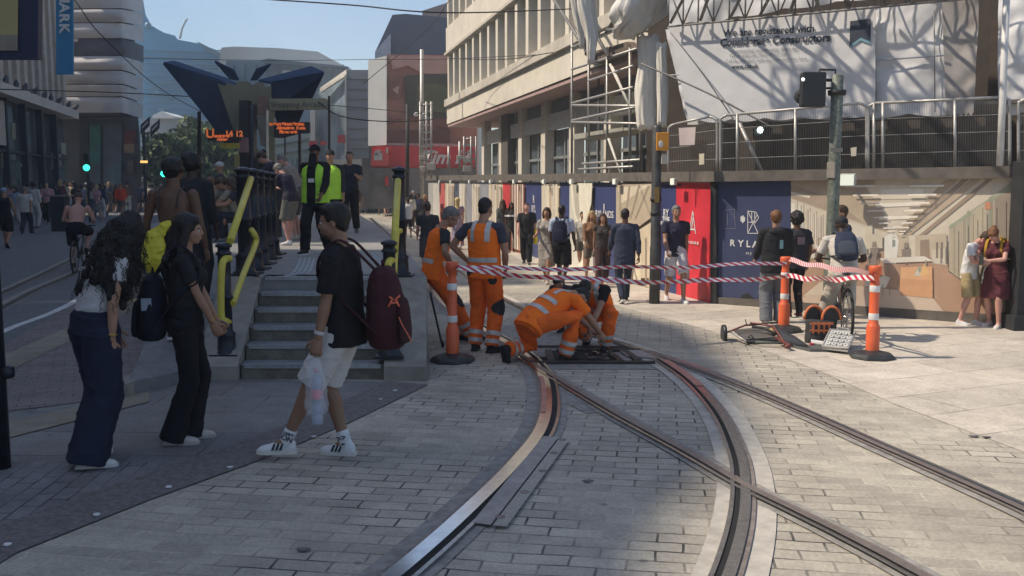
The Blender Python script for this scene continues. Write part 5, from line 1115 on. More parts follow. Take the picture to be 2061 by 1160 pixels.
# scatter volume added to lift far darks, standing in for lens glare
hz = MB(); hz.box((0, 75, 20), (150, 165, 46)); hm_ = bpy.data.materials.new('added veil haze'); hm_.use_nodes = True
_n = hm_.node_tree.nodes; _n.clear(); _o = _n.new('ShaderNodeOutputMaterial'); _v = _n.new('ShaderNodeVolumeScatter'); _v.inputs['Density'].default_value = .0018; _v.inputs['Anisotropy'].default_value = .2; _v.inputs['Color'].default_value = (.93, .97, 1, 1)
hm_.node_tree.links.new(_v.outputs[0], _o.inputs['Volume']); ho = struct('haze', hz, hm_)
# ================================================================ PEOPLE
TMP = bpy.data.scenes.new('build'); TOBJ = None
def remesh(mb, vox, smooth=4, sf=.5):
    """fuse overlapping volumes into one continuous skin"""
    me = bpy.data.meshes.new('raw'); bmesh.ops.recalc_face_normals(mb.b, faces=mb.b.faces); mb.b.to_mesh(me); mb.b.free()
    o = bpy.data.objects.new('raw', me); TMP.collection.objects.link(o)
    r = o.modifiers.new('r', 'REMESH'); r.mode = 'VOXEL'; r.voxel_size = vox; r.use_smooth_shade = True
    if smooth: s = o.modifiers.new('s', 'SMOOTH'); s.factor = sf; s.iterations = smooth
    vl = TMP.view_layers[0]; vl.update(); dg = vl.depsgraph; dg.update()
    out = bpy.data.meshes.new_from_object(o.evaluated_get(dg)); bpy.data.objects.remove(o); bpy.data.meshes.remove(me)
    for p in out.polygons: p.use_smooth = True
    return out
def ell(mb, rings, n=14):
    """loft through elliptic rings: (centre, rx, ry, X, Y)"""
    R_ = []
    for c, rx, ry, X, Y in rings:
        R_.append([mb.b.verts.new(c+X*(rx*cos(2*pi*k/n))+Y*(ry*sin(2*pi*k/n))) for k in range(n)])
    for a, b in zip(R_, R_[1:]):
        for k in range(n): mb.b.faces.new((a[k], a[(k+1) % n], b[(k+1) % n], b[k]))
    mb.b.faces.new(list(reversed(R_[0]))); mb.b.faces.new(R_[-1])
def limb(mb, pts, rs, n=10, flat=1., side=None, cut=False):
    """tapering limb with rounded ends"""
    P_ = [Vector(p) for p in pts]; rings = []
    t0 = (P_[1]-P_[0]).normalized(); t1 = (P_[-1]-P_[-2]).normalized()
    seq = [(P_[0]-t0*rs[0]*.75, rs[0]*.5)]+list(zip(P_, rs))+([] if cut else [(P_[-1]+t1*rs[-1]*.75, rs[-1]*.5)])
    X = Vector(side) if side is not None else None
    for i, (p, r) in enumerate(seq):
        a = seq[max(i-1, 0)][0]; b = seq[min(i+1, len(seq)-1)][0]; t = (b-a).normalized()
        if X is None: X = t.orthogonal().normalized()
        Xp = (X-t*X.dot(t)); Xp = Xp.normalized() if Xp.length > 1e-4 else t.orthogonal().normalized(); Y = t.cross(Xp)
        rings.append((p, r, r*flat, Xp, Y))
    ell(mb, rings, n)
def ik(a, b, l1, l2, pole):
    d = b-a; L = min(d.length, (l1+l2)*.999); dn = d.normalized(); b = a+dn*L
    x = (l1*l1-l2*l2+L*L)/(2*L); h = sqrt(max(l1*l1-x*x, 0)); p = (pole-dn*pole.dot(dn)); p = p.normalized() if p.length > 1e-5 else Vector((0, 1, 0))
    return a+dn*x+p*h, b
SKIN = {'light': (.50, .30, .22), 'tan': (.36, .20, .13), 'olive': (.26, .145, .095), 'brown': (.13, .065, .04), 'dark': (.055, .03, .022), 'pink': (.52, .28, .22)}
def skin(k): return mat('skin '+k, SKIN[k], .5, 0, .10, 14, .15, 120, spec=.35)
def cloth(rgb, s=None, rough=.85): return mat('cloth %.2f %.2f %.2f' % tuple(rgb), rgb, rough, 0, .14, 9, .35, 150, spec=.2)
HAIR = {'black': (.007, .006, .007), 'brown': (.05, .028, .016), 'grey': (.16, .15, .14), 'blond': (.36, .25, .11), 'ginger': (.16, .07, .025), 'white': (.5, .48, .44)}
def hairm(k): return mat('hair '+k, HAIR[k], .5, 0, .4, 40, .8, 90, spec=.4)
class Body: pass
def joints(p):
    J = Body(); f = p.get('female', 0)
    J.f = f
    hipz = p.get('hip', .93); lean = R(p.get('lean', 0)); side = R(p.get('side', 0)); tw = R(p.get('twist', 0))
    J.pel = Vector((p.get('px', 0), p.get('py', 0), hipz))
    Mt = Matrix.Rotation(tw, 3, 'Z') @ Matrix.Rotation(side, 3, 'Y') @ Matrix.Rotation(-lean, 3, 'X')
    curl = R(p.get('curl', 0)); Mu = Matrix.Rotation(tw, 3, 'Z') @ Matrix.Rotation(side, 3, 'Y') @ Matrix.Rotation(-lean-curl, 3, 'X')
    Mp = Matrix.Rotation(R(p.get('ptwist', 0)), 3, 'Z') @ Matrix.Rotation(-lean*p.get('pfollow', .35), 3, 'X')
    J.Mt, J.Mu, J.Mp = Mt, Mu, Mp
    J.waist = J.pel+Mp @ Vector((0, 0, .07))+Mt @ Vector((0, 0, .08)); J.chest = J.waist+Mt @ Vector((0, 0, .10))+Mu @ Vector((0, .0, .10)); J.neck = J.chest+Mu @ Vector((0, -.01, .17))
    sw = .165 if f else .192
    J.sh = {s: J.neck+Mu @ Vector((s*sw, 0, -.045)) for s in (-1, 1)}
    hy, hp_, hr = [R(a) for a in p.get('head', (0, 0, 0))]
    J.Mh = Mu @ Matrix.Rotation(hy, 3, 'Z') @ Matrix.Rotation(-hp_, 3, 'X') @ Matrix.Rotation(hr, 3, 'Y')
    if p.get('headabs'): J.Mh = Matrix.Rotation(hy, 3, 'Z') @ Matrix.Rotation(-hp_, 3, 'X') @ Matrix.Rotation(hr, 3, 'Y')
    J.head = J.neck+Mu @ Vector((0, .01, .055))+J.Mh @ Vector((0, .015, .115))
    J.hip = {s: J.pel+Mp @ Vector((s*.088, 0, -.01)) for s in (-1, 1)}
    ft = p.get('feet', ((-.1, 0, 0), (.1, 0, 0))); yaw = p.get('toes', (8, -8)); J.kn = {}; J.an = {}; J.toe = {}
    kp = p.get('knees', ((-.1, 1, 0), (.1, 1, 0))); fp_ = p.get('footpitch', (0, 0))
    for i, s in enumerate((-1, 1)):
        a = Vector(ft[i])+Vector((0, 0, .085)); 
        k, a = ik(J.hip[s], a, .435, .425, Vector(kp[i])); J.kn[s] = k; J.an[s] = a
        J.toe[s] = Matrix.Rotation(R(yaw[i]), 3, 'Z') @ Matrix.Rotation(R(fp_[i]), 3, 'X') 
    J.el = {}; J.wr = {}; J.hd = {}; J.hn = {}
    arms = p.get('arms', ((5, 8, 12), (5, 8, 12)))
    for i, s in enumerate((-1, 1)):
        a = arms[i]
        if len(a) == 3 and not isinstance(a[0], str):
            sw_, ab, eb = [R(x) for x in a]
            d = Mu @ (Matrix.Rotation(s*-ab, 3, 'Y') @ Matrix.Rotation(sw_, 3, 'X') @ Vector((0, 0, -1)))
            if abs(lean) > .01: d = (Matrix.Rotation(s*-ab, 3, 'Y') @ Matrix.Rotation(sw_, 3, 'X') @ Vector((0, 0, -1)))
            e = J.sh[s]+d*.285
            d2 = (Matrix.Rotation(s*-ab*.5, 3, 'Y') @ Matrix.Rotation(sw_+eb, 3, 'X') @ Vector((0, 0, -1)))
            w_ = e+d2*.25
        else:   # ('to', (x,y,z), (pole))
            e, w_ = ik(J.sh[s], Vector(a[1]), .285, .25, Vector(a[2])); d2 = (w_-e).normalized()
        J.el[s], J.wr[s] = e, w_; J.hd[s] = d2
        if len(a) == 4 and isinstance(a[0], str): J.hd[s] = Vector(a[3]).normalized()
        hn = (e-J.sh[s]).cross(d2); J.hn[s] = (J.Mu @ Vector((-s, 0, 0)))
    J.curlf = p.get('grip', (.6, .6))
    return J
def hand(mb, J, s, lvl):
    w_ = J.wr[s]; d = J.hd[s]; n = J.hn[s]; n = (n-d*n.dot(d)).normalized(); side = d.cross(n)   # n: palm direction
    fwd = J.Mu @ Vector((0, 1, 0)); th = side if side.dot(fwd) > 0 else -side     # thumb side points forward
    limb(mb, [w_-d*.01, w_+d*.03, w_+d*.085], [.026, .036, .040], 10, .42, th)
    g = J.curlf[0 if s < 0 else 1]
    ls = (.072, .08, .075, .058)
    for i in range(4):
        b = w_+d*.088+th*(.029-i*.0195); L = ls[i]; a1 = g*.7; a2 = g*1.7; a3 = g*2.4
        dd = lambda a: (d*cos(a)+n*sin(a))
        p1 = b+dd(a1)*L*.45; p2 = p1+dd(a2)*L*.32; p3 = p2+dd(a3)*L*.25
        limb(mb, [b, p1, p2, p3], [.0095, .009, .008, .007], 6)
    b = w_+d*.03+th*.032; limb(mb, [b, b+(d*.6+th*.6+n*.25).normalized()*.04, b+(d*.75+th*.5+n*.35).normalized()*.072], [.013, .0105, .008], 6)
def add_body(J, lvl, barefoot=False):
    mb = MB(); f = J.f; X = Vector((1, 0, 0)); Y = Vector((0, 1, 0))
    Xp, Yp_, Xt, Yt_, Xu, Yu = J.Mp @ X, J.Mp @ Y, J.Mt @ X, J.Mt @ Y, J.Mu @ X, J.Mu @ Y
    W = dict(h=.165 if not f else .172, w=.14 if not f else .118, c=.168 if not f else .145, s=.15 if not f else .13)
    Zp = J.Mp @ U3; Zu = J.Mu @ U3
    ell(mb, [(J.pel-Zp*.10, .12, .09, Xp, Yp_), (J.pel-Zp*.03, W['h'], .118, Xp, Yp_), (J.pel+Zp*.05, W['h']*.96, .11, Xp, Yp_), (J.waist, W['w'], .092, Xt, Yt_), (J.waist.lerp(J.chest, .5), W['c']*.93, .102, Xt, Yt_), (J.chest, W['c'], .112, Xu, Yu), (J.neck-Zu*.08, W['s']*1.05, .095, Xu, Yu), (J.neck-Zu*.03, W['s']*.72, .07, Xu, Yu), (J.neck, .07, .06, Xu, Yu)])
    if f:
        for s in (-1, 1): mb.sph(J.chest+J.Mu @ Vector((s*.07, .085, .0)), .058, 10)
    limb(mb, [J.neck-Zu*.05, J.neck+Zu*.03, J.head-J.Mh @ Vector((0, .02, .05))], [.066, .056, .054])
    for s in (-1, 1):
        k = .88 if f else 1.
        e, w_, sh = J.el[s], J.wr[s], J.sh[s]
        limb(mb, [sh, sh.lerp(e, .3), sh.lerp(e, .7), e], [.056*k, .052*k, .043*k, .038*k]); limb(mb, [e, e.lerp(w_, .3), e.lerp(w_, .7), w_], [.039*k, .041*k, .032*k, .025*k])
        h, kn, an = J.hip[s], J.kn[s], J.an[s]; bk = (J.toe[s] @ Vector((0, -1, 0)))
        limb(mb, [h, h.lerp(kn, .3), h.lerp(kn, .7), kn], [.098, .087, .066, .056]); limb(mb, [kn, kn.lerp(an, .28)+bk*.012, kn.lerp(an, .65), an], [.055, .059, .043, .036])
        if not barefoot: limb(mb, [an, an+J.toe[s] @ Vector((0, .08, -.04)), an+J.toe[s] @ Vector((0, .15, -.055))], [.036, .032, .026])
    add_head(mb, J, lvl)
    if lvl < 2:
        for s in (-1, 1): hand(mb, J, s, lvl)
    me = remesh(mb, {0: .026, 1: .015, 2: .0085, 3: .0062}[lvl], {0: 1, 1: 2, 2: 3, 3: 4}[lvl])
    if lvl >= 2:   # fingers stay separate at their own fine size
        hb = MB()
        for s in (-1, 1): hand(hb, J, s, lvl)
        bmesh.ops.recalc_face_normals(hb.b, faces=hb.b.faces)
        hb.b.from_mesh(me)
        for q in hb.b.faces: q.smooth = True
        hb.b.to_mesh(me); hb.b.free()
    return me
def hm(J, v): return J.head+J.Mh @ Vector(v)
def add_head(mb, J, lvl):
    M4 = J.Mh.to_4x4(); sc = .95 if J.f else 1.
    mb.sph(hm(J, (0, -.012, .022)), (.074*sc, .094*sc, .092*sc), 16, M4)        # cranium
    mb.sph(hm(J, (0, .028, -.03)), (.060*sc, .066*sc, .082*sc), 14, M4)        # face
    mb.sph(hm(J, (0, .052, -.083)), (.030*sc, .030, .024), 10, M4)              # chin
    if lvl >= 1:
        ell(mb, [(hm(J, (0, .080, .012)), .009, .008, J.Mh @ Vector((1, 0, 0)), J.Mh @ Vector((0, 1, 0))), (hm(J, (0, .093, -.012)), .012, .013, J.Mh @ Vector((1, 0, 0)), J.Mh @ Vector((0, 1, 0))), (hm(J, (0, .096, -.030)), .0145, .014, J.Mh @ Vector((1, 0, 0)), J.Mh @ Vector((0, 1, 0))), (hm(J, (0, .084, -.040)), .013, .010, J.Mh @ Vector((1, 0, 0)), J.Mh @ Vector((0, 1, 0)))], 8)
        mb.sph(hm(J, (0, .074, .018)), (.046, .016, .011), 10, M4)               # brow
        for s in (-1, 1):
            mb.sph(hm(J, (s*.073*sc, -.008, -.012)), (.010, .018, .030), 8, M4)  # ear
            if lvl >= 2: mb.sph(hm(J, (s*.036, .058, -.03)), (.022, .022, .022), 8, M4)
    if lvl >= 2:
        mb.sph(hm(J, (0, .086, -.056)), (.022, .010, .0065), 8, M4); mb.sph(hm(J, (0, .082, -.067)), (.019, .010, .007), 8, M4)
def face_parts(J, e, eyes=True):
    M4 = J.Mh.to_4x4()
    for s in (-1, 1):
        MB().sph(hm(J, (s*.031, .0755, -.001)), (.0135, .011, .0075), 10, M4).build('eye', mat('eye white', (.55, .52, .5), .3), e)
        MB().sph(hm(J, (s*.030, .085, -.001)), (.006, .004, .006), 8, M4).build('iris', mat('dark iris', (.02, .012, .01), .2), e)
        MB().sph(hm(J, (s*.033, .080, .018)), (.019, .008, .0038), 8, M4 @ Matrix.Rotation(-s*.12, 4, 'Y')).build('eyebrow', hairm('black'), e)
    MB().sph(hm(J, (0, .093, -.061)), (.021, .004, .0045), 8, M4).build('mouth', mat('lips', (.30, .10, .09), .5), e)
def add_hair(J, style, lvl, seed=0):
    mb = MB(); M4 = J.Mh.to_4x4(); rnd = random.Random(seed)
    if style in ('short', 'crop', 'quiff', 'bob', 'long', 'ponytail', 'tied', 'afro', 'bun', 'curls'):
        g_ = {'crop': .003, 'short': .009, 'quiff': .010}.get(style, .010)
        # cap of overlapping lobes: back, top and sides, leaving the face free
        mb.sph(hm(J, (0, -.026, .034)), (.075+g_, .088+g_, .086+g_), 16, M4)
        if style not in ('crop',): mb.sph(hm(J, (0, .018, .070)), (.062+g_*.5, .062, .046), 12, M4)
        else: mb.sph(hm(J, (0, .012, .066)), (.060, .06, .046), 12, M4)
        mb.sph(hm(J, (0, -.052, -.020)), (.064+g_*.5, .050, .062), 12, M4)
    if style == 'quiff':
        for k in range(26):
            a = rnd.uniform(-1, 1); mb.sph(hm(J, (a*.06, rnd.uniform(-.05, .05), .105+rnd.uniform(-.006, .012)-abs(a)*.02)), (.018, .022, .016), 6, M4)
    if style == 'bob':
        for s in (-1, 1): limb(mb, [hm(J, (s*.062, -.01, .04)), hm(J, (s*.080, -.015, -.04)), hm(J, (s*.076, -.01, -.12))], [.035, .034, .026])
        limb(mb, [hm(J, (0, -.07, .02)), hm(J, (0, -.085, -.06)), hm(J, (0, -.075, -.14))], [.07, .065, .05])
    if style in ('long',):
        Zu = J.Mu @ U3; back = J.Mu @ Vector((0, -.10, 0))
        for s in (-1, 1): limb(mb, [hm(J, (s*.060, -.005, .05)), hm(J, (s*.082, -.015, -.04)), J.neck+J.Mu @ Vector((s*.10, -.02, .0)), J.neck+J.Mu @ Vector((s*.11, -.02, -.14))], [.030, .034, .036, .022])
        limb(mb, [hm(J, (0, -.045, .05)), hm(J, (0, -.065, -.05)), J.neck+J.Mu @ Vector((0, -.07, -.03)), J.neck+J.Mu @ Vector((0, -.10, -.15))], [.078, .075, .080, .06])
        for k in range(26): mb.sph(J.neck+J.Mu @ Vector((rnd.uniform(-.11, .11), rnd.uniform(-.14, -.03), rnd.uniform(-.2, -.02))), rnd.uniform(.02, .036), 6, None)
    if style in ('ponytail', 'tied'):
        limb(mb, [hm(J, (0, -.10, .02)), hm(J, (0, -.135, -.04)), hm(J, (0, -.13, -.16))], [.032, .034, .018])
    if style == 'bun': mb.sph(hm(J, (0, -.105, .06)), .042, 10)
    if style in ('afro', 'curls'):
        R0 = .035 if style == 'curls' else .055
        for k in range(120 if style == 'afro' else 60):
            v = Vector((rnd.gauss(0, 1), rnd.gauss(0, 1)-.3, rnd.gauss(0, 1)+.5)).normalized()
            if v.y > .5 and v.z < .55: continue
            mb.sph(hm(J, (v.x*(.06+R0*.6), v.y*(.07+R0*.6)-.015, v.z*(.07+R0*.6)+.025)), rnd.uniform(.5, .9)*R0*.7, 6)
    if style == 'hijab':
        mb.sph(hm(J, (0, -.02, .02)), (.092, .108, .112), 16, M4); limb(mb, [hm(J, (0, -.03, -.05)), J.neck+J.Mu @ Vector((0, -.01, 0)), J.neck+J.Mu @ Vector((0, -.02, -.10))], [.085, .09, .13], 12, .8)
    if style == 'cap':
        mb.sph(hm(J, (0, -.018, .045)), (.084, .098, .080), 16, M4)
        ell(mb, [(hm(J, (0, .06, .045)), .07, .012, J.Mh @ Vector((1, 0, 0)), J.Mh @ Vector((0, 0, 1))), (hm(J, (0, .145, .030)), .055, .006, J.Mh @ Vector((1, 0, 0)), J.Mh @ Vector((0, 0, 1)))], 12)
    me = remesh(mb, {0: .026, 1: .014, 2: .008, 3: .006}[lvl], 2)
    if lvl >= 1:
        push(me, lambda c: noise.noise(Vector((c.x*38, c.y*38, c.z*13)))*.0045*(1 if style != 'crop' else .3))
    return me
def push(me, fn):
    """move every vertex along its own normal by fn(position)"""
    n = len(me.vertices); co = [0.]*(3*n); no = [0.]*(3*n)
    me.vertices.foreach_get('co', co); me.vertex_normals.foreach_get('vector', no)
    for i in range(0, 3*n, 3):
        d = fn(Vector(co[i:i+3])); co[i] += no[i]*d; co[i+1] += no[i+1]*d; co[i+2] += no[i+2]*d
    me.vertices.foreach_set('co', co); me.update()
def folds(me, amp, sx=9, sz=4, seed=0.):
    if amp <= 0: return
    def fn(c):
        d = noise.noise(Vector((c.x*sx+seed, c.y*sx, c.z*sz)))+.5*noise.noise(Vector((c.x*sx*2.3, c.y*sx*2.3+seed, c.z*sz*3.1)))
        r_ = 1-abs(noise.noise(Vector((c.x*5+seed, c.y*5, c.z*9))))*2.2
        return d*amp+max(r_-.55, 0)*amp*1.6
    push(me, fn)
def top_mesh(J, lvl, sleeve=.55, pad=.016, hem=.0, loose=1., tank=False, collar=True, length=0.):
    """shirt, jacket or vest: torso shell with sleeves; hem<0 hangs below the hips"""
    mb = MB(); f = J.f; X = Vector((1, 0, 0)); Y = Vector((0, 1, 0))
    Xp, Yp_, Xt, Yt_, Xu, Yu = J.Mp @ X, J.Mp @ Y, J.Mt @ X, J.Mt @ Y, J.Mu @ X, J.Mu @ Y
    W = dict(h=.165 if not f else .168, w=.148 if not f else .122, c=.168 if not f else .146, s=.15 if not f else .13); Zp = J.Mp @ U3; Zu = J.Mu @ U3
    L = loose
    rg = [(J.pel+Zp*(hem-.06), (W['h']+pad)*L, (.115+pad)*L, Xp, Yp_), (J.pel+Zp*(hem*.4+.02), (W['h']+pad)*L, (.112+pad)*L, Xp, Yp_)] if hem < .08 else [(J.pel+Zp*hem, (W['w']+pad)*L, (.096+pad)*L, Xt, Yt_)]
    rg += [(J.waist, (W['w']+pad*1.3)*L, (.098+pad)*L, Xt, Yt_), (J.waist.lerp(J.chest, .5), (W['c']*.95+pad)*L, (.106+pad)*L, Xt, Yt_), (J.chest, W['c']+pad*1.2, .114+pad, Xu, Yu), (J.neck-Zu*.08, W['s']*1.12+pad, .097+pad, Xu, Yu), (J.neck-Zu*.028, W['s']*.8+pad*.7, .072+pad*.7, Xu, Yu), (J.neck-Zu*.002, .074+pad*.4, .064+pad*.3, Xu, Yu)]
    ell(mb, rg, 18)
    if f:
        for s in (-1, 1): mb.sph(J.chest+J.Mu @ Vector((s*.07, .088, .0)), .062+pad*.5, 10)
    for s in (-1, 1):
        e, w_, sh = J.el[s], J.wr[s], J.sh[s]; k = .9 if f else 1.
        if tank: limb(mb, [J.neck+J.Mu @ Vector((s*.07, 0, -.02)), sh.lerp(J.neck, .35)], [.05, .045]); continue
        limb(mb, [J.neck+J.Mu @ Vector((s*.06, 0, -.03)), sh.lerp(J.neck, .25)-Zu*.012, sh-Zu*.01], [.052+pad*.4, (.055+pad*.4)*k, (.050+pad*.4)*k], 12)
        if sleeve <= 1: limb(mb, [sh, sh.lerp(e, .5*sleeve), sh.lerp(e, sleeve)], [(.058+pad*.4)*k, (.053+pad*.6)*k, (.050+pad*.9)*k], 14, cut=True)
        else:
            limb(mb, [sh, sh.lerp(e, .5), e], [(.057+pad*.4)*k, (.048+pad*.5)*k, (.044+pad*.5)*k]); limb(mb, [e, e.lerp(w_, .5), e.lerp(w_, sleeve-1)], [(.044+pad*.5)*k, (.040+pad*.4)*k, (.033+pad*.4)*k], 12, cut=True)
    me = remesh(mb, {0: .028, 1: .016, 2: .010, 3: .008}[lvl], 2)
    folds(me, {0: .0, 1: .006, 2: .007, 3: .008}[lvl]*1.0, seed=J.chest.x*9)
    return me
def bottom_mesh(J, lvl, cut='jeans', pad=.012):
    mb = MB(); X = Vector((1, 0, 0)); Y = Vector((0, 1, 0)); Xp, Yp_ = J.Mp @ X, J.Mp @ Y; Zp = J.Mp @ U3; W = .166 if not J.f else .172
    ell(mb, [(J.pel-Zp*.11, .13+pad, .095+pad, Xp, Yp_), (J.pel-Zp*.03, W+pad, .118+pad, Xp, Yp_), (J.pel+Zp*.05, W*.97+pad, .112+pad, Xp, Yp_), (J.pel+Zp*.115, W*.86+pad, .10+pad, Xp, Yp_)], 18)
    for s in (-1, 1):
        h, kn, an = J.hip[s], J.kn[s], J.an[s]; fw = J.toe[s] @ Vector((0, 1, 0))
        if cut == 'shorts' or cut == 'longshorts':
            t = .72 if cut == 'shorts' else .97
            limb(mb, [h, h.lerp(kn, .35), h.lerp(kn, t)], [.100+pad*.5, .096+pad*.7, .084+pad*1.1], 18, cut=True); continue
        if cut == 'miniskirt': continue
        if cut == 'skirt': continue
        r = {'jeans': (.102, .078, .066, .056, .055), 'wide': (.112, .105, .105, .115, .128), 'flare': (.098, .070, .060, .072, .098), 'work': (.106, .088, .082, .076, .072), 'leggings': (.098, .070, .058, .048, .042), 'baggy': (.110, .095, .092, .092, .096)}[cut]
        end = an+Vector((0, 0, -.045 if cut in ('wide', 'flare', 'baggy') else -.005))
        limb(mb, [h, h.lerp(kn, .5), kn, kn.lerp(an, .5), end], [r[0]+pad*.5, r[1]+pad*.6, r[2]+pad*.6, r[3]+pad*.4, r[4]+pad*.3], 18, cut=True)
    if cut == 'miniskirt' or cut == 'skirt':
        b = (J.kn[-1]+J.kn[1])/2; ell(mb, [(J.pel+Zp*.10, .14, .115, Xp, Yp_), (J.pel, .185, .14, Xp, Yp_), (J.pel.lerp(b, .9), .20, .16, X, Y)], 18)
    me = remesh(mb, {0: .028, 1: .016, 2: .010, 3: .008}[lvl], 2); folds(me, {0: .0, 1: .006, 2: .007, 3: .007}[lvl]*(1.3 if cut in ('wide', 'work', 'baggy') else 1), 8, 3, J.pel.y*7+3)
    return me
def dress_mesh(J, lvl, hem=.2, w=.24, pad=.012):
    mb = MB(); X = Vector((1, 0, 0)); Y = Vector((0, 1, 0)); Xu, Yu = J.Mu @ X, J.Mu @ Y; Zu = J.Mu @ U3
    ell(mb, [(Vector((J.pel.x, J.pel.y, hem)), w, w*.8, X, Y), (Vector((J.pel.x, J.pel.y, (hem+J.pel.z)/2)), w*.92, w*.72, X, Y), (J.pel, .185, .14, X, Y), (J.waist, .14, .115, Xu, Yu), (J.chest, .16, .135, Xu, Yu), (J.neck-Zu*.07, .155, .11, Xu, Yu), (J.neck-Zu*.01, .08, .07, Xu, Yu)], 20)
    for s in (-1, 1): limb(mb, [J.sh[s], J.sh[s].lerp(J.el[s], .5)], [.062, .056]); mb.sph(J.chest+J.Mu @ Vector((s*.07, .09, .0)), .072, 10); limb(mb, [J.hip[s], J.hip[s].lerp(J.kn[s], .85)], [.115, .09])
    me = remesh(mb, {0: .028, 1: .016, 2: .010, 3: .008}[lvl], 2); folds(me, .010, 11, 1.2, 2.); return me
def shoe(J, s, e, m, lvl, sole=None, big=1.):
    a = J.an[s]; T = J.toe[s]; X = T @ Vector((1, 0, 0)); Z = T @ U3; q = lambda y, z: a+T @ Vector((0, y, z-.085))
    mb = MB(); b = big
    ell(mb, [(q(-.062*b, .045), .022*b, .030, X, Z), (q(-.045*b, .048), .034*b, .046, X, Z), (q(.0, .055), .038*b, .054, X, Z), (q(.05, .046), .040*b, .044, X, Z), (q(.11, .036), .044*b, .032, X, Z), (q(.165*b, .030), .036*b, .024, X, Z), (q(.19*b, .024), .020*b, .014, X, Z)], 14)
    limb(mb, [q(0, .05), q(0, .1)], [.040*b, .041*b])
    if lvl >= 2:
        me = remesh(mb, .007, 2)
        o = link('shoe', me, m, e)
    else: o = mb.build('shoe', m, e, smooth=True)
    if sole is not None:
        mb = MB(); pts = [(-.070, .028), (-.072, -.028), (-.03, -.038), (.05, -.040), (.12, -.046), (.17, -.038), (.198, -.015), (.198, .015), (.17, .038), (.12, .046), (.05, .040), (-.03, .038)]
        P_ = [a+T @ Vector((y*b, x*b, -.085+.002)) for x, y in [(p_[0], p_[1]) for p_ in pts]]
        mb.prism(P_, Z*.026*b); mb.build('sole', sole, o)
    return o
NP = [0]
def person(label, fx, fy, hy, face, pose=None, skin_='light', hair=('short', 'brown'), top=None, bottom=None, shoes=(.5, .5, .5), lvl=1, z=0., female=0, group=None, H=None, dress=None, X=0, extra=None, pos=None, soles=None, cat='person', wide=1.):
    """feet at picture column fx, row fy; crown at row hy; face = heading in degrees (0 away, 90 left, 180 toward the camera)"""
    NP[0] += 1
    p = dict(pose or {}); p['female'] = female
    b = G(fx, fy, z) if pos is None else Vector(pos)
    if H is None: H = D(fx, hy, b.y).z-b.z
    J = joints(p); top_z = max(J.head.z+.115, .3)
    sc = H/top_z if H > 0 else -H
    e = empty('person', b, label, cat, group, R(face)); e.scale = (sc*wide, sc*wide, sc); J.e = e; J.lvl = lvl
    link('body', add_body(J, lvl), skin(skin_), e)
    if hair: link('hair' if hair[0] not in ('cap', 'hijab') else {'cap': 'cap', 'hijab': 'headscarf'}[hair[0]], add_hair(J, hair[0], lvl, NP[0]), hairm(hair[1]) if isinstance(hair[1], str) else cloth(hair[1]), e)
    if hair and hair[0] == 'cap': pass
    if dress: link('dress', dress_mesh(J, lvl, dress.get('hem', .3), dress.get('w', .24)), cloth(dress['c']), e)
    if top: tm = top_mesh(J, lvl, **{k: v for k, v in top.items() if k not in ('c', 'n')}); J.top = link(top.get('n', 'shirt'), tm, cloth(top['c']), e)
    if bottom: J.bot = link(bottom.get('n', 'trousers'), bottom_mesh(J, lvl, bottom.get('cut', 'jeans'), bottom.get('pad', .012)), cloth(bottom['c']), e)
    if shoes is not None:
        for s in (-1, 1): shoe(J, s, e, cloth(shoes), lvl, cloth(soles) if soles else (M_white if lvl >= 2 and soles != 0 else None))
    return e, J
def wpos(J, v):
    e = J.e; return e.location+Matrix.Rotation(e.rotation_euler.z, 3, 'Z') @ (Vector(v)*e.scale.x)
def carried(name, J, label, cat, group=None):
    """an Empty that shares the wearer's frame, for a bag worn or held"""
    o = empty(name, J.e.location, label, cat, group, J.e.rotation_euler.z); o.scale = J.e.scale; return o
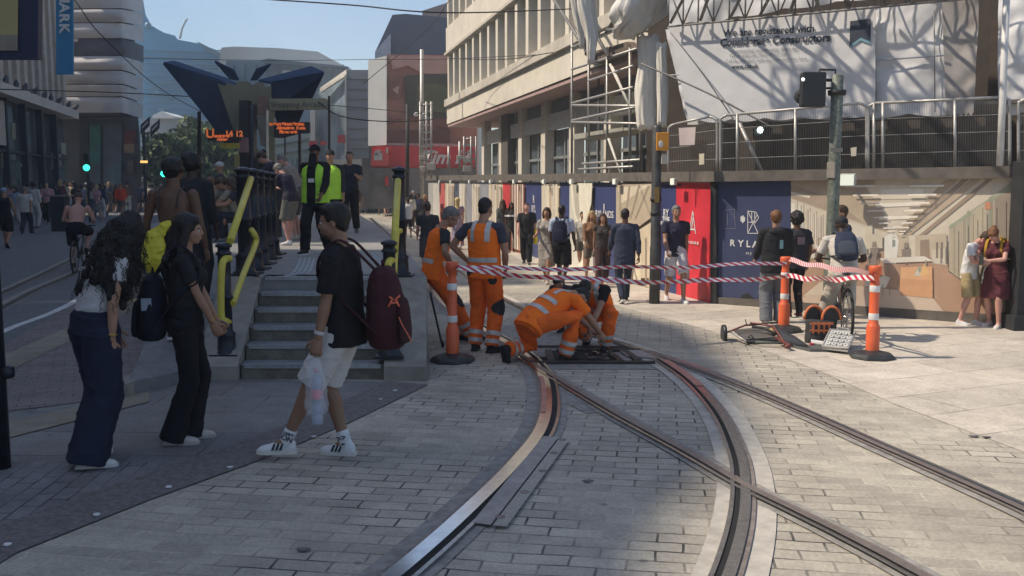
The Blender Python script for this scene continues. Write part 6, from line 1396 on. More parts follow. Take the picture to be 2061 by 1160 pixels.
def rucksack(J, c, label, w=.30, h=.44, d=.17, cdark=None, one=None, lvl=1, off=(0, 0, 0), tilt=0., name='rucksack', side=0):
    e = carried(name, J, label, 'rucksack')
    ctr = J.chest+J.Mu @ Vector((side*.10+off[0], -.115-d*.55+off[1], -.08+off[2])); Rm = (J.Mu @ Matrix.Rotation(tilt, 3, 'Y'))
    mb = MB(); X, Y, Z = Rm @ Vector((1, 0, 0)), Rm @ Vector((0, 1, 0)), Rm @ U3
    pr = [(-.5, .55, .6), (-.46, .86, .9), (-.3, 1., 1.05), (0, 1., 1.), (.25, .95, .85), (.42, .80, .62), (.5, .5, .35)]
    for seq, oo, k, kd in ((pr, (0, 0, 0), 1, 1),):
        ell(mb, [(ctr+Z*(t*h), w/2*a_*k, d/2*b_*kd, X, Y) for t, a_, b_ in seq], 16)
    me = remesh(mb, .012 if lvl > 1 else .018, 3); folds(me, .006, 9, 5, 1.); body = link('pack', me, c, e)
    mb = MB(); ell(mb, [(ctr+Y*(-d*.46)+Z*(t*h*.55-h*.17), w*.42*a_, .035*b_, X, Y) for t, a_, b_ in pr], 14); me = remesh(mb, .012 if lvl > 1 else .018, 3); link('front_pocket', me, cdark or c, e)
    for s in ((-1, 1) if one is None else (one,)):
        sh = J.sh[s]
        P_ = [ctr+Z*h*.40+X*s*.07, J.neck+J.Mu @ Vector((s*.10, -.07, .03)), J.neck+J.Mu @ Vector((s*.115, .03, .025)), J.neck+J.Mu @ Vector((s*.12, .115, -.08)), J.chest+J.Mu @ Vector((s*.135, .10, -.04)), J.chest+J.Mu @ Vector((s*.165, 0, -.12)), ctr+X*s*w*.42-Z*h*.35]
        mb = MB(); L = spline(P_, 5); limb(mb, L, [.024]*len(L), 8, .35, J.Mu @ Vector((1, 0, 0))); mb.build('strap', cdark or c, e, smooth=True)
    mb = MB(); mb.tube(spline([ctr+Z*h*.5+X*.03, ctr+Z*(h*.5+.04), ctr+Z*h*.5-X*.03], 4), .008, 6); mb.build('grab_handle', cdark or c, e)
    return e, ctr, Rm
def bag(J, s, label, rgb, size=(.3, .1, .34), cat='bag', name='carrier_bag', drop=.02, m=None):
    """bag hanging from hand s (-1 left, 1 right)"""
    e = carried(name, J, label, cat); hp = J.wr[s]+J.hd[s]*.09; w_, d, h = size
    mb = MB(); top = hp-U3*(.10+drop); Y = Vector((0, 1, 0)); X = Vector((1, 0, 0))
    ell(mb, [(top-U3*(h*t), w_/2*a_, d/2*b_, Y, X) for t, a_, b_ in ((0, .86, .35), (.15, .9, .7), (.6, 1, 1.1), (.9, 1, 1.1), (1, .93, .8))], 16)
    me = remesh(mb, .014, 1); folds(me, .012, 12, 8, 4.); link('sack', me, m or cloth(rgb), e)
    for k in (-1, 1):
        mb = MB(); mb.tube(spline([top+Y*w_*.28+X*k*.02, hp+Y*.03, hp-Y*.03, top-Y*w_*.28+X*k*.02], 5), .007, 6); mb.build('handle', m or cloth(rgb), e)
    return e
ORG = (.80, .105, .012)
M_hv = mat('fluorescent orange fabric', (1.0, .19, .015), .75, 0, .08, 7, .3, 90, spec=.2)
M_hvt = mat('worn orange trousers', (.88, .15, .02), .8, 0, .18, 7, .4, 90, dirt=.25, spec=.2)
M_rs = mat('silver reflective tape', (.52, .50, .47), .45, .2, .1, 12)
M_grime = mat('black work patch', (.02, .02, .022), .8, 0, .3, 12)
def stripes(src, J, bands, m, nm='reflective_stripe', par=None, off=.006):
    """cut bands out of a garment's surface: each band is a test on a point of the upright garment frame"""
    for planes, test in bands:
        bm = bmesh.new(); bm.from_mesh(src.data)
        for co, no in planes: bmesh.ops.bisect_plane(bm, geom=list(bm.verts)+list(bm.edges)+list(bm.faces), plane_co=co, plane_no=no)
        dl = [f for f in bm.faces if not test(f.calc_center_median())]
        bmesh.ops.delete(bm, geom=dl, context='FACES'); bm.normal_update()
        nn_ = [v.normal.copy() for v in bm.verts]
        for v, n_ in zip(bm.verts, nn_): v.co += n_*off
        if not len(bm.faces): bm.free(); continue
        me = bpy.data.meshes.new(nm); bm.to_mesh(me); bm.free()
        link(nm, me, m, par or src)
def band_between(J, a, b, fr='t'):
    """ring band around the torso, heights a..b measured from the waist along the spine"""
    M = J.Mt; n = M @ U3; o = J.waist
    return ([(o+n*a, n), (o+n*b, n)], lambda c: a < (c-o).dot(n) < b and abs((c-o).dot(M @ Vector((1, 0, 0)))) < .175)
def band_vert(J, x0, x1, z0, back=None, slant=0.):
    M = J.Mu; X = M @ Vector((1, 0, 0)); Z = M @ U3; Y = M @ Vector((0, 1, 0)); o = J.chest; nn = (X+Z*slant).normalized()
    return ([(o+nn*x0, nn), (o+nn*x1, nn), (o+Z*z0, Z)], lambda c: x0 < (c-o).dot(nn) < x1 and (c-o).dot(Z) > z0 and (back is None or (c-o).dot(Y)*back > 0))
def legband(J, s, t0, t1):
    a, b = J.kn[s], J.an[s]; n = (b-a).normalized(); L = (b-a).length
    return ([(a+n*L*t0, n), (a+n*L*t1, n)], lambda c: t0*L < (c-a).dot(n) < t1*L and ((c-a)-n*(c-a).dot(n)).length < .13)
def patch(src, J, pt, r, m=None, nm='knee_patch', off=.005):
    bm = bmesh.new(); bm.from_mesh(src.data); dl = [f for f in bm.faces if (f.calc_center_median()-pt).length > r]; bmesh.ops.delete(bm, geom=dl, context='FACES'); bm.normal_update()
    nn_ = [v.normal.copy() for v in bm.verts]
    for v, n_ in zip(bm.verts, nn_): v.co += n_*off
    me = bpy.data.meshes.new(nm); bm.to_mesh(me); bm.free(); link(nm, me, m or M_grime, src)
# ---------------------------------------------------------------- the three friends in the foreground
WALK = dict(feet=((-.08, .26, 0), (.08, -.28, .05)), footpitch=(0, -28), hip=.90, arms=((-18, 6, 14), (22, 6, 22)))
WALK2 = dict(feet=((-.08, -.24, .04), (.08, .24, 0)), footpitch=(-25, 0), hip=.905, arms=((20, 6, 25), (-18, 6, 12)))
STAND = dict(arms=((3, 7, 12), (3, 7, 12)))
# 1: curly-haired woman seen from behind, bowed forward, hand in pocket
P1 = dict(lean=9, curl=13, side=3, head=(-20, 24, 0), arms=((8, 4, 10), ('to', (.20, .06, .86), (.9, -1, .1))), feet=((-.10, .02, 0), (.10, -.10, 0)), toes=(20, -35), py=.04, grip=(.5, .4))
e, J = person('woman in white top and wide navy trousers with huge curly black hair, hand in pocket', 190, 932, 440, -40, P1, 'tan', None, dict(c=(.50, .49, .50), sleeve=.5, pad=.018, hem=.10, n='top'), dict(c=(.018, .022, .045), cut='wide', pad=.022), (.62, .60, .55), 3, female=1)
mb = MB(); rnd = random.Random(4)
ctr = J.head
hb = hm(J, (0, -.035, .03)); hl_ = J.neck+J.Mu @ Vector((.0, -.085, -.06))+Vector((.03, .02, -.24))
limb(mb, [hb+J.Mu @ Vector((0, 0, .03)), hb.lerp(hl_, .35)+J.Mu @ Vector((0, -.02, 0)), hb.lerp(hl_, .7)+J.Mu @ Vector((0, -.01, 0)), hl_], [.115, .165, .175, .12], 16, .72, (1, 0, 0))
for s in (-1, 1):
    limb(mb, [hm(J, (s*.07, -.01, .04)), hm(J, (s*.11, -.01, -.06)), J.neck+J.Mu @ Vector((s*.14, .05, -.08)), J.neck+J.Mu @ Vector((s*.13, .09, -.27))], [.05, .07, .065, .035], 12)
for k in range(240):
    t = rnd.random(); a = rnd.uniform(0, 2*pi); base = hb.lerp(hl_, t); rr = .125+.085*sin(min(t*1.2, 1)*pi*.6)
    v = Vector((cos(a), sin(a)*.75, rnd.uniform(-.3, .3))); p = base+J.Mu @ (v*rr*.86)
    if (p-hm(J, (0, .1, -.03))).length < .085: continue
    mb.sph(p, (.026, .026, .05), 6)
me = remesh(mb, .0075, 3)
push(me, lambda c: noise.noise(Vector((c.x*55, c.y*55, c.z*16+2*sin(c.x*60))))*.010+noise.noise(c*90)*.006)
hr_ = link('hair', me, hairm('black'), e)
mb = MB()   # loose ringlets round the outline
for k in range(700):
    t = rnd.random(); a = rnd.uniform(0, 2*pi); base = hb.lerp(hl_, t); rr = .13+.09*sin(min(t*1.25, 1)*pi*.62)
    p = base+J.Mu @ (Vector((cos(a), sin(a)*.75, rnd.uniform(-.3, .5)))*rr); pts = []
    if (p-hm(J, (0, .1, -.03))).length < .10: continue
    d = (p-base).normalized()*.25-U3*.95; ph = rnd.uniform(0, 6); L_ = rnd.uniform(.03, .08)
    for i in range(9): u = i/8; pts.append(p+d*L_*u+Vector((cos(ph+u*11), sin(ph+u*11), 0))*.006)
    mb.tube(pts, .0026, 3, False)
mb.build('ringlet', hairm('black'), hr_)
mb = MB(); mb.lathe([(.032, -.006), (.033, .006)], (0, 0, 0), 12, Matrix.Identity(3)); b_ = mb.build('bracelet', mat('gold bracelet', (.5, .32, .1), .3, .8), e); b_.location = J.wr[1]-J.hd[1]*.04; b_.rotation_euler = J.hd[1].to_track_quat('Z', 'Y').to_euler()
# 2: woman in dark t-shirt and flared trousers, hands clasped, facing right
P2 = dict(lean=3, head=(-2, 2, 4), arms=(('to', (-.05, .32, .84), (-.5, -1, -.3)), ('to', (.05, .30, .86), (.5, -1, -.3))), feet=((-.07, .06, 0), (.08, -.04, 0)), toes=(8, -4), py=.07, grip=(.8, .8))
e, J = person('smiling woman in black t-shirt and black flared trousers with clasped hands', 362, 890, 431, -78, P2, 'tan', ('long', 'black'), dict(c=(.022, .022, .026), sleeve=.62, pad=.016, hem=-.02, loose=1.02, n='tshirt'), dict(c=(.012, .012, .016), cut='flare', pad=.018), (.50, .44, .40), 3, female=1, soles=(.42, .38, .34))
face_parts(J, e)
rucksack(J, cloth((.014, .016, .028)), 'black rucksack with a small white badge on the back of the woman in black', .34, .50, .22, None, None, 2, off=(0, -.0, -.17), tilt=0)
r2 = [o for o in COL.objects if o.name.startswith('rucksack')][-1]
MB().box(J.chest+Vector((.168, -.26, -.20)), (.008, .07, .09), .1).build('badge', pcol('pale badge', (150, 160, 180)), r2)
for s in (-1, 1):
    b_ = MB().lathe([(.029, -.005), (.030, .005)], (0, 0, 0), 12).build('bracelet', mat('gold bracelet', (.5, .32, .1), .3, .8), e); b_.location = J.wr[s]-J.hd[s]*.03; b_.rotation_euler = J.hd[s].to_track_quat('Z', 'Y').to_euler()
# 3: man in black t-shirt and white shorts striding left
P3 = dict(lean=3, feet=((-.07, .20, 0), (.07, -.19, 0)), toes=(10, -8), hip=.905, head=(6, 4, 0), arms=((2, 5, 10), (6, 6, 20)), grip=(1.0, .8), py=-.21)
P3['arms'] = (('to', (-.25, -.10, .79), (-.4, -1, 0)), ('to', (.22, -.10, .82), (.4, -1, 0)))
e, J = person('man in black t-shirt, white shorts and white trainers carrying a clear plastic bag', 636, 921, 411, 84, P3, 'olive', ('quiff', 'black'), dict(c=(.013, .013, .017), sleeve=.85, pad=.024, hem=-.06, loose=1.06, n='tshirt'), dict(c=(.56, .54, .54), cut='longshorts', pad=.014, n='shorts'), (.66, .66, .67), 3, soles=(.60, .58, .54))
face_parts(J, e)
M4 = J.Mh.to_4x4()
mb = MB(); mb.sph(hm(J, (0, .050, -.078)), (.040, .044, .034), 12, M4); link('beard', remesh(mb, .007, 2), mat('short stubble', (.07, .042, .03), .8, 0, .3, 60), e)
for s in (-1, 1):
    a = J.an[s]; T = J.toe[s]
    sk = MB(); limb(sk, [a+Vector((0, 0, -.03)), a+(J.kn[s]-a).normalized()*.03, a+(J.kn[s]-a).normalized()*.085], [.041, .042, .044], 14); sk = sk.build('sock', cloth((.64, .64, .66)), e, smooth=True)
    sd = J.toe[s] @ Vector((-1, 0, 0))
    fw = T @ Vector((0, 1, 0))
    if s < 0:
        text_on('sock_print', 'ON', .052, wposv := a+U3*.035-fw*.0+sd*.0445, -fw, U3, M_ink, sk) if 0 else None
for s in (-1, 1):
    a = J.an[s]; T = J.toe[s]; fw = T @ Vector((0, 1, 0)); up = (J.kn[s]-a).normalized(); sd = (T @ Vector((-1, 0, 0)))
    par = [o for o in e.children if o.name.startswith('sock')][0 if s < 0 else 1]
    for kk, (txt, hh, sz) in enumerate((('ON', .028, .05), ('LIGHT', .062, .026)) if s < 0 else (('>>', .045, .06), ('-', .012, .09))):
        me = text_mesh(txt, sz, 0, .0015); c = a+up*hh+sd*.047; r_ = -fw; r_ = (r_-up*r_.dot(up)).normalized(); n = r_.cross(up)
        me.transform(Matrix.Translation(c) @ Matrix((r_, up, n)).transposed().to_4x4()); link('sock_print', me, M_ink, par)
    sh = [o for o in e.children if o.name.startswith('shoe')][0 if s < 0 else 1]
    for k in range(3):
        mb = MB(); b0 = a+T @ Vector((-.0425, .035+k*.026, -.075+.022)); b1 = a+T @ Vector((-.030, .020+k*.026, -.075+.065)); w_ = T @ Vector((0, .0075, 0)); mb.prism([b0-w_, b0+w_, b1+w_, b1-w_], T @ Vector((-.006, 0, .002))); mb.build('side_stripe', M_dk, sh)
rk, ctr, Rm = rucksack(J, cloth((.050, .014, .020)), 'maroon rucksack with orange mark on the back of the man in shorts', .35, .54, .26, cloth((.038, .012, .016)), None, 2, off=(.0, -.03, -.16))
# orange mark on the flank that faces the camera
flank = Rm @ Vector((-1, 0, 0)); fwd_ = Rm @ Vector((0, 1, 0)); upv = Rm @ U3
M_omk = mat('orange embroidery', (.75, .16, .08), .6)
mb = MB()
def mk(p, q, w_=.006):
    a_ = ctr+flank*.165-fwd_*.09+fwd_*p[0]+upv*p[1]; b_ = ctr+flank*.165-fwd_*.09+fwd_*q[0]+upv*q[1]; mb.tube([a_, b_], w_, 5)
mk((.03, .02), (.0, .07)); mk((-.02, .07), (-.04, .02)); mk((.02, .045), (-.035, .045)); mk((.0, .07), (.02, .085)); mk((-.05, .09), (-.01, .06)); mb.build('orange_mark', M_omk, rk)
mb = MB(); L = [ctr+flank*(.150+.01*sin(i))-fwd_*(.12+.012*i)+upv*(-.05-.028*i) for i in range(7)]; mb.tube(L, .004, 5); mb.build('orange_cord', M_omk, rk)
mb = MB().lathe([(.033, -.012), (.035, -.01), (.035, .01), (.033, .012)], (0, 0, 0), 14).build('watch', mat('pale watch strap', (.45, .45, .46), .4), e); mb.location = J.wr[-1]-J.hd[-1]*.035; mb.rotation_euler = J.hd[-1].to_track_quat('Z', 'Y').to_euler()
# clear bag with bottle in his left hand
cb_ = carried('plastic_bag', J, 'thin clear plastic bag holding a water bottle, in the hand of the man in shorts', 'bag')
hp = J.wr[-1]+J.hd[-1]*.10
M_clear = mat('thin clear plastic', (.75, .76, .82), .3, 0, .05, 8, .6, 18, alpha=.26)
mb = MB(); ell(mb, [(hp-U3*t, a_, b_, Vector((0, 1, 0)), Vector((1, 0, 0))) for t, a_, b_ in ((.03, .025, .015), (.08, .05, .03), (.2, .070, .045), (.34, .078, .052), (.40, .062, .04))], 16); me = remesh(mb, .012, 1); folds(me, .010, 14, 8); link('sack', me, M_clear, cb_)
bt_ = carried('water_bottle', J, 'clear ribbed water bottle with pink label inside the plastic bag', 'bottle')
MB().lathe([(.030, -.46), (.038, -.455), (.038, -.40), (.034, -.395), (.038, -.385), (.038, -.33), (.034, -.325), (.038, -.315), (.038, -.20), (.03, -.16), (.014, -.13), (.014, -.115)], hp+Vector((-.01, -.01, 0)), 16).build('shell', mat('bottle plastic', (.45, .5, .62), .12, 0, .05, 4, alpha=.55), bt_)
MB().lathe([(.0388, -.29), (.0392, -.288), (.0392, -.235), (.0388, -.23)], hp+Vector((-.01, -.01, 0)), 16).build('label', mat('pink label', (.62, .30, .34), .5), bt_)
MB().lathe([(.016, -.118), (.016, -.10)], hp+Vector((-.01, -.01, 0)), 12).build('lid', mat('pink lid', (.6, .3, .35), .4), bt_)
# 4: bare-backed woman with yellow net bag on the ramp
P4 = dict(arms=((-2, 14, 8), (3, 10, 8)), feet=((-.1, .1, 0), (.1, -.05, 0)))
pb = D(350, 400, 9.3); gz = .30
e, J = person('tall woman with bare back and dark bobbed hair standing on the ramp', 350, 0, 318, -6, P4, 'brown', ('curls', 'black'), dict(c=(.03, .02, .02), sleeve=0, pad=.006, hem=.16, tank=True, n='top') if 0 else None, dict(c=(.02, .02, .025), cut='leggings'), (.05, .05, .05), 2, female=1, pos=(pb.x, pb.y, gz), wide=1.14)
for s in (-1, 1): MB().tube(spline([J.neck+J.Mu @ Vector((s*.085, .07, -.02)), J.neck+J.Mu @ Vector((s*.09, 0, .01)), J.neck+J.Mu @ Vector((s*.085, -.08, -.04)), J.chest+J.Mu @ Vector((s*.07, -.118, -.02))], 4), .006, 6).build('top_strap', M_dk, e)
eb = carried('net_bag', J, 'yellow printed string bag slung on the bare back of the woman on the ramp', 'bag')
mb = MB(); pts = [J.waist+Vector((.02, -.15, .06)), J.waist+Vector((-.03, -.16, .0)), J.waist+Vector((-.08, -.17, -.05)), J.pel+Vector((-.10, -.18, .0)), J.pel+Vector((-.12, -.18, -.16)), J.pel+Vector((-.12, -.17, -.24))]
limb(mb, pts, [.03, .045, .07, .10, .11, .06], 14, .55, (1, 0, 0)); me = remesh(mb, .010, 2); folds(me, .012, 12, 9)
ym = bpy.data.materials.new('yellow printed net'); ym.use_nodes = True
_n = ym.node_tree.nodes; _l = ym.node_tree.links; _v = _n.new('ShaderNodeTexVoronoi'); _v.inputs['Scale'].default_value = 16; _r = _n.new('ShaderNodeValToRGB'); _tc = _n.new('ShaderNodeTexCoord'); _l.new(_tc.outputs['Object'], _v.inputs['Vector'])
_r.color_ramp.elements[0].color = (.05, .05, .015, 1); _r.color_ramp.elements[0].position = .12; _r.color_ramp.elements[1].color = (.62, .52, .03, 1); _r.color_ramp.elements[1].position = .24; _l.new(_v.outputs['Distance'], _r.inputs[0]); _l.new(_r.outputs[0], _n['Principled BSDF'].inputs['Base Color'])
link('net', me, ym, eb)

person('second dark-haired person standing just beyond the bare-backed woman', 388, 0, 312, -10, STAND, 'dark', ('afro', 'black'), dict(c=(.03, .03, .035), sleeve=1.7, n='jacket'), dict(c=(.03, .03, .03)), (.1, .1, .1), 1, pos=(D(388, 400, 11.2).x, 11.2, .42))
# ---------------------------------------------------------------- workmen
def worker_vest(J, e, c_under, lvl=2, sleeve=0.):
    u = link('tshirt', top_mesh(J, lvl, sleeve=.6, pad=.010, hem=-.03), cloth(c_under), e)
    v = link('hi_vis_vest', top_mesh(J, lvl, pad=.026, hem=-.03, tank=True, loose=1.03), M_hv, e)
    return v
def worker_trousers(J, e, lvl=2):
    t = link('work_trousers', bottom_mesh(J, lvl, 'work', .016), M_hvt, e)
    for s in (-1, 1): stripes(t, J, [legband(J, s, .62, .74), legband(J, s, .84, .95)], M_rs)
    return t
GW = 'workmen in orange high visibility clothing'
# standing, back to the camera
Pw = dict(feet=((-.12, .0, 0), (.12, -.06, 0)), toes=(14, -50), arms=(('to', (-.26, .10, 1.02), (-1, -.5, 0)), ('to', (.20, .14, .92), (.8, -1, 0))), head=(-8, 12, 0), grip=(1.2, 1.2))
e, J = person('workman standing with his back turned in orange vest and orange trousers', 975, 708, 399, -22, Pw, 'tan', ('crop', 'black'), None, None, (.02, .02, .022), 2, group=GW, soles=(.02, .02, .02))
v = worker_vest(J, e, (.055, .06, .085)); stripes(v, J, [band_between(J, -.06, -.01), band_vert(J, .06, .115, -.03), band_vert(J, -.115, -.06, -.03)], M_rs)
t = worker_trousers(J, e); patch(t, J, J.hip[1]+Vector((.06, -.10, -.10)), .06); patch(t, J, J.hip[-1]+Vector((-.04, -.10, -.03)), .055); patch(t, J, J.kn[1]+Vector((.05, -.02, .02)), .10)
# leaning on the platform wall
Pl = dict(lean=12, curl=6, feet=((-.1, .28, 0), (.1, .36, 0)), toes=(6, -6), knees=((0, 1, 0), (0, 1, 0)), hip=.86, arms=(('to', (-.27, .18, .88), (-1, -.6, 0)), ('to', (.24, .10, .93), (1, -.6, 0))), head=(-10, 16, 0), py=-.08)
e, J = person('grey-haired workman in glasses and orange vest leaning against the platform wall', 886, 690, 418, -72, Pl, 'tan', ('short', 'grey'), None, None, (.03, .03, .03), 2, group=GW, soles=(.02, .02, .02))
v = worker_vest(J, e, (.03, .035, .04)); stripes(v, J, [band_between(J, -.06, -.005), band_vert(J, -.115, -.065, -.03)], M_rs)
t = worker_trousers(J, e); patch(t, J, J.kn[-1]+Vector((0, .05, .02)), .10); patch(t, J, J.kn[1]+Vector((0, .05, .02)), .10)
MB().tube(spline([hm(J, (-.075, 0, .0)), hm(J, (-.05, .08, .0)), hm(J, (.05, .08, .0)), hm(J, (.075, 0, 0))], 3), .004, 5).build('glasses', M_dk, e)
# kneeling, back to the camera, working in the pit
Pk = dict(hip=.43, py=-.16, lean=55, curl=16, pfollow=.8, twist=-6, side=0, feet=((-.16, -.34, .06), (.16, .16, 0)), footpitch=(-72, 0), knees=((-.5, .9, -.5), (.5, 1, .3)), toes=(8, -10),
          arms=(('to', (.16, .80, .12), (-.6, .2, .5)), ('to', (.26, .74, .10), (.9, .1, .5))), head=(-8, 30, 0), grip=(1.1, 1.1))
kb = G(1078, 728)
e, J = person('workman kneeling with his back to the camera in full orange over the pit', 1086, 0, 0, -52, Pk, 'tan', ('crop', 'black'), dict(c=ORG, sleeve=.72, pad=.026, hem=-.03, loose=1.0, n='hi_vis_tshirt'), None, (.025, .022, .02), 2, group=GW, H=-1.0, pos=(kb.x+.08, kb.y, 0), soles=(.02, .02, .02))
J.top.data.materials[0] = M_hv
stripes(J.top, J, [band_between(J, -.05, .0), band_between(J, .10, .15), band_vert(J, .06, .11, -.02, -1), band_vert(J, -.11, -.06, -.02, -1)], M_rs)
t = worker_trousers(J, e)
# crouching opposite, facing the camera, head down
Pc = dict(hip=.46, py=-.16, lean=40, curl=26, pfollow=.6, feet=((-.16, .10, 0), (.16, -.16, .04)), knees=((-.5, 1, .5), (.3, 1, -.4)), footpitch=(0, -45), arms=(('to', (-.05, .55, .20), (-.9, .1, .4)), ('to', (.12, .52, .26), (.9, .1, .5))), head=(0, 22, 0), grip=(1.1, 1.1))
cb2 = G(1182, 706)
e, J = person('workman crouching with his head down in orange vest over black t-shirt', 1182, 0, 0, 158, Pc, 'tan', ('crop', 'black'), None, None, (.02, .02, .02), 2, group=GW, H=-.92, pos=(cb2.x+.10, cb2.y+.15, 0), soles=(.02, .02, .02))
v = worker_vest(J, e, (.015, .015, .017)); stripes(v, J, [band_vert(J, .05, .11, -.2), band_vert(J, -.11, -.05, -.2), band_between(J, -.05, .0)], M_rs)
worker_trousers(J, e)
# a further dark head bent behind them
person('dark-haired person bending behind the two kneeling workmen', 1142, 672, 553, 150, dict(hip=.55, lean=30, curl=20, feet=((-.15, .1, 0), (.15, -.1, 0)), knees=((-.4, 1, .3), (.4, 1, .3)), arms=((40, 5, 30), (40, 5, 30))), 'tan', ('short', 'black'), dict(c=(.05, .05, .05), n='jacket', sleeve=1.7), dict(c=(.05, .05, .06)), (.03, .03, .03), 1)
# small spray can & thin rods
b = G(1178, 655, .0); p = D(1178, 664, 11.3); e = empty('spray_can', (p.x, p.y, .0), 'small pale spray can standing by the pit behind the kneeling men', 'can')
MB().lathe([(.03, 0), (.033, .01), (.033, .16), (.02, .19), (.012, .2), (.012, .22)], (0, 0, 0), 12).build('body', mat('pale can', (.5, .5, .48), .3, .5), e)
a_ = D(866, 590, 10.3); b_ = G(891, 700); o = MB().tube([a_, b_], .013, 8).sph(b_+U3*.03, (.02, .02, .045), 8).build('rod', M_dk); tag(o, 'thin dark rod leaning on the platform side wall', 'rod')
# ---------------------------------------------------------------- walkers in front of the hoarding
WK = 'people walking past the hoarding'
def dk(v): return (v, v*1.05, v*1.25)
e, J = person('man in navy polo shirt and white shorts carrying a clear bag, walking toward the camera', 1358, 608, 414, 186, WALK, 'tan', ('short', 'grey'), dict(c=(.025, .025, .05), sleeve=.6, hem=-.03), dict(c=(.60, .58, .60), cut='longshorts', n='shorts'), (.62, .62, .62), 2, group=WK); face_parts(J, e)
bag(J, -1, 'pale translucent bag hanging from the hand of the man in the navy polo', (.5, .5, .5), (.22, .09, .34))
e, J = person('man in dark navy suit walking away past the street pole', 1256, 610, 420, 4, WALK2, 'brown', ('crop', 'black'), dict(c=(.045, .055, .085), sleeve=1.85, hem=-.16, pad=.024, loose=1.05, n='suit_jacket'), dict(c=(.035, .042, .065)), (.03, .02, .02), 2, group=WK)
e, J = person('person in pale blue shirt and long black shorts with a dark rucksack on both shoulders', 1130, 578, 413, -14, dict(WALK, arms=((8, 8, 30), (5, 10, 18))), 'dark', ('crop', 'black'), dict(c=(.42, .50, .62), sleeve=.75, hem=-.03), dict(c=(.012, .012, .015), cut='longshorts', pad=.03, n='shorts'), (.03, .03, .03), 2, group=WK); rucksack(J, cloth((.018, .024, .045)), 'navy rucksack worn over a pale blue shirt', .32, .46, .2, lvl=1)
person('woman in brown striped dress carrying things beside the pale blue shirt', 1100, 570, 418, 165, dict(WALK, arms=((30, 8, 70), (20, 8, 60))), 'tan', ('bob', 'brown'), None, None, (.5, .45, .4), 1, female=1, group=WK, dress=dict(c=(.30, .27, .24), hem=.38, w=.20))
e, J = person('man in long black t-shirt and black trousers holding a bright yellow bag', 1060, 532, 409, 176, WALK, 'pink', ('crop', 'brown'), dict(c=(.02, .022, .025), sleeve=.8, hem=-.12, pad=.022, loose=1.08), dict(c=(.018, .018, .02), cut='work'), (.05, .05, .05), 1, group=WK)
bag(J, -1, 'bright yellow carrier bag at the side of the man in black', (.68, .56, .02), (.30, .10, .42), drop=-.32)
e, J = person('woman in black top with a white stripe carrying a blue patterned bag', 1030, 508, 408, 180, WALK2, 'brown', ('long', 'black'), dict(c=(.03, .03, .03), sleeve=.8, hem=-.02), dict(c=(.02, .02, .025), cut='leggings'), (.1, .06, .05), 1, female=1, group=WK)
bag(J, 1, 'blue and yellow patterned shopping bag beside the striped top', (.06, .06, .28), (.34, .14, .30))
stripes(J.top, J, [([(J.chest+Vector((0, 0, -.03)), U3), (J.chest+Vector((0, 0, .03)), U3)], lambda c: abs(c.z-J.chest.z) < .03)], M_wht, 'white_stripe')
person('woman in grey skirt and top walking away left of the blue bag', 1012, 505, 402, 10, WALK, 'tan', ('long', 'brown'), dict(c=(.12, .13, .12), sleeve=1.7), dict(c=(.14, .14, .13), cut='skirt', n='skirt'), (.5, .5, .5), 1, female=1, group=WK)
e, J = person('woman in dark sleeveless top and flowered trousers walking toward the camera', 1212, 572, 430, 176, WALK2, 'tan', ('long', 'brown'), dict(c=(.05, .045, .045), sleeve=.3, hem=-.02), dict(c=(.055, .035, .035), cut='work'), (.4, .3, .25), 2, female=1, group=WK); face_parts(J, e)
e, J = person('woman in tan jacket and shorts walking beside the flowered trousers', 1190, 566, 425, 184, WALK, 'tan', ('long', 'blond'), dict(c=(.22, .12, .07), sleeve=1.7, hem=-.05, n='jacket'), dict(c=(.16, .14, .12), cut='shorts', n='shorts'), (.4, .35, .3), 1, female=1, group=WK)
person('woman in pale lilac long dress and yellow headscarf walking away', 921, 502, 398, 5, WALK, 'tan', ('hijab', (.55, .45, .22)), None, None, (.4, .4, .4), 1, female=1, group=WK, dress=dict(c=(.33, .27, .34), hem=.12, w=.23))
person('man in dark t-shirt walking away behind the leaning workman', 862, 560, 408, 8, WALK2, 'pink', ('crop', 'brown'), dict(c=(.03, .035, .045), sleeve=.65), dict(c=(.06, .06, .07), cut='longshorts', n='shorts'), (.1, .1, .1), 1, group=WK)
person('person in white t-shirt and black shorts left of the dark t-shirt', 822, 478, 398, 12, WALK, 'brown', ('crop', 'black'), dict(c=(.58, .58, .6), sleeve=.7, hem=-.06, pad=.025), dict(c=(.02, .02, .02), cut='longshorts', n='shorts'), (.4, .4, .4), 1, group=WK)
e, J = person('person in pink top carrying a rucksack near the far panels', 945, 480, 402, 175, WALK2, 'tan', ('long', 'brown'), dict(c=(.45, .26, .3), sleeve=.6), dict(c=(.06, .06, .08)), (.3, .3, .3), 1, female=1, group=WK)
person('woman in white top and dark trousers behind the standing workman', 968, 486, 400, 185, WALK, 'brown', ('bun', 'black'), dict(c=(.55, .55, .52), sleeve=.5), dict(c=(.03, .03, .03)), (.2, .2, .2), 1, female=1, group=WK)
person('man in pale grey shirt half hidden beside the flowered trousers', 1172, 545, 426, 170, WALK, 'tan', ('short', 'black'), dict(c=(.4, .38, .34), sleeve=1.6), dict(c=(.1, .09, .08), cut='shorts', n='shorts'), (.3, .3, .3), 1, group=WK)
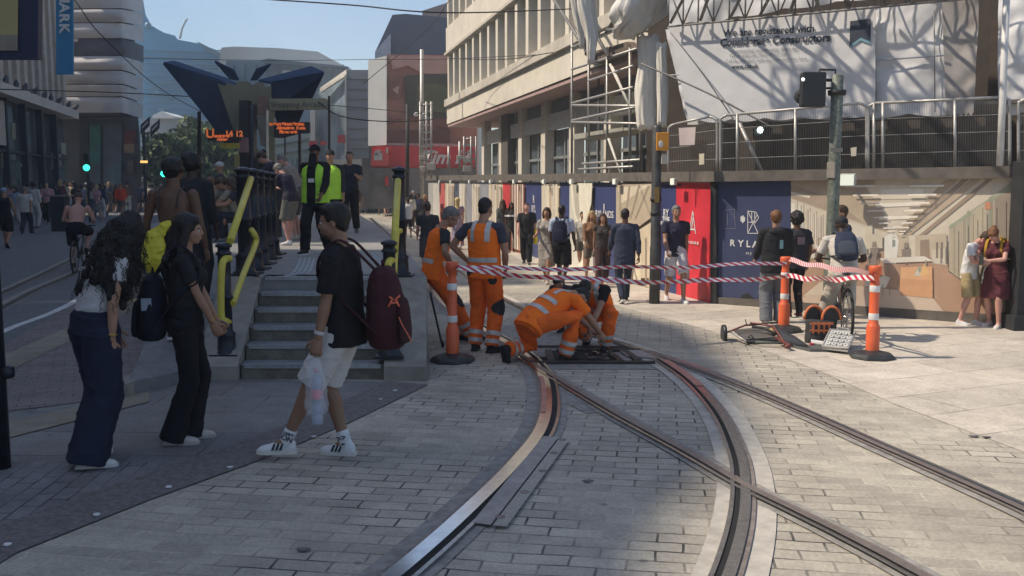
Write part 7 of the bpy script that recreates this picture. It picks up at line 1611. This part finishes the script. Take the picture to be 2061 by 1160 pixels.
# ---------------------------------------------------------------- right group
e, J = person('person in black hooded top and grey baggy jeans standing with back to camera', 1556, 652, 424, -4, dict(feet=((-.11, .0, 0), (.11, .05, 0)), arms=((12, 10, 40), (12, 10, 40))), 'tan', ('curls', 'ginger'), dict(c=(.022, .024, .030), sleeve=1.8, pad=.034, hem=-.08, loose=1.08, n='hooded_top'), dict(c=(.15, .16, .18), cut='baggy', pad=.014), (.6, .6, .6), 2)
mb = MB(); mb.sph(J.neck+Vector((0, -.09, -.03)), (.13, .07, .07), 12); link('hood', remesh(mb, .012, 2), cloth((.03, .032, .038)), e)
MB().box(J.chest+Vector((.06, -.155, -.05)), (.05, .01, .13)).build('side_pouch', mat('teal pouch', (.2, .38, .4), .6), e)
e, J = person('person in dark t-shirt and black trousers standing right of the hooded top', 1598, 640, 428, 14, dict(arms=((5, 10, 15), (2, 12, 20))), 'brown', ('afro', 'black'), dict(c=(.035, .035, .045), sleeve=.7, pad=.03, hem=-.05), dict(c=(.02, .02, .022)), (.1, .03, .03), 2)
MB().box(J.chest+Vector((.0, -.152, -.0)), (.12, .01, .12)).build('back_print', mat('faded print', (.22, .15, .17), .7), e)
# right couple looking at a phone
e, J = person('man in white t-shirt and khaki shorts bending over a phone', 1946, 655, 466, 215, dict(lean=6, curl=16, head=(10, 38, 0), arms=(('to', (-.04, .33, 1.13), (-1, -.2, -.5)), ('to', (.06, .32, 1.12), (1, -.2, -.5))), feet=((-.1, .1, 0), (.1, -.08, 0)), grip=(1, 1)), 'pink', ('short', 'brown'), dict(c=(.62, .62, .62), sleeve=.65, pad=.022, hem=-.05), dict(c=(.38, .30, .16), cut='longshorts', n='shorts'), (.55, .55, .55), 2)
bag(J, 1, 'white carrier bag with green print hanging beside the khaki shorts', (.62, .64, .60), (.30, .09, .42), drop=-.02)
e, J = person('woman in dark red patterned dress holding a phone with a yellow rucksack', 2000, 660, 458, 130, dict(lean=4, curl=14, head=(6, 34, 0), arms=(('to', (.0, .36, 1.13), (-1, -.2, -.5)), ('to', (.10, .36, 1.12), (1, -.2, -.5))), feet=((-.1, .06, 0), (.1, -.06, 0)), grip=(1, 1)), 'pink', ('bun', 'ginger'), None, None, (.6, .55, .52), 2, female=1, dress=dict(c=(.10, .028, .035), hem=.50, w=.24))
J.top = None
rucksack(J, cloth((.45, .26, .03)), 'mustard yellow rucksack on the back of the woman in the red dress', .30, .42, .2)
ph = carried('phone', J, 'small dark phone held between the couple at the right', 'phone'); MB().box((.05, .48, 1.14), (.075, .012, .15), bev=.003).build('screen', M_dk, ph)
# person half hidden by the signal pole
e, J = person('person in navy t-shirt half hidden behind the signal pole', 1686, 640, 414, 100, dict(arms=((10, 6, 60), (10, 6, 60))), 'tan', ('quiff', 'brown'), dict(c=(.03, .04, .07), sleeve=.6), dict(c=(.4, .38, .34), cut='longshorts', n='shorts'), (.1, .1, .1), 1)
# ---------------------------------------------------------------- bicycles
def bicycle(base, heading, label, col, s=1., lvl=1):
    """wheels at y=-.52 and y=+.52 in its own frame"""
    e = empty('bicycle', base, label, 'bicycle', None, R(heading)); e.scale = (s, s, s); r = .34; fr = mat('frame '+label[:6], col, .35, .4)
    M_t = mat('black tyre', (.02, .02, .02), .8)
    for y in (-.52, .53):
        w_ = MB(); n = 28
        ring = [Vector((0, y+r*cos(2*pi*k/n), r+.0+r*sin(2*pi*k/n))) for k in range(n+1)]; w_.tube(ring, .019, 8, False); w_ = w_.build('wheel', M_t, e)
        sp_ = MB(); rg = [Vector((0, y+(r-.03)*cos(2*pi*k/n), r+(r-.03)*sin(2*pi*k/n))) for k in range(n+1)]; sp_.tube(rg, .009, 6, False); sp_.build('rim', M_steel, w_)
        sp_ = MB()
        for k in range(14): a = k*pi/7; sp_.tube([(.0, y, r), (0, y+(r-.03)*cos(a), r+(r-.03)*sin(a))], .0022, 4)
        sp_.tube([(-.05, y, r), (.05, y, r)], .018, 8); sp_.build('spokes', M_steel, w_)
    bb = (0, -.06, .30); st = (0, -.20, .80); hd = (0, .34, .82); hd2 = (0, .37, .70)
    f = MB(); f.tube([bb, (0, -.17, .72), st], .017, 8).tube([(0, -.15, .66), hd], .016, 8).tube([bb, hd2], .019, 8).tube([hd, hd2, (0, .40, .62)], .02, 8)
    for x in (-.05, .05): f.tube([(x*.4, -.16, .66), (x, -.52, r)], .008, 6).tube([(x*.4, -.06, .30), (x, -.52, r)], .009, 6).tube([(x*.6, .40, .62), (x, .45, .55), (x, .53, r)], .012, 6)
    f.build('frame', fr, e)
    MB().tube([(0, .34, .82), (0, .35, .98)], .014, 8).tube(spline([(-.29, .24, 1.0), (-.2, .33, 1.0), (0, .36, .985), (.2, .33, 1.0), (.29, .24, 1.0)], 4), .012, 8).build('handlebar', M_dk, e)
    sd = MB(); limb(sd, [(0, -.33, .86), (0, -.22, .865), (0, -.06, .85)], [.07, .055, .022], 10, .35, (1, 0, 0)); sd.tube([st, (0, -.21, .84)], .013, 6); sd.build('saddle', M_dk, e, smooth=True)
    c = MB(); c.lathe([(.085, -.004), (.085, .004)], (.05, -.06, .30), 20, Matrix.Rotation(R(90), 3, 'Y')); c.tube([(.07, -.06, .30), (.08, -.06, .13)], .01, 6).tube([(-.07, -.06, .30), (-.08, -.06, .47)], .01, 6); c.box((.12, -.06, .13), (.09, .07, .02)).box((-.12, -.06, .47), (.09, .07, .02)); c.build('crank', M_steel, e)
    c = MB(); c.tube([(.055, -.06, .385), (.055, -.52, .37)], .005, 4).tube([(.055, -.06, .215), (.055, -.52, .31)], .005, 4); c.build('chain', M_dk, e)
    return e
def rider(label, base, heading, H, sk, hair, top, bottom, shoes, lvl=1, female=0, s=1., foot_dn=-1, one_down=False):
    ft = [(-.13, -.02, .36), (.13, .0, .06)] if foot_dn > 0 else [(-.13, 0, .06), (.13, -.02, .36)]
    if one_down: ft = [(-.26, .06, 0), (.14, .12, .30)]
    pose = dict(hip=.90, py=-.24, lean=26, curl=8, feet=ft, arms=(('to', (-.25, .26, 1.02), (-.5, -.6, -.8)), ('to', (.25, .26, 1.02), (.5, -.6, -.8))), head=(0, -18, 0), knees=((-.2, 1, .2), (.2, 1, .2)), grip=(1.2, 1.2), pfollow=.6)
    return person(label, 0, 0, 0, heading, pose, sk, hair, top, bottom, shoes, lvl, female=female, pos=base, H=H)
b = G(1722, 690); b = Vector((b.x-.08, b.y+.35, 0)); 
bicycle(b, -9, 'silver bicycle ridden by the person with the navy rucksack', (.10, .09, .09), .95)
e, J = rider('person in cream trousers sitting on a bicycle with a navy rucksack', b, -9, D(1712, 437, b.y).z, 'dark', ('cap', (.03, .03, .035)), dict(c=(.50, .47, .42), sleeve=.7), dict(c=(.46, .42, .36), cut='work'), (.05, .05, .05), 2, one_down=True)
rucksack(J, cloth((.03, .04, .065)), 'navy rucksack on the rider with cream trousers', .30, .42, .14, cloth((.05, .06, .08)))
b = G(150, 548); b = Vector((b.x, b.y+.3, 0))
bicycle(b, 12, 'dark bicycle ridden by the shirtless man in the shaded road', (.03, .03, .035), 1.0)
rider('shirtless cyclist in black shorts riding away in the shaded road', b, 12, D(145, 384, b.y).z*.97, 'pink', ('cap', (.10, .08, .06)), None, dict(c=(.015, .015, .02), cut='longshorts', n='shorts', pad=.02), (.03, .03, .03), 1)
# ---------------------------------------------------------------- folding trolley, tool bag and case
b = G(1560, 690); e = empty('folding_trolley', b, 'collapsed folding hand trolley with red frame lying on the paving', 'trolley')
M_red = mat('scuffed red tube', (.17, .05, .04), .5, .2, .3, 20); M_brd = mat('grey brown board', (.10, .09, .08), .8, 0, .2, 8)
g3 = lambda x, y, z: G(x, y, 0)+U3*z
def tb(pts, r, nm, m): MB().tube(pts, r, 8).build(nm, m, e, True)
mb = MB(); mb.prism([D(1475, 666, 11.35), D(1500, 686, 10.85), D(1560, 681, 10.9), D(1545, 660, 11.5)], (0, 0, .015)); mb.build('platform_board', M_brd, e, True)
mb = MB(); mb.prism([D(1553, 656, 11.2), D(1572, 690, 10.75), D(1626, 698, 10.45), D(1600, 680, 10.9)], (0, 0, .02)); mb.build('dark_board', mat('dark board', (.03, .035, .04), .5), e, True)
tb([D(1458, 671, 11.2), D(1500, 655, 11.3), D(1545, 652, 11.3)], .012, 'frame_tube', M_red); tb([D(1470, 668, 11.1), D(1503, 688, 10.8)], .012, 'frame_tube', M_steelp); tb([D(1503, 688, 10.8), D(1565, 686, 10.7)], .012, 'frame_tube', M_dk)
tb([D(1514, 658, 11.2), D(1536, 660, 11.1), D(1560, 672, 10.9)], .016, 'frame_tube', M_dk); tb([D(1510, 650, 11.3), D(1532, 653, 11.3), D(1556, 657, 11.1), D(1580, 690, 10.6)], .012, 'frame_tube', M_red); tb([D(1500, 643, 11.3), D(1503, 655, 11.3)], .006, 'wire', M_dk)
tb([D(1562, 680, 10.8), D(1590, 697, 10.4), D(1580, 699, 10.4)], .022, 'frame_tube', M_red); tb([D(1520, 689, 10.7), D(1578, 691, 10.6)], .015, 'base_rail', mat('green grey bar', (.08, .10, .08), .7))
MB().lathe([(.10, -.02), (.11, -.018), (.11, .018), (.10, .02)], D(1457, 672, 11.2), 16, Matrix.Rotation(R(90), 3, 'Y')).build('wheel', M_rub, e, True)
MB().lathe([(.06, -.02), (.07, 0), (.06, .02)], D(1513, 685, 10.9), 12, Matrix.Rotation(R(70), 3, 'Y')).build('wheel', M_rub, e, True)
MB().lathe([(.05, -.02), (.06, 0), (.05, .02)], D(1556, 668, 11.0), 12, Matrix.Rotation(R(50), 3, 'Y')).build('hub', mat('brass hub', (.35, .22, .10), .5, .3), e, True)
b = G(1655, 694); e = empty('tool_bag', b, 'open black and orange tool bag standing beside the trolley', 'tool bag')
M_tb = mat('black canvas', (.035, .035, .036), .8, 0, .2, 30, .4, 120); M_to = mat('orange canvas trim', (.62, .17, .06), .7, 0, .2, 20)
mb = MB(); ell(mb, [(Vector((0, .1, z)), a_, c_, Vector((1, 0, 0)), Vector((0, 1, 0))) for z, a_, c_ in ((0, .17, .11), (.05, .18, .12), (.2, .175, .115), (.28, .17, .11))], 16); me = remesh(mb, .012, 1); folds(me, .008, 14, 4); link('body', me, M_tb, e)
for dx, rz in ((-.07, .3), (.11, -.25)):
    mb = MB(); n = 12; pts = [Vector((dx+.11*cos(pi*k/n), .08+rz*.15, .28+.16*sin(pi*k/n))) for k in range(n+1)]; mb.tube(pts, .016, 6); mb.build('orange_rim', M_to, e)
    mb = MB(); mb.prism([p for p in pts], (0, .03, 0)); mb.build('flap', M_tb, e)
mb = MB()
for x in (-.11, -.05, .01, .07): mb.box((x, -.015+abs(x)*.1, .2), (.02, .012, .13))
mb.box((-.02, -.022, .25), (.27, .012, .025)).box((-.02, -.022, .17), (.27, .012, .02)); mb.build('orange_webbing', M_to, e)
b = G(1690, 700); e = empty('tool_case', b, 'open silver grey tool case lid with rows of slots lying on the paving', 'tool case')
q = [D(1655, 697, 10.35), D(1706, 703, 10.15), D(1722, 668, 10.75), D(1671, 663, 10.85)]
n_ = (q[1]-q[0]).cross(q[3]-q[0]).normalized()
if n_.z < 0: n_ = -n_
mb = MB(); mb.prism(q, -n_*.035); mb.build('lid', mat('silver grey plastic', (.48, .48, .46), .45), e, True)
for i in range(4):
    for j in range(4):
        u = .10+i*.23; w2 = .10+j*.21
        f_ = lambda a, c: (q[0].lerp(q[1], a)).lerp(q[3].lerp(q[2], a), c)
        mb = MB(); mb.prism([f_(u, w2)+n_*.002, f_(u+.17, w2)+n_*.002, f_(u+.17, w2+.13)+n_*.002, f_(u, w2+.13)+n_*.002], n_*.012); pk = mb.build('pocket', mat('pale insert', (.60, .60, .57), .5), e, True)
        mb = MB(); mb.prism([f_(u+.04, w2+.05)+n_*.0145, f_(u+.11, w2+.05)+n_*.0145, f_(u+.11, w2+.08)+n_*.0145, f_(u+.04, w2+.08)+n_*.0145], n_*.002); mb.build('slot', M_dk, pk, True)
mb = MB(); mb.tube(q+[q[0]], .012, 6); mb.build('rim', mat('dull rim', (.3, .3, .29), .5), e, True)
mb = MB(); mb.tube(spline([f_(.3, 1.0), f_(.3, 1.1), f_(.7, 1.1), f_(.7, 1.0)], 4), .012, 6); mb.build('handle', mat('dull rim', (.3, .3, .29)), e, True)
mb = MB(); mb.prism([g3(1596, 702, .01), g3(1630, 710, .01), g3(1705, 711, .01), g3(1712, 703, .01), g3(1650, 700, .01)], (0, 0, .03)); mb.build('base_tray', mat('green grey tray', (.09, .10, .095), .6), e, True)
mb = MB(); mb.prism([g3(1632, 698, .045), g3(1684, 706, .045), g3(1684, 703, .045), g3(1632, 694, .045)], (0, 0, .02)); mb.build('white_edge', M_wht, e, True)
for x, yv in ((1634, 702), (1668, 707)): MB().box(g3(x, yv, .05), (.05, .03, .025)).build('red_latch', mat('red latch', (.6, .06, .08), .4), e, True)
# ---------------------------------------------------------------- people on the platform
e, J = person('security guard in bright yellow-green vest over black clothes on the platform', 638, 512, 292, 165, dict(WALK2, hip=.91), 'brown', ('cap', (.012, .012, .014)), dict(c=(.014, .015, .018), sleeve=1.85, hem=-.10, pad=.030, loose=1.1, n='jacket'), dict(c=(.014, .014, .017), cut='work'), (.02, .02, .02), 2, z=ZP)
M_lime = mat('fluorescent yellow green', (.42, .75, .05), .7, 0, .1, 8, .3, 80)
vv = top_mesh(J, 2, pad=.046, hem=-.04, tank=True, loose=1.08)
bm = bmesh.new(); bm.from_mesh(vv); bmesh.ops.delete(bm, geom=[f for f in bm.faces if abs((f.calc_center_median()-J.chest).dot(J.Mu @ Vector((1, 0, 0)))) < .075 and (f.calc_center_median()-J.chest).dot(J.Mu @ Vector((0, 1, 0))) > 0], context='FACES'); bm.to_mesh(vv); bm.free(); link('hi_vis_vest', vv, M_lime, e)
MB().box(J.chest+J.Mu @ Vector((-.01, .165, -.10)), (.10, .01, .06)).build('badge', M_wht, e)
mb = MB(); mb.sph(hm(J, (0, .05, -.05)), (.062, .06, .062), 12); mb.tube([hm(J, (0, .06, -.07)), J.neck+J.Mu @ Vector((0, .12, -.08))], [.06, .07], 10); link('scarf', remesh(mb, .012, 2), cloth((.014, .014, .017)), e)
e, J = person('security guard half hidden behind the vest wearer on the platform', 668, 488, 302, 185, STAND, 'tan', ('cap', (.02, .02, .022)), dict(c=(.03, .03, .035), sleeve=1.8), dict(c=(.02, .02, .02)), (.03, .03, .03), 1, z=ZP); v_ = link('hi_vis_vest', top_mesh(J, 1, pad=.036, hem=-.06, tank=True, loose=1.08), M_lime, e)
e, J = person('man in black polo shirt and black trousers walking on the platform with arms bent', 706, 470, 305, 178, dict(WALK2, arms=((20, 10, 85), (20, 10, 80))), 'tan', ('crop', 'black'), dict(c=(.02, .025, .04), sleeve=.65, pad=.02), dict(c=(.015, .015, .02), cut='work'), (.15, .15, .15), 1, z=ZP); face_parts(J, e)
e, J = person('woman in dark top and grey shorts with white trainers leaning on the platform fence', 580, 494, 330, 60, dict(lean=16, curl=14, head=(0, 20, 0), feet=((-.08, -.1, 0), (.1, .05, 0)), arms=((30, 5, 60), (34, 5, 60)), py=-.1), 'pink', ('short', 'grey'), dict(c=(.035, .033, .05), sleeve=.7, pad=.026), dict(c=(.15, .15, .13), cut='longshorts', n='shorts'), (.60, .60, .62), 1, z=ZP, female=1)
person('bald man in dark shirt leaning toward the fence beside the guard', 600, 484, 312, 80, dict(lean=14, curl=14, head=(0, 15, 0), arms=((35, 5, 60), (35, 5, 60))), 'pink', ('crop', 'grey'), dict(c=(.25, .23, .22), sleeve=.6), dict(c=(.1, .1, .1), cut='longshorts', n='shorts'), (.45, .42, .36), 1, z=ZP)
person('man in navy t-shirt with short dark hair leaning over the fence posts', 560, 478, 306, 95, dict(lean=26, curl=12, py=-.12, head=(-10, 10, 0), arms=((40, 8, 50), (40, 8, 50))), 'pink', ('short', 'brown'), dict(c=(.035, .04, .06), sleeve=.6, pad=.024), dict(c=(.05, .05, .06)), (.1, .1, .1), 1, z=ZP)
# seated people on the far platform bench
SIT = dict(hip=.46, py=-.2, lean=16, curl=10, feet=((-.1, .26, 0), (.12, .22, 0)), knees=((-.2, 1, .6), (.2, 1, .6)), arms=((45, 6, 40), (40, 6, 45)), head=(0, 14, 0))
bz = Vector((D(455, 400, 17.5).x, 17.5, ZP)); be = empty('bench', bz, 'long low bench with seated people on the platform', 'bench')
MB().box((0, 0, .44), (1.5, .4, .05), bev=.01).build('seat', M_brd, be)
for x in (-.65, .65): MB().box((x, 0, .21), (.07, .34, .42)).build('leg', M_dk, be)
for x, lab, tp, hr_, hc, sk in ((434, 'seated person in beige t-shirt at the left end of the bench', (.20, .17, .14), 'short', 'ginger', 'tan'), (455, 'seated person in tan shirt in the middle of the bench', (.24, .22, .18), 'short', 'brown', 'tan'), (474, 'seated woman in dark dress beside the fence posts', (.03, .035, .05), 'long', 'brown', 'tan')):
    p = D(x, 400, 17.3); person(lab, x, 0, 0, 95 if x < 450 else 100, SIT, sk, (hr_, hc), dict(c=tp, sleeve=.6), dict(c=(.03, .035, .05)), (.2, .2, .2), 1, pos=(p.x, p.y, ZP), H=1.16)
e_ = person('person in pale cap standing behind the bench', 444, 0, 326, 110, dict(arms=((20, 6, 60), (20, 6, 60))), 'tan', ('cap', (.5, .5, .5)), dict(c=(.05, .05, .06), sleeve=.7), dict(c=(.05, .05, .06)), (.2, .2, .2), 1, pos=(D(444, 400, 19).x, 19, ZP))
# ---------------------------------------------------------------- the left crowd in the shaded road
LC = 'people in the shaded road on the left'
person('woman in black tank top and shorts walking at the left edge', 14, 500, 378, 12, WALK, 'tan', ('cap', (.22, .32, .45)), dict(c=(.015, .015, .018), tank=True, hem=-.04), dict(c=(.015, .015, .018), cut='longshorts', n='shorts'), (.03, .03, .03), 1, female=1, group=LC)
person('broad man in white t-shirt and dark trousers walking away on the left', 54, 471, 376, 8, WALK2, 'tan', ('hijab', (.35, .34, .33)) if 0 else ('crop', 'grey'), dict(c=(.48, .48, .45), sleeve=.75, pad=.035, loose=1.15, hem=-.06), dict(c=(.03, .035, .05), cut='work'), (.05, .05, .05), 1, group=LC)
e, J = person('walker in bright orange-red top and shorts in the left crowd', 245, 438, 369, 5, WALK, 'tan', ('cap', (.30, .12, .08)), dict(c=(.62, .07, .03), sleeve=1.6, pad=.035, loose=1.1), dict(c=(.15, .12, .1), cut='shorts', n='shorts'), (.05, .05, .05), 1, group=LC)
b = G(112, 467); e = empty('kiosk', b, 'dark cabinet in the road behind the cyclist', 'cabinet'); MB().box((0, .5, .75), (.62, .5, 1.5), bev=.02).build('body', M_dk, e); MB().box((0, .5, 1.54), (1.0, .6, .06)).build('top', mat('grey slab top', (.2, .2, .2), .7), e)
rnd = random.Random(12)
TOPS = [('white', (.50, .50, .49)), ('black', (.02, .02, .022)), ('grey', (.17, .17, .17)), ('navy', (.03, .04, .09)), ('beige', (.32, .26, .19)), ('pink', (.42, .24, .26)), ('brown', (.12, .07, .045)), ('pale blue', (.26, .33, .42)), ('cream', (.45, .42, .33)), ('dark green', (.03, .06, .04)), ('maroon', (.12, .03, .04)), ('lilac', (.26, .22, .32))]
BOTS = [('jeans', (.06, .08, .13), 'jeans'), ('black trousers', (.02, .02, .02), 'jeans'), ('white trousers', (.45, .45, .44), 'work'), ('khaki shorts', (.25, .2, .12), 'shorts'), ('black shorts', (.02, .02, .02), 'shorts'), ('grey skirt', (.15, .15, .15), 'skirt')]
HRS = [('short', 'black'), ('long', 'brown'), ('crop', 'black'), ('long', 'black'), ('short', 'brown'), ('bun', 'brown'), ('bob', 'blond'), ('afro', 'black'), ('hijab', (.05, .05, .06)), ('cap', (.3, .3, .3))]
used = set()
def crowd(spots, place, grp, z=0.):
    for i, (x, fy, hy) in enumerate(spots):
        for _ in range(300):
            t_, b_, h_ = rnd.choice(TOPS), rnd.choice(BOTS), rnd.choice(HRS); key = (t_[0], b_[0], grp)
            if key not in used: break
        used.add(key); fem = h_[0] in ('long', 'bob', 'bun')
        hn = {'short': 'short %s hair', 'long': 'long %s hair', 'crop': 'cropped %s hair', 'bun': '%s hair in a bun', 'bob': 'bobbed %s hair', 'afro': 'round %s hair', 'hijab': 'a dark headscarf', 'cap': 'a grey cap'}[h_[0]]
        hn = hn % h_[1] if '%s' in hn else hn
        person('walker with %s, %s top and %s, %s' % (hn, t_[0], b_[0], place), x, fy, hy, rnd.choice((0, 10, -12, 175, 188, 170)), rnd.choice((WALK, WALK2, STAND)), rnd.choice(('light', 'tan', 'olive', 'brown', 'dark')), h_, dict(c=t_[1], sleeve=rnd.choice((.6, .7, 1.7))), dict(c=b_[1], cut=b_[2], n='skirt' if b_[2] == 'skirt' else 'trousers'), (.2, .2, .2), 0, z, 1 if fem or b_[2] == 'skirt' else 0, grp)
crowd([(34, 462, 374), (72, 460, 366), (86, 448, 372), (98, 452, 366), (124, 440, 362), (134, 436, 366), (156, 445, 368), (166, 436, 372), (176, 432, 368), (188, 438, 366), (197, 446, 372), (205, 442, 368), (214, 436, 370), (222, 430, 366), (232, 430, 370), (258, 428, 366), (266, 426, 364), (276, 424, 368), (284, 428, 370), (296, 424, 366), (303, 430, 370), (115, 448, 370), (60, 446, 368), (20, 450, 370), (146, 430, 366), (182, 427, 368), (240, 425, 366), (4, 448, 372), (42, 444, 366), (80, 438, 365), (93, 434, 364), (108, 436, 367), (150, 428, 364), (160, 427, 366), (172, 426, 365), (193, 427, 366), (210, 426, 367), (218, 424, 365), (228, 424, 366), (252, 423, 367), (271, 422, 366), (290, 421, 366), (28, 440, 366), (309, 426, 368), (318, 424, 368), (326, 428, 370)], 'in left street', 'distant people in the left street')
crowd([(722, 441, 379), (734, 430, 378), (745, 429, 379), (756, 424, 376), (762, 424, 380), (778, 436, 380), (788, 424, 378), (770, 420, 376), (740, 420, 374), (728, 424, 376), (812, 452, 388), (832, 448, 384), (842, 462, 390), (850, 456, 384), (896, 470, 398), (885, 452, 390), (808, 428, 378), (715, 432, 376), (826, 430, 380), (838, 440, 382), (868, 446, 386), (750, 421, 376), (760, 418, 375), (774, 426, 377), (782, 419, 375), (792, 430, 378), (798, 421, 376), (716, 420, 374), (705, 424, 375), (768, 432, 379), (820, 436, 380), (846, 446, 384), (856, 470, 392), (874, 462, 392), (888, 446, 388), (828, 462, 390), (815, 440, 384)], 'in sunlit street', 'distant people in the middle of the street')
crowd([(905, 462, 394), (935, 462, 398), (985, 478, 400), (1000, 470, 402), (1045, 480, 408), (1090, 505, 414), (1145, 520, 420), (1228, 540, 424), (915, 450, 392), (950, 458, 396), (972, 462, 398), (1018, 478, 404), (1075, 492, 410), (1115, 508, 416), (1160, 524, 420), (1236, 520, 420), (1290, 560, 424)], 'by printed hoarding', 'distant people close to the hoarding')
bpy.data.scenes.remove(TMP)
